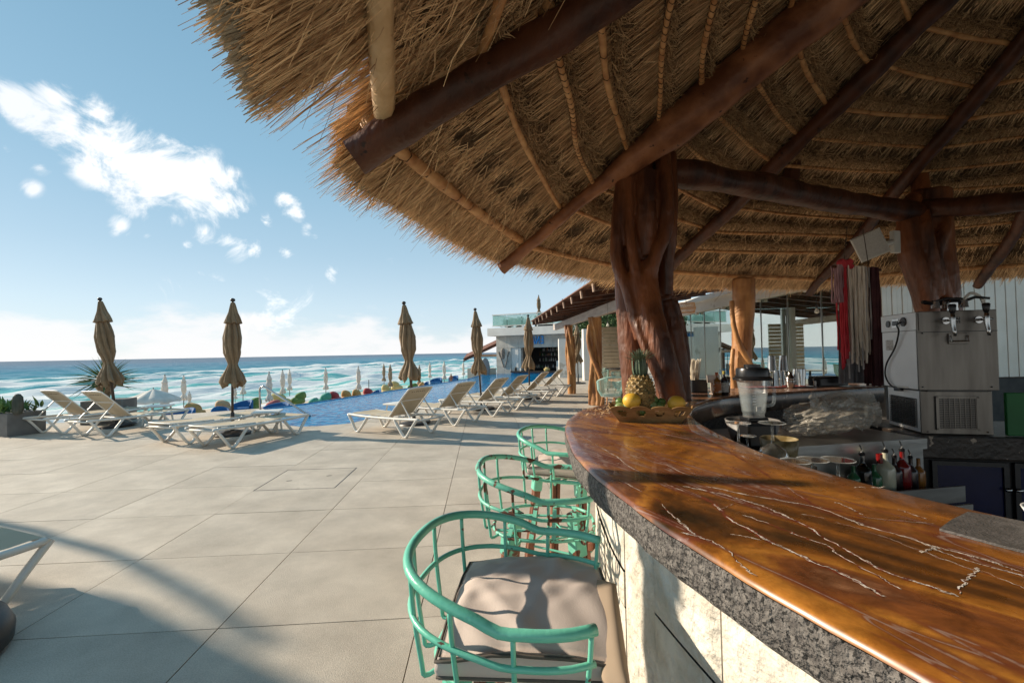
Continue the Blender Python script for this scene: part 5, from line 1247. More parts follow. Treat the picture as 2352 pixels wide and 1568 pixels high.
c0_, c1_ = b0+e*fx_(1172)+nn_*1.0, b0+e*fx_(1205)+nn_*1.4
hm = thing('hammock', 'dark net hammock slung across the roof terrace behind the green glass', 'hammock', (c0_.x,c0_.y,3.22))
P = []
for i in range(13):
    t = i/12; m = c0_.lerp(c1_, t); z = 4.1-.55*math.sin(math.pi*min(1,t*.8+.2)); P.append([(m.x, m.y-.25*math.sin(math.pi*t), z+.05),(m.x, m.y, z-.1*math.sin(math.pi*t)),(m.x, m.y+.25*math.sin(math.pi*t), z+.05)])
MB().grid(P).build('net', mt_blk, hm, smooth=True)
def lounge_dark(px, lab):
    c = b0+e*fx_(px)+nn_*.9; r = thing('terrace_sofa', lab, 'sofa', (c.x,c.y,3.22)); MB().rbox((c.x,c.y,3.45), (1.3,.7,.4), r=.06).build('seat', mt_blk, r); MB().rbox((c.x,c.y+.35,3.75), (1.3,.16,.7), r=.06).build('backrest', mt_blk, r)
lounge_dark(1240, 'dark sofa on the roof terrace behind the green glass')
# low roof left of the bar
sh = thing('beach_shelter', 'low brown shelter with a sloping slatted roof at the left end of the pool bar', 'shelter', (-2.5,34.5,0))
pA, pB = W(1064,826,34), W(1139,788,34); up_ = Vector((0,2.6,.35))
def roofpt(u, v): return pA.lerp(pB+Vector((.3,0,.05)), u)+up_*v
b = MB(); b.add([roofpt(0,0),roofpt(1,0),roofpt(1,1),roofpt(0,1)]+[roofpt(0,0)+Vector((0,0,.08)),roofpt(1,0)+Vector((0,0,.08)),roofpt(1,1)+Vector((0,0,.08)),roofpt(0,1)+Vector((0,0,.08))], [(3,2,1,0),(4,5,6,7),(0,1,5,4),(1,2,6,5),(2,3,7,6),(3,0,4,7)]); b.build('roof_deck', mt_redroof, sh)
for k in range(6):
    v = k/5; a, c_ = roofpt(.0,v), roofpt(1,v); MB().tube([a-Vector((0,0,.09)), c_-Vector((0,0,.09))], .06, seg=4).build('rafter', mt_beam, sh)
for u, v in ((.3,.3),(.3,.9),(.97,.1)): 
    a = roofpt(u,v); MB().box((a.x,a.y,(a.z+ZB)/2-.1), (.18,.18,a.z-ZB-.2)).build('post', mt_beam, sh)
a, c_ = roofpt(.25,.05), roofpt(1,.05); MB().box(((a.x+c_.x)/2, a.y, a.z-.05), (c_.x-a.x, .14, .2)).build('eave_beam', mt_rust, sh)
p = W(1115,848,31.5); sb = thing('surfboard', 'grey rounded board standing upright under the shelter roof', 'surfboard', (p.x,p.y,p.z-.75)); b = MB(); b.ball((p.x,p.y,p.z), 1, seg=16, ring=12); b.v = [(p.x+(v[0]-p.x)*.32, p.y+(v[1]-p.y)*.06, p.z+(v[2]-p.z)*.8) for v in b.v]; b.build('board', M('board_grey',(.25,.24,.24),rough=.5), sb, smooth=True)
lw_ = thing('low_wall', 'low sand coloured wall at the far left corner of the pool by the bar', 'wall', (-2.2,31.5,0)); pa, pb_ = W(1070,858,31), W(1140,856,32.5); b = MB(); b.box(((pa.x+pb_.x)/2, 32.2, -.9), (pb_.x-pa.x, .3, 2.6)); b.build('masonry', M('sandy_plaster',(.55,.45,.33),(.62,.52,.4),rough=.9), lw_)

# ------------------------------------------------------------------ pergola with log posts
pg = thing('pergola', 'timber pergola with a pale beam, brown rafters and two twisted log posts', 'pergola', (2.2,14,0))
mt_pale = M('weathered_beam', (.40,.33,.29), (.52,.45,.40), scale=4, rough=.7, bump=.3, stretch=(3,.5,3))
ba, bb_ = Vector((1.86,19.6,2.53)), Vector((2.62,7.6,2.53)); d = bb_-ba; q = d.to_track_quat('Y','Z').to_matrix()
MB().rbox((ba+bb_)/2, (.14, d.length, .24), rot=q, r=.01).build('beam', mt_pale, pg)
for k in range(12):
    y = 19.0-k*1.05; x = 1.86+.0632*(19.6-y); w_ = 1.02+.02*(19-y)*0; a = Vector((x-w_+.0, y, 2.62)); c_ = Vector((x+4.2, y+.1, 3.25)); dd = c_-a; qq = dd.to_track_quat('X','Z').to_matrix()
    MB().box((a+c_)/2+Vector((0,0,.07)), (dd.length, .10, .15), rot=qq).build('rafter', mt_beam, pg)
    MB().box(a+Vector((.0,0,.06)), (.03,.108,.155), rot=qq).build('rafter_end', mt_rust, pg)
for k in range(30):
    t0, t1 = k/30, (k+.94)/30; b = MB(); vs = []
    for z in (.155,.18):
        for t, y in ((t0,19.4),(t1,19.4),(t1,7.3),(t0,7.3)):
            x = 1.86+.0632*(19.6-y)-1.08; vs.append(Vector((x+5.3*t, y, 2.62+.80*t*.99+z)))
    b.add(vs, [(3,2,1,0),(4,5,6,7),(0,1,5,4),(1,2,6,5),(2,3,7,6),(3,0,4,7)]); b.build('roof_board', mt_redroof, pg)
def logpost(x, y, h, r, seed, extra=()):
    rd = random.Random(seed); T = [([Vector((x,y,0)),Vector((x-.01,y,h*.5)),Vector((x,y,h))],[r*.9,r*.78,r*.8])]+list(extra)
    for k in range(5):
        ph = rd.uniform(0,6.28); tw = rd.choice((-1,1))*rd.uniform(1.2,3.4); p = []; rr = []
        z0, z1 = (0, h*rd.uniform(.6,1)) if k % 2 == 0 else (h*rd.uniform(0,.3), h)
        for q in range(8):
            z = lin(z0, z1, q/7); a = ph+tw*q/7; p.append(Vector((x+math.cos(a)*r*1.02, y+math.sin(a)*r*1.02, z))); rr.append(rd.uniform(.2,.4)*r)
        T.append((p, rr))
    fused('log_post', T, mt_posto, pg, vox=.015, sm=2)
logpost(2.04, 16, 2.42, .135, 4)
logpost(2.27, 12.6, 2.43, .15, 12, [([Vector((2.42,12.62,.9)),Vector((2.42,12.62,1.7)),Vector((2.42,12.6,2.43))],[.06,.075,.075]), ([Vector((2.12,12.5,2.2)),Vector((2.08,12.46,1.8)),Vector((2.16,12.42,1.4)),Vector((2.32,12.40,1.0)),Vector((2.42,12.42,.6)),Vector((2.42,12.5,.0))],[.04,.05,.06,.065,.075,.085])])

# ------------------------------------------------------------------ buildings and trees to the right
mt_louv = M('beige_boards', (.52,.43,.30), (.62,.52,.38), scale=4, rough=.7)
lv = thing('slatted_wall', 'beige wall of horizontal boards seen behind the log posts', 'wall', (3.6,17,0))
for k in range(17): MB().box((3.75,17+.0,.15+k*.135), (1.3,.05,.122)).build('board', mt_louv, lv)
wb = thing('white_annex', 'white building edge and column behind the dining chairs', 'building', (3.0,18,0))
MB().box((4.1,23.2,1.3), (1.0,.6,2.6)).build('wall', mt_wpaint, wb); MB().box((4.05,16.2,1.45), (.16,.3,2.9)).build('column', mt_wpaint, wb); MB().box((3.3,26,1.1), (1.3,.4,2.2)).build('wall', mt_wpaint, wb)
MB().box((4.2,16.4,1.45), (.12,.1,2.9)).build('frame', mt_steel, wb)
for x, y, lab, rr in ((5.2,28,'leafy green tree showing above the beige slatted wall, left one',1.5),(6.4,26,'leafy green tree showing above the beige slatted wall, right one',1.4)):
    r = thing('tree', lab, 'tree', (x,y,0)); MB().tube([(x,y,0),(x+.1,y,1.5),(x,y,2.6)], [.14,.11,.07]).build('trunk', mt_trunk, r, smooth=True)
    for k in range(4): a = random.uniform(0,6.28); MB().tube([(x,y,2.0),(x+.8*math.cos(a),y+.8*math.sin(a),3.2)], [.06,.02], seg=6).build('branch', mt_trunk, r)
    leafclump(9000, (x,y,3.3), rr, mt_foli, 'crown', r, .17, .07)
# glass fronted restaurant
mt_glass = bpy.data.materials.new('window_glass'); mt_glass.use_nodes = True
def glassnodes():
    nt = mt_glass.node_tree; nt.nodes.clear(); N = nt.nodes; L = nt.links; o = N.new('ShaderNodeOutputMaterial'); m = N.new('ShaderNodeMixShader'); g = N.new('ShaderNodeBsdfGlossy'); t = N.new('ShaderNodeBsdfTransparent')
    g.inputs['Roughness'].default_value = .01; g.inputs['Color'].default_value = (.86,.93,.9,1); t.inputs['Color'].default_value = (.62,.72,.69,1); m.inputs[0].default_value = .55
    L.new(t.outputs[0], m.inputs[1]); L.new(g.outputs[0], m.inputs[2]); L.new(m.outputs[0], o.inputs[0])
glassnodes()
rs = thing('glass_restaurant', 'restaurant behind the bar with tall mirror like window panes under a white fascia', 'building', (4.8,9,0))
GX = 7.0
y = 9.0
while y < 19.5:
    MB().box((GX, y+.62, 1.47), (.012, 1.225, 2.75)).build('window_pane', mt_glass, rs); MB().box((GX-.012,y,1.47), (.02,.018,2.75)).build('pane_seal', mt_steel, rs)
    y += 1.25
MB().box((GX+.0,14.3,.045), (.12,10.6,.09)).build('sill', mt_steel, rs)
MB().box((GX+.1,14.3,3.02), (.5,10.8,.34)).build('fascia', mt_wpaint, rs); MB().box((GX+3.4,14.3,3.28), (7.3,10.9,.18)).build('roof', mt_wpaint, rs)
MB().box((GX+3.3,14.3,.02), (6.5,10.4,.03)).build('floor', mt_tile, rs); MB().box((GX+6.6,14.3,1.6), (.15,10.6,3.1)).build('back_wall', mt_wpaint, rs); MB().box((GX+3.3,19.65,1.6), (6.6,.15,3.1)).build('end_wall', mt_wpaint, rs)
for y, lab in ((11.2,'white curtain hanging behind the glass right of the orange trunk column'),(14.6,'white curtain hanging behind the glass left of the orange trunk column')):
    P = [[(GX+.25+.05*math.sin(i*1.6), y+i*.045, z) for i in range(15)] for z in (.1,2.8)]; o = MB().grid(P).build('curtain', mt_umbw, None, smooth=True); tag(o, lab, 'curtain')
for k in range(4):
    y = 10.6+k*2.1; MB().rbox((GX-.1,y,2.81), (.12,.1,.08), r=.02).build('spotlight', mt_wpaint, rs)
# orange trunk column in front of the glass
oc = thing('trunk_column', 'orange brown tree trunk column wrapped by one climbing stem, before the glass front', 'column', (3.30,6.5,0))
Yc = 6.5
fused('trunk', [([W(1706,980,Yc),W(1703,880,Yc),W(1704,790,Yc),W(1708,700,Yc),W(1708,640,Yc)],[.15,.145,.135,.15,.15]),
  ([W(1681,690,Yc-.12),W(1684,740,Yc-.14),W(1698,790,Yc-.16),W(1722,835,Yc-.15),W(1740,870,Yc-.12),W(1745,930,Yc-.1)],[.035,.035,.04,.045,.05,.05]),
  ([W(1684,800,Yc-.1),W(1681,850,Yc-.1),W(1690,905,Yc-.1)],[.03,.035,.035])], mt_posto, oc, vox=.016, sm=3)
# white ribbed wall at the right
mt_rib = M('ribbed_white', (.66,.58,.48), (.74,.66,.56), scale=2, rough=.6)
rw = thing('ribbed_wall', 'off white vertically ribbed wall behind the beer dispenser', 'wall', (9,8.3,0))
for k in range(46):
    x = 7.1+k*.10; MB().box((x,8.8,2.05), (.088,.05+.02*(k%2),2.4)).build('rib', mt_rib, rw)
MB().box((9.4,8.87,1.6), (4.8,.04,3.2)).build('backing', mt_pole, rw); MB().box((9.4,8.75,.42), (4.6,.12,.8)).build('plinth', mt_dark, rw)

# ------------------------------------------------------------------ dining chairs and tables
mt_wick = M('mint_wicker', (.33,.50,.44), (.42,.6,.53), rough=.5); mt_oak = M('chair_legs', (.45,.20,.08), (.55,.27,.12), rough=.5)
def wicker(x, y, rz, lab):
    r = thing('wicker_chair', lab, 'chair', (0,0,0), 'mint wicker tub chairs'); 
    for k in range(44):
        an = lin(R(-125), R(125), k/43)+math.pi; h = .80+.10*math.cos(an-math.pi); 
        a = Vector((.22*math.cos(an),.22*math.sin(an),.44)); b_ = Vector((.31*math.cos(an),.31*math.sin(an),h))
        MB().tube([a, a.lerp(b_,.5)+Vector((.03*math.cos(an),.03*math.sin(an),-.02)), b_], .0075, seg=4).build('cane', mt_wick, r)
    top_ = [Vector((.31*math.cos(an),.31*math.sin(an),.80+.10*math.cos(an-math.pi))) for an in [lin(R(-125),R(125),k/24)+math.pi for k in range(25)]]
    MB().tube(top_, .012, seg=6).build('rim', mt_wick, r)
    MB().lathe([(.22,.43),(.23,.46),(.2,.49),(0,.5)], seg=20).build('seat', mt_umbw, r, smooth=True)
    for sx in (-1,1):
        for sy in (-1,1): MB().tube([(sx*.14,sy*.14,.44),(sx*.22,sy*.22,0)], [.02,.012], seg=6).build('leg', mt_oak, r)
    r.location = (x,y,0); r.rotation_euler = (0,0,rz); return r
w1 = wicker(2.27,10.6,R(100),'mint wicker tub chair nearest the big twisted trunk, its back to the log post')
clone(w1,(3.05,12.6,0),R(-60),'mint wicker tub chair on the far side of the orange dining table'); clone(w1,(2.9,15.2,0),R(200),'farthest mint wicker tub chair, low behind the dining table')
def table(x, y, lab, mt_, r_=.45, h=.74):
    r = thing('dining_table', lab, 'table', (x,y,0)); MB().lathe([(0,h-.03),(r_,h-.03),(r_,h),(0,h)], c=(x,y,0), seg=28).build('table_top', mt_, r, smooth=True, ang=40); MB().lathe([(.25,0),(.24,.02),(.04,.04),(.035,h-.03)], c=(x,y,0), seg=16).build('pedestal', mt_blk, r)
table(2.95,11.6,'orange wooden dining table beside the wicker chairs',mt_oak,.5,.76); table(3.35,14.0,'dark topped table behind the wicker chairs',mt_blk,.5,.95)
table(4.2,15.0,'pale round table in front of the white annex',mt_wplastic)
for x, y, lab in ((4.6,12.3,'round pale cafe table left of the orange trunk column'),(5.6,10.2,'round pale cafe table close to the mirror glass')): table(x,y,lab,mt_wplastic,.35)
# pendant rattan shade and bare bulbs
p = W(1576,708,8.0); ps = thing('rattan_lampshade', 'round woven rattan lampshade hanging just below the thatch fringe', 'lampshade', p)
for k in range(26):
    an = k/26*6.283; MB().tube([p+Vector((.14*math.cos(an),.14*math.sin(an),.09)), p+Vector((.16*math.cos(an+.4),.16*math.sin(an+.4),0)), p+Vector((.14*math.cos(an+.8),.14*math.sin(an+.8),-.075))], .004, seg=4).build('cane', mt_pur, ps)
for z, r_ in ((.09,.14),(0,.16),(-.075,.14)): MB().tube([p+Vector((r_*math.cos(a),r_*math.sin(a),z)) for a in np.linspace(0,6.1,24)], .007, seg=5, closed=True).build('hoop', mt_pur, ps)
MB().tube([p+Vector((0,0,.05)), p+Vector((0,0,.8))], .004, seg=4).build('cord', mt_blk, ps)
mt_bulb = M('bulb_glass', (.75,.72,.62), rough=.1, alpha=.75)
for px, py, Y, lab in ((1396,745,10.5,'bare bulb hanging by the pergola beam left of the big trunk'),(1927,705,6.2,'bare bulb hanging before the mirror glass left of the yarn'),(1876,712,6.8,'second bare bulb hanging before the mirror glass')):
    p = W(px,py,Y); r = thing('hanging_bulb', lab, 'light bulb', p); MB().lathe([(.001,-.055),(.03,-.04),(.034,-.02),(.018,.015),(.014,.03)], c=p, seg=12).build('bulb', mt_bulb, r, smooth=True)
    MB().lathe([(.016,.03),(.016,.07),(.004,.08)], c=p, seg=8).build('socket', mt_blk, r); MB().tube([p+Vector((0,0,.07)), p+Vector((.01,0,.6))], .003, seg=4).build('cord', mt_blk, r)
# ------------------------------------------------------------------ fruit basket on the counter
mt_bwood = M('basket_wood', (.20,.105,.035), (.34,.20,.08), scale=8, rough=.6, bump=.3, stretch=(.6,3,3))
bx0, bx1 = G(1432,970,ZC), G(1562,972,ZC); bc = (bx0+bx1)/2+Vector((.02,.11,0)); bk = thing('fruit_basket', 'small wooden crate with scalloped flaring sides holding fruit on the counter end', 'basket', bc)
ex = (bx1-bx0).normalized(); ey = Vector((-ex.y, ex.x, 0)); wB, wT, dB, dT, hB = .17, .235, .09, .135, .096
def bq(u, v, h): return bc+ex*u+ey*v+Vector((0,0,h+.001))
def scal_side(p0, p1, q0, q1, nsc, nm, holes=True):
    """flared board from bottom edge p0-p1 to top edge q0-q1 with scalloped top and oval cut outs"""
    n = nsc*12; V = []; F = []; out = ((q0+q1)/2-(p0+p1)/2); nrm = (p1-p0).cross(out).normalized()
    th = .006; m = 8
    def P(i, j, s): 
        u = i/n; sc = 1-.17*(1-abs(math.sin(math.pi*nsc*u))**.55); b = p0.lerp(p1, u); t = q0.lerp(q1, u); return b.lerp(t, j/m*sc)+nrm*s*th/2
    def hole(i, j):
        if not holes: return False
        u = ((i+.5)/n*nsc) % 1-.5; v = (j+.5)/m-.60; return (u/.26)**2+(v/.19)**2 < 1
    idx = {}
    def vid(i, j, s):
        k = (i, j, s)
        if k not in idx: idx[k] = len(V); V.append(P(i, j, s))
        return idx[k]
    for i in range(n):
        for j in range(m):
            if hole(i, j): continue
            F.append((vid(i,j,1),vid(i+1,j,1),vid(i+1,j+1,1),vid(i,j+1,1))); F.append((vid(i,j+1,-1),vid(i+1,j+1,-1),vid(i+1,j,-1),vid(i,j,-1)))
            for di, dj, a, b_ in ((-1,0,(i,j),(i,j+1)),(1,0,(i+1,j),(i+1,j+1)),(0,-1,(i,j),(i+1,j)),(0,1,(i,j+1),(i+1,j+1))):
                ii, jj = i+di, j+dj
                if ii < 0 or ii >= n or jj < 0 or jj >= m or hole(ii, jj): F.append((vid(*a,1), vid(*b_,1), vid(*b_,-1), vid(*a,-1)))
    b = MB(); b.add(V, F); b.build(nm, mt_bwood, bk)
A = [bq(-wB,-dB,0), bq(wB,-dB,0), bq(wB,dB,0), bq(-wB,dB,0)]; B = [bq(-wT,-dT,hB), bq(wT,-dT,hB), bq(wT,dT,hB), bq(-wT,dT,hB)]
scal_side(A[0],A[1],B[0],B[1],4,'side_board'); scal_side(A[2],A[3],B[2],B[3],4,'side_board'); scal_side(A[1],A[2],B[1],B[2],2,'end_board'); scal_side(A[3],A[0],B[3],B[0],2,'end_board')
MB().box(bc+Vector((0,0,.006)), (wB*2,dB*2,.006), rot=(0,0,math.atan2(ex.y,ex.x))).build('bottom_board', mt_bwood, bk)
# pineapple
mt_pine = M('pineapple_skin', (.10,.055,.015), (.42,.26,.07), scale=26, rough=.6, detail=3, bump=.4, bscale=60); mt_pcrown = M('pineapple_crown', (.05,.085,.05), (.17,.22,.13), scale=10, rough=.5, tint=True)
mt_peye = M('pineapple_eye', (.09,.075,.028), (.40,.25,.085), scale=30, rough=.6)
pc_ = bq(-.045,.02,.01); pa = thing('pineapple', 'whole ripe pineapple standing upright in the fruit basket with its green crown', 'pineapple', pc_)
hb = .252; 
def prad(f): return .086*(1-abs(2*f-.95)**3.1*.42)
MB().lathe([(max(.001,prad(i/20)*.97*(0 if i == 0 else 1)), hb*i/20) for i in range(21)]+[(0,hb)], c=pc_, seg=32).build('flesh_body', mt_pine, pa, smooth=True)
b = MB(); rows_n = 13
for rI in range(rows_n):
    f = (rI+.6)/rows_n; n_ = 13; R_ = prad(f)
    for k in range(n_):
        an = 6.283*(k+.5*(rI % 2))/n_; o_ = Vector((math.cos(an), math.sin(an), 0)); t_ = Vector((-math.sin(an), math.cos(an), 0)); c = pc_+o_*R_*.96+Vector((0,0,hb*f))
        s_ = 3.14*R_/n_*.93; hz = hb/rows_n*.92
        b.add([c-t_*s_, c+Vector((0,0,-hz)), c+t_*s_, c+Vector((0,0,hz)), c+o_*.005, c+o_*.009+Vector((0,0,.005)), c+t_*s_*.45+o_*.003, c-t_*s_*.45+o_*.003], [(0,1,4),(1,2,4),(2,3,5),(3,0,5),(0,4,5),(4,2,5)])
tag(b.build('eyes', mt_peye, pa), kind='stuff')
lfm = bump_leaf(6, .088, .022, .18, .3); lfm.materials.append(mt_pcrown)
for i in range(120):
    f = i/120; o = bpy.data.objects.new('crown_leaf', lfm); col.objects.link(o); o.parent = pa; el = R(lin(14, 86, f**.75)+random.uniform(-6,6)); s_ = lin(.85,.75,f)
    o.location = (.022*(1-f)*math.cos(i*2.4), .022*(1-f)*math.sin(i*2.4), hb-.010+.065*f); o.rotation_euler = Euler((0,-el,i*2.4)); o.scale = (s_, s_*1.1, -s_ if el > .3 else s_)
mt_gf = M('grapefruit', (.66,.36,.03), (.78,.48,.06), scale=4, rough=.45, bump=.3, bscale=220, bdist=.002); mt_lime = M('lime', (.05,.13,.03), (.14,.22,.06), scale=14, rough=.3, bump=.15, bscale=150); mt_lime2 = M('pale_lime', (.19,.27,.10), (.26,.34,.14), scale=14, rough=.35)
def fruit(px, py, Y, r, mt_, lab, cat, sq=(1,1,.95), nm='grapefruit'):
    c = W(px, py, Y); o = thing(nm, lab, cat, c)
    MB().ball(c, r, seg=28, ring=18, sq=sq, fn=lambda v: 1-.05*math.exp(-((1-v.z)*9)**2)).build('fruit_body', mt_, o, smooth=True); MB().lathe([(r*.07,r*.90),(r*.05,r*.95),(0,r*.95)], c=c, seg=8).build('stem_end', mt_lime2, o)
byY = bc.y
fruit(1451,920,byY-.05,.05,mt_gf,'yellow grapefruit leaning on the left side of the pineapple','grapefruit',sq=(1.05,1,.92)); fruit(1554,927,byY-.04,.052,mt_gf,'yellow grapefruit at the right end of the fruit basket','grapefruit')
for i, (px, py, dy, r, pal_, lab) in enumerate([(1424,944,-.07,.026,1,'pale lime at the left corner of the fruit basket'),(1442,943,-.085,.029,1,'large pale lime in front of the left grapefruit'),(1497,941,-.05,.027,1,'pale lime in the middle of the basket front'),(1515,941,-.03,.025,0,'green lime between the middle pale lime and the right grapefruit'),
   (1499,927,.03,.028,0,'glossy dark green lime right of the pineapple'),(1425,931,.10,.024,0,'dark lime at the back left corner of the basket'),(1519,932,.05,.024,0,'dark green lime behind the right grapefruit'),(1478,953,-.08,.025,0,'green lime seen through the basket side cut out')]):
    fruit(px, py-9, byY+dy*.4, r*1.1, mt_lime2 if pal_ else mt_lime, lab, 'lime', sq=(1.1,1,.95), nm='lime')

# ------------------------------------------------------------------ objects on the far run of the counter
mt_blkp = M('black_plastic', (.012,.012,.013), rough=.3); mt_steelb = M('brushed_steel', (.42,.41,.39), (.6,.58,.55), scale=3, rough=.2, metal=1)
mt_straw = M('paper_straw', (.72,.62,.48), (.8,.72,.58), rough=.7)
def stand(px, py): return G(px, py, ZC)
p = G(1603,902,ZC)+Vector((0,.05,0)); sh_ = thing('straw_holder', 'black napkin and straw holder beside the big trunk', 'straw holder', p)
MB().rbox(p+Vector((.02,0,.062)), (.15,.11,.12), r=.006, seg=1).build('box', mt_blkp, sh_)
for i in range(46):
    a = p+Vector((random.uniform(-.05,.02), random.uniform(-.035,.035), .05)); t = a+Vector((random.uniform(-.03,.05)+(a.x-p.x)*.5, random.uniform(-.03,.03), random.uniform(.25,.275)))
    o = MB().tube([a,t], .0038, seg=5).build('drinking_straw', mt_straw); tag(o, 'one of the cream paper straws bundled in the black holder by the trunk', 'straw', 'paper straws in the black holder')
mt_card = M('menu_card', (.60,.50,.42), (.45,.26,.18), scale=9, rough=.4, coat=.5, lo=.5, hi=.7)
p = G(1650,905,ZC); mc = thing('menu_card', 'clear menu card with faint reddish print standing left of the small bottles', 'menu', p)
MB().box(p+Vector((-.012,.03,.085)), (.095,.006,.17), rot=(R(-6),0,.1)).build('card', mt_card, mc); MB().box(p+Vector((-.035,.03,.14)), (.11,.006,.07), rot=(R(-6),0,.1)).build('card_flap', mt_card, mc); MB().box(p+Vector((-.01,.03,.004)), (.09,.07,.006)).build('foot', mt_card, mc)
def bottle(px, py, Y, w, h, mt_, lab, cap=None, label_=None, z=ZC, spout=False, fill=None, nk=.3, nm='bottle'):
    p = W(px, py, Y); p.z = z; r = thing(nm, lab, 'bottle', p); w2 = w/2
    MB().lathe([(0,.001),(w2*.92,.001),(w2,.008),(w2,h*(.62)),(w2*.9,h*.68),(w2*nk*1.2,h*.78),(w2*nk,h*.84),(w2*nk,h),(0,h)], c=p, seg=18).build('glass', mt_, r, smooth=True, ang=50)
    if label_: MB().lathe([(w2+.0012,h*.12),(w2+.0012,h*.55)], c=p, seg=18, cap=False).build('paper_label', label_, r, smooth=True)
    if cap: MB().lathe([(w2*nk*1.25,h*.93),(w2*nk*1.25,h*1.07),(0,h*1.07)], c=p, seg=12).build('cap', cap, r, smooth=True, ang=40)
    if spout:
        MB().lathe([(w2*nk*1.1,h*.97),(w2*nk*1.2,h*1.02),(w2*nk*.7,h*1.05)], c=p, seg=10).build('collar', mt_blkp, r); MB().tube([p+Vector((0,0,h*1.03)),p+Vector((0,0,h*1.10)),p+Vector((-.012,0,h*1.2))], .0045, seg=6).build('pourer', mt_chrome, r)
    return r
mt_orl = M('orange_label', (.45,.13,.02), (.62,.56,.48), scale=14, rough=.5, lo=.48, hi=.52); mt_wl = M('white_label', (.55,.52,.47), (.35,.33,.30), scale=60, rough=.6, lo=.5, hi=.6)
mt_orc = M('orange_cap', (.55,.12,.02), rough=.4); mt_yc = M('yellow_cap', (.42,.32,.04), rough=.4)
bottle(1647.5,906,4.12,.072,.19,gl[2],'small hot sauce bottle with an orange and white label and orange neck','x' and mt_orc,mt_orl); bottle(1664.5,906,4.14,.070,.20,gl[3],'small dark bitters bottle with oversized white label and yellow cap',mt_yc,mt_wl)
p = G(1676,903,ZC)+Vector((0,.06,0)); sm = thing('swizzle_jar', 'steel cup holding long black stirrers behind the small bottles', 'jar', p); MB().lathe([(.03,0),(.036,.15),(.033,.15),(.028,.005)], c=p, seg=18).build('cup', mt_steelb, sm, smooth=True)
for a, t in (((0,0,.02),(.03,.02,.36)),((.01,0,.02),(-.03,.0,.30)),((0,.01,.02),(.045,.01,.27))): MB().tube([p+Vector(a), p+Vector(t)], .003, seg=5).build('stirrer', mt_blkp, sm)
bm_ = thing('bar_runner', 'red and black rubber bar runner under the steel shaker tins', 'bar mat', G(1790,886,ZC)); a, c_ = G(1720,893,ZC), G(1866,890,ZC); e_ = (c_-a).normalized(); n_ = Vector((-e_.y,e_.x,0)); 
b = MB(); q = [a, c_, c_+n_*.22, a+n_*.22]; b.prism([(v.x,v.y) for v in q], ZC+.001, ZC+.009); b.build('rubber_base', mt_blkp, bm_)
b = MB(); q = [a+n_*.02+e_*.02, c_+n_*.02-e_*.02, c_+n_*.2-e_*.02, a+n_*.2+e_*.02]; b.prism([(v.x,v.y) for v in q], ZC+.0092, ZC+.0105); b.build('red_print', M('red_rubber',(.30,.05,.04),(.42,.10,.08),rough=.5), bm_)
def tin(px, lab, z=ZC+.011, dy=0, r1=.044, h=.165, flip=True, Y=4.80):
    p = W(px, 880, Y+dy); p.z = z; r = thing('shaker_tin', lab, 'shaker', p, 'steel cocktail shaker tins'); a, c2 = (.045,.034) if flip else (.034,.045)
    MB().lathe([(a,0),(a*1.02,.004),(a,.008),(c2,h-.006),(c2*.97,h),(c2*.9,h) if flip else (c2*.98,h),(0,h) if flip else (c2*.6,h*.2)], c=p, seg=28).build('cup', mt_steelb, r, smooth=True, ang=40)
for px, lab, z, dy in ((1762,'upturned steel shaker tin at the left end of the bottom row',0,0),(1785,'upturned steel shaker tin second in the bottom row',0,-.03),(1774,'upturned steel shaker tin stacked on top at the left',1,.03),(1800,'upturned steel shaker tin stacked on top at the right',1,.05),(1795,'upturned steel shaker tin behind the cobbler shaker',0,.10)):
    tin(px, lab, ZC+.011+(.155 if z else 0), dy)
tin(1841,'tall steel shaker tin standing open at the right end of the row',dy=.0,flip=False,h=.18)
tin(1830,'steel shaker tin between the cobbler shaker and the open tin',dy=.10,flip=True,h=.17)
p = W(1815,880,4.66); p.z = ZC+.002; cs = thing('cobbler_shaker', 'domed steel cobbler shaker standing in front of the shaker tins', 'shaker', p)
MB().lathe([(.030,0),(.036,.01),(.044,.075),(.043,.085)], c=p, seg=28).build('cup', mt_steelb, cs, smooth=True); MB().lathe([(.045,.085),(.043,.10),(.030,.125),(.020,.135),(.018,.155),(.014,.163),(0,.165)], c=p, seg=28).build('dome_cap', mt_steelb, cs, smooth=True)
p = W(1902,884,4.85); p.z = ZC+.002; ct = thing('condiment_tray', 'black plastic condiment tray with a lid right of the shaker tins', 'tray', p)
MB().rbox(p+Vector((0,0,.045)), (.36,.16,.085), rot=(0,0,.22), r=.008, seg=1).build('tray', mt_blkp, ct); MB().rbox(p+Vector((-.04,0,.096)), (.26,.15,.014), rot=(0,0,.22), r=.004, seg=1).build('lid', mt_blkp, ct)
MB().lathe([(.012,0),(.013,.06),(0,.06)], c=p+Vector((-.2,-.09,0)), seg=12).build('steel_cup', mt_steelb, ct)

# ------------------------------------------------------------------ inside the bar: floor, steel station, cabinets
mt_wet = M('bar_floor', (.05,.04,.032), (.08,.065,.05), scale=4, rough=.5)
FB = [(1.2,.3),(1.17,1.2),(1.15,2.6),(1.6,3.5),(2.4,4.1),(4.4,4.9),(8,4.9),(8,-.5),(2.0,-.5)]
bfl = MB().prism(FB, .002, .012).build('bar_floor', mt_wet); tag(bfl, kind='structure')
mt_stl = M('station_steel', (.30,.285,.26), (.44,.42,.39), scale=3, rough=.32, metal=1, stretch=(1,1,6), bump=.05)
st = thing('steel_station', 'stainless bar station with splashback and speed rail below the plastic bag', 'bar station', (2.3,3.1,0))
sa, sb_ = Vector((1.60,2.90,0)), Vector((2.82,3.12,0)); se = (sb_-sa).normalized(); sn = Vector((-se.y, se.x, 0)); qs = Matrix(((se.x, sn.x, 0),(se.y, sn.y, 0),(0,0,1)))
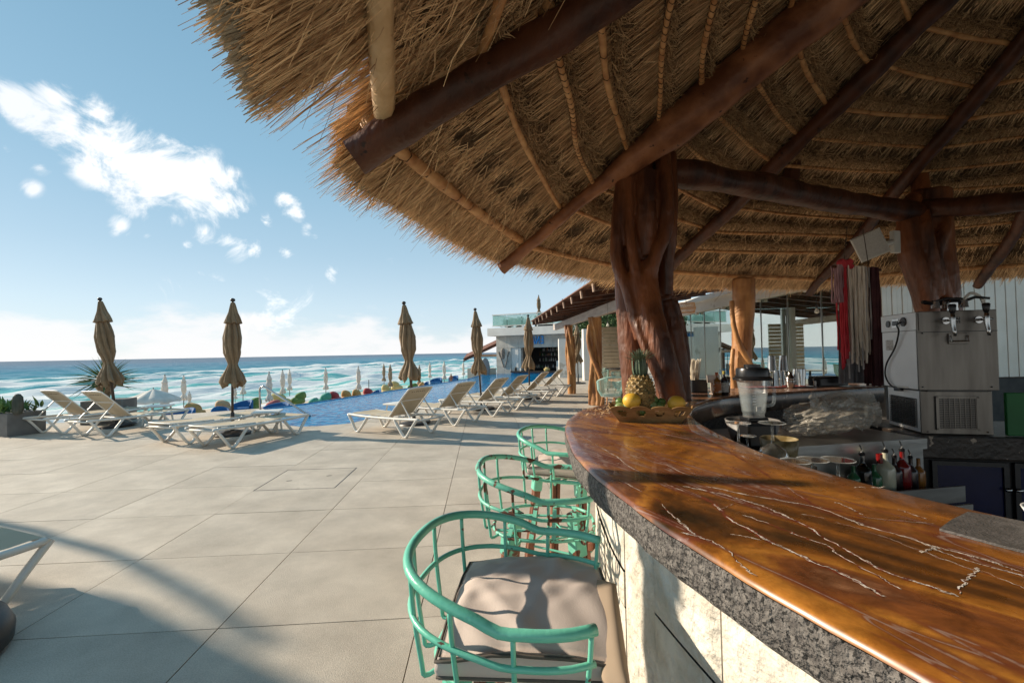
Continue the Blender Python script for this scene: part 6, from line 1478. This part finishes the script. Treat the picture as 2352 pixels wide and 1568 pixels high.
def sbx(x0, x1, d0, d1, z0, z1, nm, mt_, par=st, r=0):
    c = sa+se*(x0+x1)/2+sn*(d0+d1)/2; c.z = (z0+z1)/2; b = MB(); (b.rbox(c, (x1-x0,d1-d0,z1-z0), rot=qs, r=r) if r else b.box(c, (x1-x0,d1-d0,z1-z0), rot=qs)); return b.build(nm, mt_, par)
Ls = (sb_-sa).length
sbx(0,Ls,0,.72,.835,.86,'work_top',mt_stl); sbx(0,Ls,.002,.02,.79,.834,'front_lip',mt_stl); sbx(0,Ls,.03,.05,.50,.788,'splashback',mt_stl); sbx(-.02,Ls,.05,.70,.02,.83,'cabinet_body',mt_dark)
sbx(.2,Ls,-.20,.028,.50,.515,'speed_rail_floor',mt_stl); sbx(.2,Ls,-.215,-.20,.50,.60,'speed_rail_front',mt_stl)
sbx(.62,Ls+.02,-.24,-.22,.05,.49,'front_panel',M('pale_panel',(.34,.31,.27),(.45,.42,.37),scale=5,rough=.6))
brn = thing('stone_worktop', 'dark brown stone worktop corner beside the steel station, left of the bag', 'worktop', (1.5,2.7,.8)); b = MB(); b.prism([(1.22,2.35),(1.62,2.45),(1.70,2.88),(1.66,3.6),(1.34,3.15),(1.22,2.7)], .80, .858); b.build('stone_slab', mt_brown, brn)
b = MB(); b.prism([(1.3,2.6),(1.56,2.66),(1.6,2.98),(1.6,3.4),(1.38,3.08)], .02, .795); b.build('base', mt_dark, brn)
bs2 = thing('low_shelf', 'dark stone shelf below the counter edge carrying the upside down wine glasses', 'shelf', (1.3,2.0,.8))
b = MB(); b.prism([(1.18,2.35),(1.10,2.1),(1.12,1.7),(1.25,1.30),(1.62,1.42),(1.55,1.9),(1.62,2.44)], .79, .83); b.build('stone_slab', mt_brown, bs2)
b = MB(); b.prism([(1.25,2.3),(1.16,2.1),(1.18,1.72),(1.28,1.40),(1.5,1.48),(1.46,1.9),(1.5,2.35)], .013, .786); b.build('base', mt_dark, bs2)
# speed rail bottles
mt_milky = M('milky_syrup', (.48,.46,.33), (.52,.50,.38), rough=.25, coat=.6); mt_reds = M('red_syrup', (.18,.01,.01), rough=.15, coat=.6); mt_clr = bpy.data.materials.new('clear_glass'); mt_clr.use_nodes = True
g = mt_clr.node_tree.nodes['Principled BSDF']; g.inputs['Transmission Weight'].default_value = 1; g.inputs['Roughness'].default_value = .02; g.inputs['IOR'].default_value = 1.45; g.inputs['Base Color'].default_value = (.93,.95,.94,1)
for px, mt_, w, h, lab in ((2034,mt_milky,.105,.30,'bottle of milky pale syrup with a steel pourer in the speed rail'),(1981,mt_clr,.10,.29,'square shouldered clear spirit bottle with a red neck in the speed rail'),(2008,gl[1],.08,.22,'short dark green bottle left of the milky syrup bottle'),
    (2055,gl[3],.08,.26,'dark bottle with a pourer just right of the milky syrup'),(2073,mt_reds,.09,.30,'red syrup bottle with a tall steel pourer'),(2092,gl[3],.075,.25,'slim dark bottle right of the red syrup'),(2110,gl[2],.07,.24,'amber bottle at the right end of the speed rail'),(1960,gl[1],.075,.22,'green glass bottle behind the nearest upturned wine glass')):
    c = W(px,1080,3.05); k = (c-sa).dot(se); c = sa+se*k-sn*.10; bottle(px,1080,c.y,w,h,mt_,lab,z=.517,spout=h > .24)
    if 'red neck' in lab: MB().lathe([(.018,h*.80),(.018,h*1.0)], c=(c.x,c.y,.517), seg=12, cap=False).build('red_foil', mt_reds, [o for o in col.objects if o.get('label') == lab][0])
# crumpled plastic bag
mt_bag = bpy.data.materials.new('thin_plastic'); mt_bag.use_nodes = True
def bagn():
    nt = mt_bag.node_tree; nt.nodes.clear(); N = nt.nodes; L = nt.links; o = N.new('ShaderNodeOutputMaterial'); m = N.new('ShaderNodeMixShader'); p = N.new('ShaderNodeBsdfPrincipled'); t = N.new('ShaderNodeBsdfTransparent')
    p.inputs['Base Color'].default_value = (.50,.46,.39,1); p.inputs['Roughness'].default_value = .18; p.inputs['Specular IOR Level'].default_value = .9; m.inputs[0].default_value = .46
    L.new(t.outputs[0], m.inputs[1]); L.new(p.outputs[0], m.inputs[2]); L.new(m.outputs[0], o.inputs[0])
bagn()
ba_, bb2 = W(1815,1000,3.15), W(2035,985,3.25); bc_ = (ba_+bb2)/2; bc_.z = .862; bl_ = (bb2-ba_).length
bag = thing('plastic_bag', 'large crumpled translucent plastic bag lying on the steel station', 'plastic bag', bc_); sd_n = [(rng.normal(0,1,3), rng.uniform(0,6), rng.uniform(5,30)) for _ in range(26)]
def bfn(v):
    f = .80
    for d_, ph_, k_ in sd_n:
        d_ = d_/np.linalg.norm(d_); a = k_*(v.x*d_[0]+v.y*d_[1]+v.z*d_[2])+ph_
        f += .26*math.sin(a)/k_**.9 if k_ < 11 else .28*(1-abs(math.sin(a*.6)))**3/k_**.8
    return f
b = MB(); b.ball((0,0,0), 1, seg=150, ring=90, fn=bfn); an_ = math.atan2((bb2-ba_).y,(bb2-ba_).x)
vv = []
for v in b.v:
    x, y, z = v; hz = (1.05+.12*math.sin(x*2.2+.4)-.35*max(0,-x-.5)); q = Vector((x*bl_*.50, y*.21, (z*.5+.5)*.255*hz)); q = Euler((0,0,an_)).to_matrix()@q; vv.append(tuple(bc_+Vector((0,.1,.0))+Vector((q.x,q.y,max(0,q.z)))))
b.v = vv; b.build('film', mt_bag, bag, smooth=True)
b = MB(); P = []
for i in range(40):
    u = i/39; row = []
    for j in range(24):
        v = j/23; q = bc_+se*(u-.35)*.62+sn*(.05+.06*math.sin(u*9+v*5))+Vector((0,0,.06+v*.25+.018*math.sin(u*17+v*6)+.012*math.sin(v*23-u*12)-.05*(u-.5)**2)); row.append(q-sn*.04*math.sin(v*4+u*3))
    P.append(row)
b.grid(P); b.build('loose_fold', mt_bag, bag, smooth=True)
# blender jug on its motor base
mt_jug = bpy.data.materials.new('jug_plastic'); mt_jug.use_nodes = True; g = mt_jug.node_tree.nodes['Principled BSDF']; g.inputs['Base Color'].default_value = (.62,.68,.68,1); g.inputs['Roughness'].default_value = .12; g.inputs['Alpha'].default_value = .15
YJ = 3.0; pj = W(1731,957,YJ); zj = pj.z; bj = thing('blender', 'clear blender jug with a black lid and handle on its dark motor base', 'blender', (pj.x,pj.y,.0))
def sqj(r, z, an): 
    n_ = 4.0; k = (abs(math.cos(an))**n_+abs(math.sin(an))**n_)**(-1/n_); return r*(.55+.45*k), z
hj = (957-868)/1045*YJ
MB().lathe([(0,zj),(.062,zj),(.060,zj+.02),(.066,zj+.035),(.088,zj+hj*.85),(.096,zj+hj),(.092,zj+hj),(.084,zj+hj*.85),(.060,zj+.04),(0,zj+.035)], c=(pj.x,pj.y,0), seg=40, fn=sqj).build('jug', mt_jug, bj, smooth=True, ang=50)
MB().lathe([(.118,zj+hj-.012),(.12,zj+hj),(.10,zj+hj+.012),(.100,zj+hj+.05),(.094,zj+hj+.065),(.05,zj+hj+.07),(.05,zj+hj+.088),(0,zj+hj+.09)], c=(pj.x,pj.y,0), seg=36).build('lid', mt_blkp, bj, smooth=True, ang=40)
MB().tube(cr([Vector((pj.x+.08,pj.y,zj+hj*.78)),Vector((pj.x+.135,pj.y,zj+hj*.76)),Vector((pj.x+.138,pj.y,zj+hj*.5)),Vector((pj.x+.128,pj.y,zj+.08)),Vector((pj.x+.07,pj.y,zj+.07))],5), .011, seg=10).build('handle', mt_jug, bj, smooth=True)
MB().rbox((pj.x,pj.y,zj-.012), (.13,.13,.028), r=.01).build('coupling', mt_blkp, bj); MB().rbox((pj.x,pj.y,(zj-.026+.858)/2), (.19,.2,zj-.026-.858), r=.02).build('motor_base', mt_blkp, bj)
MB().box((pj.x,pj.y-.067,zj+.06), (.03,.003,.03)).build('white_mark', mt_wplastic, bj)
for k in range(5): MB().box((pj.x-.03,pj.y-.072,zj+.09+k*.018), (.02,.002,.002)).build('measure_line', mt_wplastic, bj)
# upside down wine glasses
def thinglass(name, dif):
    m_ = bpy.data.materials.new(name); m_.use_nodes = True; nt = m_.node_tree; nt.nodes.clear(); N = nt.nodes; L = nt.links
    o = N.new('ShaderNodeOutputMaterial'); t = N.new('ShaderNodeBsdfTransparent'); g = N.new('ShaderNodeBsdfGlossy'); d = N.new('ShaderNodeBsdfTranslucent'); a = N.new('ShaderNodeMixShader'); b_ = N.new('ShaderNodeMixShader'); w_ = N.new('ShaderNodeLayerWeight'); w_.inputs[0].default_value = .35
    t.inputs[0].default_value = (.93,.95,.94,1); g.inputs['Roughness'].default_value = .03; d.inputs[0].default_value = (.9,.9,.88,1); a.inputs[0].default_value = dif
    L.new(t.outputs[0], a.inputs[1]); L.new(d.outputs[0], a.inputs[2]); L.new(w_.outputs['Facing'], b_.inputs[0]); L.new(a.outputs[0], b_.inputs[1]); L.new(g.outputs[0], b_.inputs[2]); L.new(b_.outputs[0], o.inputs[0]); return m_
mt_wg = thinglass('wine_glass', .14); mt_wg_glint = thinglass('wine_glass_rim_glint', .7)  # whitened rim stands for light caught on clear glass
def wine(px, py, Y, lab, big=1.0):
    p = W(px, py, Y); zf = p.z; h = .215*big; r = thing('wine_glass', lab, 'wine glass', (p.x,p.y,zf-h), 'wine glasses standing upside down')
    MB().lathe([(.040*big,0),(.062*big,.035*big),(.066*big,.062*big),(.052*big,.095*big),(.02*big,.115*big),(.0065,.122*big),(.0055,h-.012),(.012,h-.006),(.056*big,h-.0015),(.056*big,h),(0,h)], c=(p.x,p.y,zf-h), seg=36, cap=False).build('bowl_and_stem', mt_wg, r, smooth=True, ang=70)
    MB().tube([Vector((p.x+.056*big*math.cos(a),p.y+.056*big*math.sin(a),zf)) for a in np.linspace(0,6.1,30)], .0022, seg=5, closed=True).build('foot_rim_glint', mt_wg_glint, r, smooth=True)
wine(1695,970.5,2.35,'upturned wine glass standing farthest left below the blender',1.05); wine(1773,970.5,2.32,'upturned wine glass with its whole round bowl showing below the blender',1.1)
wine(1716,1000,2.5,'smaller upturned glass low between the two tall upturned wine glasses',.8)
wine(1826,1058,1.80,'upturned wine glass half hidden by the counter edge, left of the near trio',.95); wine(1866,1055,1.82,'upturned wine glass in the middle of the near trio',1.0); wine(1924,1055,1.83,'upturned wine glass at the right of the near trio',1.05)
p = W(1762,1016,2.75); p.z = .859; ib = thing('ice_bucket', 'ornate amber lined ice bucket behind the tall upturned glass', 'bucket', (1.52,2.62,.859)); MB().lathe([(.085,0),(.10,.12),(.094,.12),(.08,.01)], c=(1.52,2.62,.859), seg=24).build('pail', M('ornate_amber',(.16,.11,.04),(.34,.27,.15),scale=22,rough=.4), ib, smooth=True)
tb = thing('grey_tub', 'grey plastic tub standing behind the upturned wine glasses', 'tub', (1.75,3.25,.862)); MB().lathe([(.13,0),(.17,.15),(.165,.15),(.12,.01),(0,.01)], c=(1.62,3.1,.862), seg=28, cap=False).build('tub_wall', M('grey_plastic',(.20,.19,.18),rough=.5), tb, smooth=True)
# beer dispenser, two stacked steel units
c0b, rgt, lft = Vector((2.895,3.25,0)), Vector((3.345,3.135,0)), Vector((2.935,3.70,0)); er = (rgt-c0b).normalized(); en = Vector((-er.y, er.x, 0)); qm = Matrix(((er.x,en.x,0),(er.y,en.y,0),(0,0,1)))
wm, dm = (rgt-c0b).length, .46
mt_stl_shaded = M('dispenser_steel_shaded', (.12,.108,.095), (.19,.175,.155), scale=2.5, rough=.36, metal=.7, stretch=(5,5,.6), bump=.06, bscale=40); mt_stl_lit = M('dispenser_side_lit', (.70,.69,.67), (.8,.79,.77), scale=3, rough=.45, metal=.25)  # front darkened as if shaded, side paled as if sunlit, in base colour
bdp = thing('beer_dispenser', 'stainless steel two tap beer dispenser stacked on its vented cooling unit', 'beer dispenser', (c0b.x,c0b.y,.86))
def mbx(x0, x1, d0, d1, z0, z1, nm, mt_, r=0, par=None):
    c = c0b+er*(x0+x1)/2+en*(d0+d1)/2; c.z = (z0+z1)/2; b = MB(); (b.rbox(c, (x1-x0,d1-d0,z1-z0), rot=qm, r=r) if r else b.box(c, (x1-x0,d1-d0,z1-z0), rot=qm)); return b.build(nm, mt_, par or bdp)
mbx(0,wm,0,dm,1.175,1.735,'upper_cabinet',mt_stl_shaded,.004); mbx(-.004,-.001,.01,dm-.01,1.18,1.60,'side_panel',mt_stl_lit); mbx(-.006,-.001,.006,dm-.004,1.606,1.73,'side_panel',mt_stl_lit); mbx(.01,wm-.01,-.006,-.001,1.60,1.725,'tap_panel',mt_stl_shaded); mbx(.0,wm,-.003,-.001,1.585,1.59,'seam',mt_blkp)
mbx(.015,wm-.03,.02,dm-.02,.865,1.17,'lower_cabinet',mt_stl_shaded,.004); mbx(.012,.0145,.03,dm-.03,.875,1.165,'side_panel',mt_stl_lit); mbx(.05,.40,-.0,.015,1.165,1.176,'black_gasket',mt_blkp)
mbx(.11,.34,.014,.0175,.905,1.125,'vent_opening',mt_blkp)
for k in range(17): z = .912+k*.0127; mbx(.115,.335,.010,.014,z,z+.0042,'grille_slat',mt_stl_shaded)
for k in range(8): x = .115+k*.0308; mbx(x,x+.0035,.008,.0105,.91,1.12,'grille_bar',mt_stl_shaded)
for x0, x1, z0, z1 in ((.10,.35,.895,.908),(.10,.35,1.12,1.133),(.10,.115,.895,1.133),(.335,.35,.895,1.133)): mbx(x0,x1,.006,.012,z0,z1,'grille_frame',mt_stl_shaded)
mbx(.0085,.0115,.06,dm-.07,.90,1.11,'side_vent_opening',mt_blkp)
for k in range(14): z = .905+k*.0148; mbx(.004,.0085,.06,dm-.07,z,z+.0066,'side_grille_slat',mt_steelb)
for k in range(9): d_ = .06+k*.041; mbx(.003,.0042,d_,d_+.006,.90,1.11,'side_grille_bar',mt_steelb)
for x, z in ((.02,1.20),(.42,1.20),(.03,1.58),(.43,1.58),(.05,.88),(.40,.885),(.20,.9),(.30,.9)): 
    c = c0b+er*x-en*.004; c.z = z; MB().ball(c if z > 1.17 else c+en*.02, .005, seg=8, ring=5).build('screw', mt_blkp, bdp)
for k in range(4): mbx(.205+k*.014,.211+k*.014,-.0075,-.0055,1.645,1.69,'vent_slot',mt_blkp)
def disc(d, z, r_, mt_, nm):
    c = c0b+en*d-er*.006; c.z = z; o_ = [c+en*math.cos(a)*r_+Vector((0,0,math.sin(a)*r_)) for a in np.linspace(0,6.28,21)[:-1]]; b = MB(); b.add(o_+[p_-er*.008 for p_ in o_], [tuple(range(20)),tuple(range(39,19,-1))]+[(i,(i+1)%20,20+(i+1)%20,20+i) for i in range(20)]); b.build(nm, mt_, bdp)
disc(.35,1.665,.026,mt_blkp,'dial'); disc(.145,1.672,.034,mt_blk,'power_socket'); mbx(-.013,-.006,.20,.29,1.635,1.695,'display_frame',mt_steelb); mbx(-.016,-.0135,.21,.28,1.648,1.684,'display',mt_blkp)
c = c0b+en*.145-er*.02
MB().tube(cr([Vector((c.x,c.y,1.67)),Vector((c.x,c.y,1.65))-er*.03,Vector((c.x,c.y,1.60))-er*.01+en*.02,Vector((c.x,c.y,1.48))+en*.10,Vector((c.x,c.y,1.36))+en*.22,Vector((c.x,c.y,1.27))+en*.25,Vector((c.x,c.y,1.20))+en*.20,Vector((c.x,c.y,1.165))+en*.1,Vector((c.x,c.y,1.16))+en*.04],6), .006, seg=8).build('power_cable', mt_blkp, bdp, smooth=True)
MB().rbox(Vector((c.x,c.y,1.165))+en*.06-er*.005, (.03,.06,.025), r=.006).build('plug', mt_blkp, bdp)
mbx(-.010,-.004,.12,.26,1.178,1.192,'white_sticker',mt_wplastic); mbx(-.0065,-.0045,.30,.40,1.46,1.54,'paper_sticker',mt_wl)
# drip handle + taps
hc_ = c0b+er*.235-en*.02; MB().tube([Vector(((hc_-er*.05).x,(hc_-er*.05).y,1.56)),Vector(((hc_-er*.05-en*.01).x,(hc_-er*.05-en*.01).y,1.52)),Vector(((hc_+er*.05-en*.01).x,(hc_+er*.05-en*.01).y,1.52)),Vector(((hc_+er*.05).x,(hc_+er*.05).y,1.56))], .006, seg=6).build('front_handle', mt_chrome, bdp)
mbx(.18,.29,-.012,-.001,1.50,1.575,'handle_plate',mt_stl_shaded,.003)
for x in (.165,.355):
    c = c0b+er*x-en*.006; c.z = 1.665; f = -en
    MB().tube([c, c+f*.012], .024, seg=18).build('tap_flange', mt_chrome, bdp, smooth=True, ang=40); MB().tube([c, c+f*.075], .009, seg=12).build('tap_shank', mt_chrome, bdp, smooth=True)
    t = c+f*.08; MB().tube([t+Vector((0,0,.05)), t+Vector((0,0,.02)), t, t+Vector((0,0,-.03)), t+f*.01+Vector((0,0,-.075)), t+f*.018+Vector((0,0,-.11))], [.010,.014,.016,.014,.011,.009], seg=14).build('tap_body', mt_chrome, bdp, smooth=True)
    MB().tube([t+er*-.025, t+er*.035], .007, seg=8).build('tap_lever', mt_chrome, bdp, smooth=True); MB().tube([t+Vector((0,0,.045)), t+Vector((0,0,.06)), t+Vector((0,0,.10)), t+Vector((0,0,.11))], [.012,.018,.022,.015], seg=14).build('tap_knob', mt_blkp, bdp, smooth=True)
# gear on top
cg = thing('keg_couplers', 'tangle of black and chrome keg couplers with clear hose lying on the beer dispenser', 'keg couplers', c0b+Vector((.25,.1,1.737)))
for k in range(3):
    p = c0b+er*(.17+.085*k)+en*(.10+.05*(k % 2)); p.z = 1.75+.012; MB().tube([p, p+Vector((0,0,.05))], [.028,.022], seg=14).build('coupler_body', mt_chrome, cg, smooth=True, ang=50)
    MB().tube([p+Vector((0,0,.045)), p+er*.07+Vector((0,0,.07)), p+er*.13-en*.04+Vector((0,0,.055))], [.012,.010,.008], seg=8).build('coupler_handle', mt_blkp, cg, smooth=True); MB().tube([p+Vector((0,0,.03)), p-er*.08+Vector((0,0,.05))], .014, seg=8).build('coupler_arm', mt_blkp, cg)
p = c0b+er*.33+en*.1; p.z = 1.79; MB().tube(cr([p, p+er*.05+Vector((0,0,.07)), p+er*.11+Vector((0,0,.04)), p+er*.135+Vector((0,0,-.05))],5), .010, seg=8).build('clear_hose', M('hose',(.55,.52,.46),rough=.3), cg, smooth=True)
p = c0b+er*.25+en*.06; p.z = 1.739; MB().lathe([(.03,0),(.03,.055),(0,.055)], c=p, seg=16).build('chrome_cap', mt_chrome, cg, smooth=True, ang=40)
# black worn ledge and blue doored cabinet
mt_worn = M('worn_black_stone', (.012,.009,.007), (.03,.02,.014), scale=5, rough=.35, bump=.4, bscale=30, spots=(.36,.28,.21), spotscale=16, spotlim=.64)
mt_blue = M('dark_blue_door', (.006,.008,.04), (.012,.016,.07), scale=2, rough=.16, coat=.5)
cb = thing('back_cabinet', 'black stone topped cabinet with glossy dark blue doors under the beer dispenser', 'cabinet', (3.4,3.1,0))
def cbx(x0, x1, d0, d1, z0, z1, nm, mt_, par=None, r=0):
    c = c0b+er*(x0+x1)/2+en*(d0+d1)/2; c.z = (z0+z1)/2; b = MB(); (b.rbox(c, (x1-x0,d1-d0,z1-z0), rot=qm, r=r, seg=2) if r else b.box(c, (x1-x0,d1-d0,z1-z0), rot=qm)); return b.build(nm, mt_, par or cb)
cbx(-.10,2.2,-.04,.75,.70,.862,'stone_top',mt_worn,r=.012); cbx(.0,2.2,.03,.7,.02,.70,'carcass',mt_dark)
for x0, x1 in ((.06,.50),(.53,.97),(1.0,1.44)):
    for a in ((x0,x0+.03,.06,.68),(x1-.03,x1,.06,.68),(x0+.0305,x1-.0305,.65,.68),(x0+.0305,x1-.0305,.06,.09)): cbx(a[0],a[1],.0,.028,a[2],a[3],'door_frame',mt_blk)
    cbx(x0+.031,x1-.031,.012,.026,.091,.649,'blue_door',mt_blue)
for x in (.485,.545): 
    c = c0b+er*x-en*.012; c.z = .50; MB().ball(c, .017, seg=12, ring=8, sq=(1.5,.8,.8)).build('knob', mt_chrome, cb, smooth=True)
gp = thing('green_panel', 'scratched bright green plastic panel leaning at the right of the beer dispenser', 'panel', (3.6,3.1,.863))
mt_green = M('green_plastic', (.006,.11,.022), (.01,.15,.032), scale=2, rough=.5, spots=(.14,.22,.15), spotscale=4, spotlim=.56); cbx(.50,1.1,-.0,.03,.865,1.16,'sheet',mt_green,gp,r=.008)
# yarn hanging
yc = [M('red_yarn',(.42,.02,.03),(.55,.05,.06),rough=.95), M('cream_yarn',(.68,.58,.46),(.8,.7,.57),rough=.95), M('grey_yarn',(.38,.35,.33),(.5,.47,.44),rough=.95), M('maroon_yarn',(.05,.015,.018),(.09,.03,.03),rough=.95), M('pink_yarn',(.30,.16,.17),(.4,.24,.24),rough=.95)]
YY = 4.6; ya, yb = W(1918,612,YY), W(2016,620,YY); yn = thing('yarn_hanging', 'long hanging of red, cream and dark maroon yarn tied under a rafter', 'yarn hanging', ya)
MB().tube([ya-Vector((.03,0,0)), yb+Vector((.03,0,0))], .014, seg=8).build('hanging_rod', mt_beam, yn)
for k in range(2): a = ya.lerp(yb,.2+.6*k); MB().tube([a, a+Vector((.05-.1*k,0,.42))], .004, seg=4).build('cord', mt_rope, yn)
for i in range(150):
    u = (i+.5)/150; cidx = 4 if u < .12 else 0 if u < .24 else random.choice((1,1,2,1,1)) if u < .66 else random.choice((2,1,3)) if u < .76 else 3
    if random.random() < .02: cidx = 0
    ln = {4:.38,0:random.uniform(.65,1.15),1:random.uniform(.75,1.0),2:random.uniform(.6,1.15),3:random.uniform(1.15,1.2)}[cidx]
    a = ya.lerp(yb,u)+Vector((0,random.uniform(-.05,.05),.015)); x0 = random.uniform(-.012,.012); n_ = 7
    MB().tube([a+Vector((x0*q/n_+.006*math.sin(q*1.7+i), .006*math.cos(q*1.3+i), -ln*q/n_)) for q in range(n_+1)], [random.uniform(.006,.010) if cidx != 3 else .012]*(n_+1), seg=5).build('yarn_strand', yc[cidx], yn)
for i in range(22): 
    a = ya.lerp(yb,random.uniform(.12,.30))+Vector((0,-.03,.0)); MB().ball(a+Vector((random.uniform(-.03,.03),0,random.uniform(-.0,.06))), .028, seg=8, ring=6).build('yarn_knot', yc[0], yn)
gc = thing('grey_cloth', 'grey smoky cloth hanging behind the red yarn', 'cloth', W(1950,760,YY+.12)); P = [[W(lin(1926,1985,i/12)+4*math.sin(i*1.2), py, YY+.10+.02*math.sin(i*2)) for i in range(13)] for py in (640,700,760,820,880)]; MB().grid(P).build('fabric', M('smoky_cloth',(.20,.19,.19),(.3,.28,.28),rough=.8), gc, smooth=True)
# bits of dry straw fallen on the counter and the terrace
def debris(n, fn, nm, ln, lab):
    P = np.array([fn() for _ in range(n)]); D = rng.normal(0,1,(n,3)); D[:,2] *= .08; Nn = np.tile([0,0,1.], (n,1))+rng.normal(0,.1,(n,3)); tag(strands(nm, P, D, rng.uniform(.3,1,n)*ln, np.full(n,.0035), Nn, mt_thatch, None, curl=.4), lab, 'straw litter', kind='stuff')
debris(150, lambda: tuple(G(random.gauss(1372,26), random.gauss(946,7), ZC+.004)), 'straw_litter', .04, 'bits of dry straw scattered left of the fruit basket on the counter')

# ------------------------------------------------------------------ unseen mast and roof slab, added to cast the foreground shadows
r = thing('shadow_mast', 'unseen bent wooden mast added to cast the thin shadow line across the terrace', 'mast', (-15.35,7.75,0))
SP = [(-4.78,4.25,5.0),(-3.99,3.92,5.4),(-3.61,3.76,5.6),(-2.98,3.475,5.9),(-2.0,2.89,6.4),(-1.76,2.725,6.55),(-1.3,2.4,6.8)]  # added mast is bent to follow this shadow line on the terrace
kx, ky = -SUNXY.x/math.tan(SUN_EL), -SUNXY.y/math.tan(SUN_EL)
MB().tube(cr([Vector((-15.35,7.75,0)), Vector((-15.5,7.6,2.5))]+[Vector((x-kx*z, y-ky*z, z)) for x, y, z in SP], 4), .055, seg=10).build('shaft', mt_trunk, r, smooth=True)
sf = Vector((-12.5,3.59,5.79)); E = [Vector((-2.85,3.02,0))+sf, Vector((.70,1.13,0))+sf]; dn = Vector((-.47,-.88,0))*4.2; E += [E[1]+dn, E[0]+dn]  # added slab, its edge set by the shade wanted on the terrace
nr_ = thing('shadow_roof', 'unseen flat roof slab on posts added to shade the near corner of the terrace', 'shade roof', (E[0].x,E[0].y,0))
MB().add([v for v in E]+[v+Vector((0,0,.2)) for v in E], [(3,2,1,0),(4,5,6,7),(0,1,5,4),(1,2,6,5),(2,3,7,6),(3,0,4,7)]).build('roof_slab', mt_redroof, nr_)
for v in E: c = v.lerp((E[0]+E[2])/2,.06); MB().box((c.x,c.y,v.z/2-.05), (.2,.2,v.z-.1)).build('post', mt_beam, nr_)
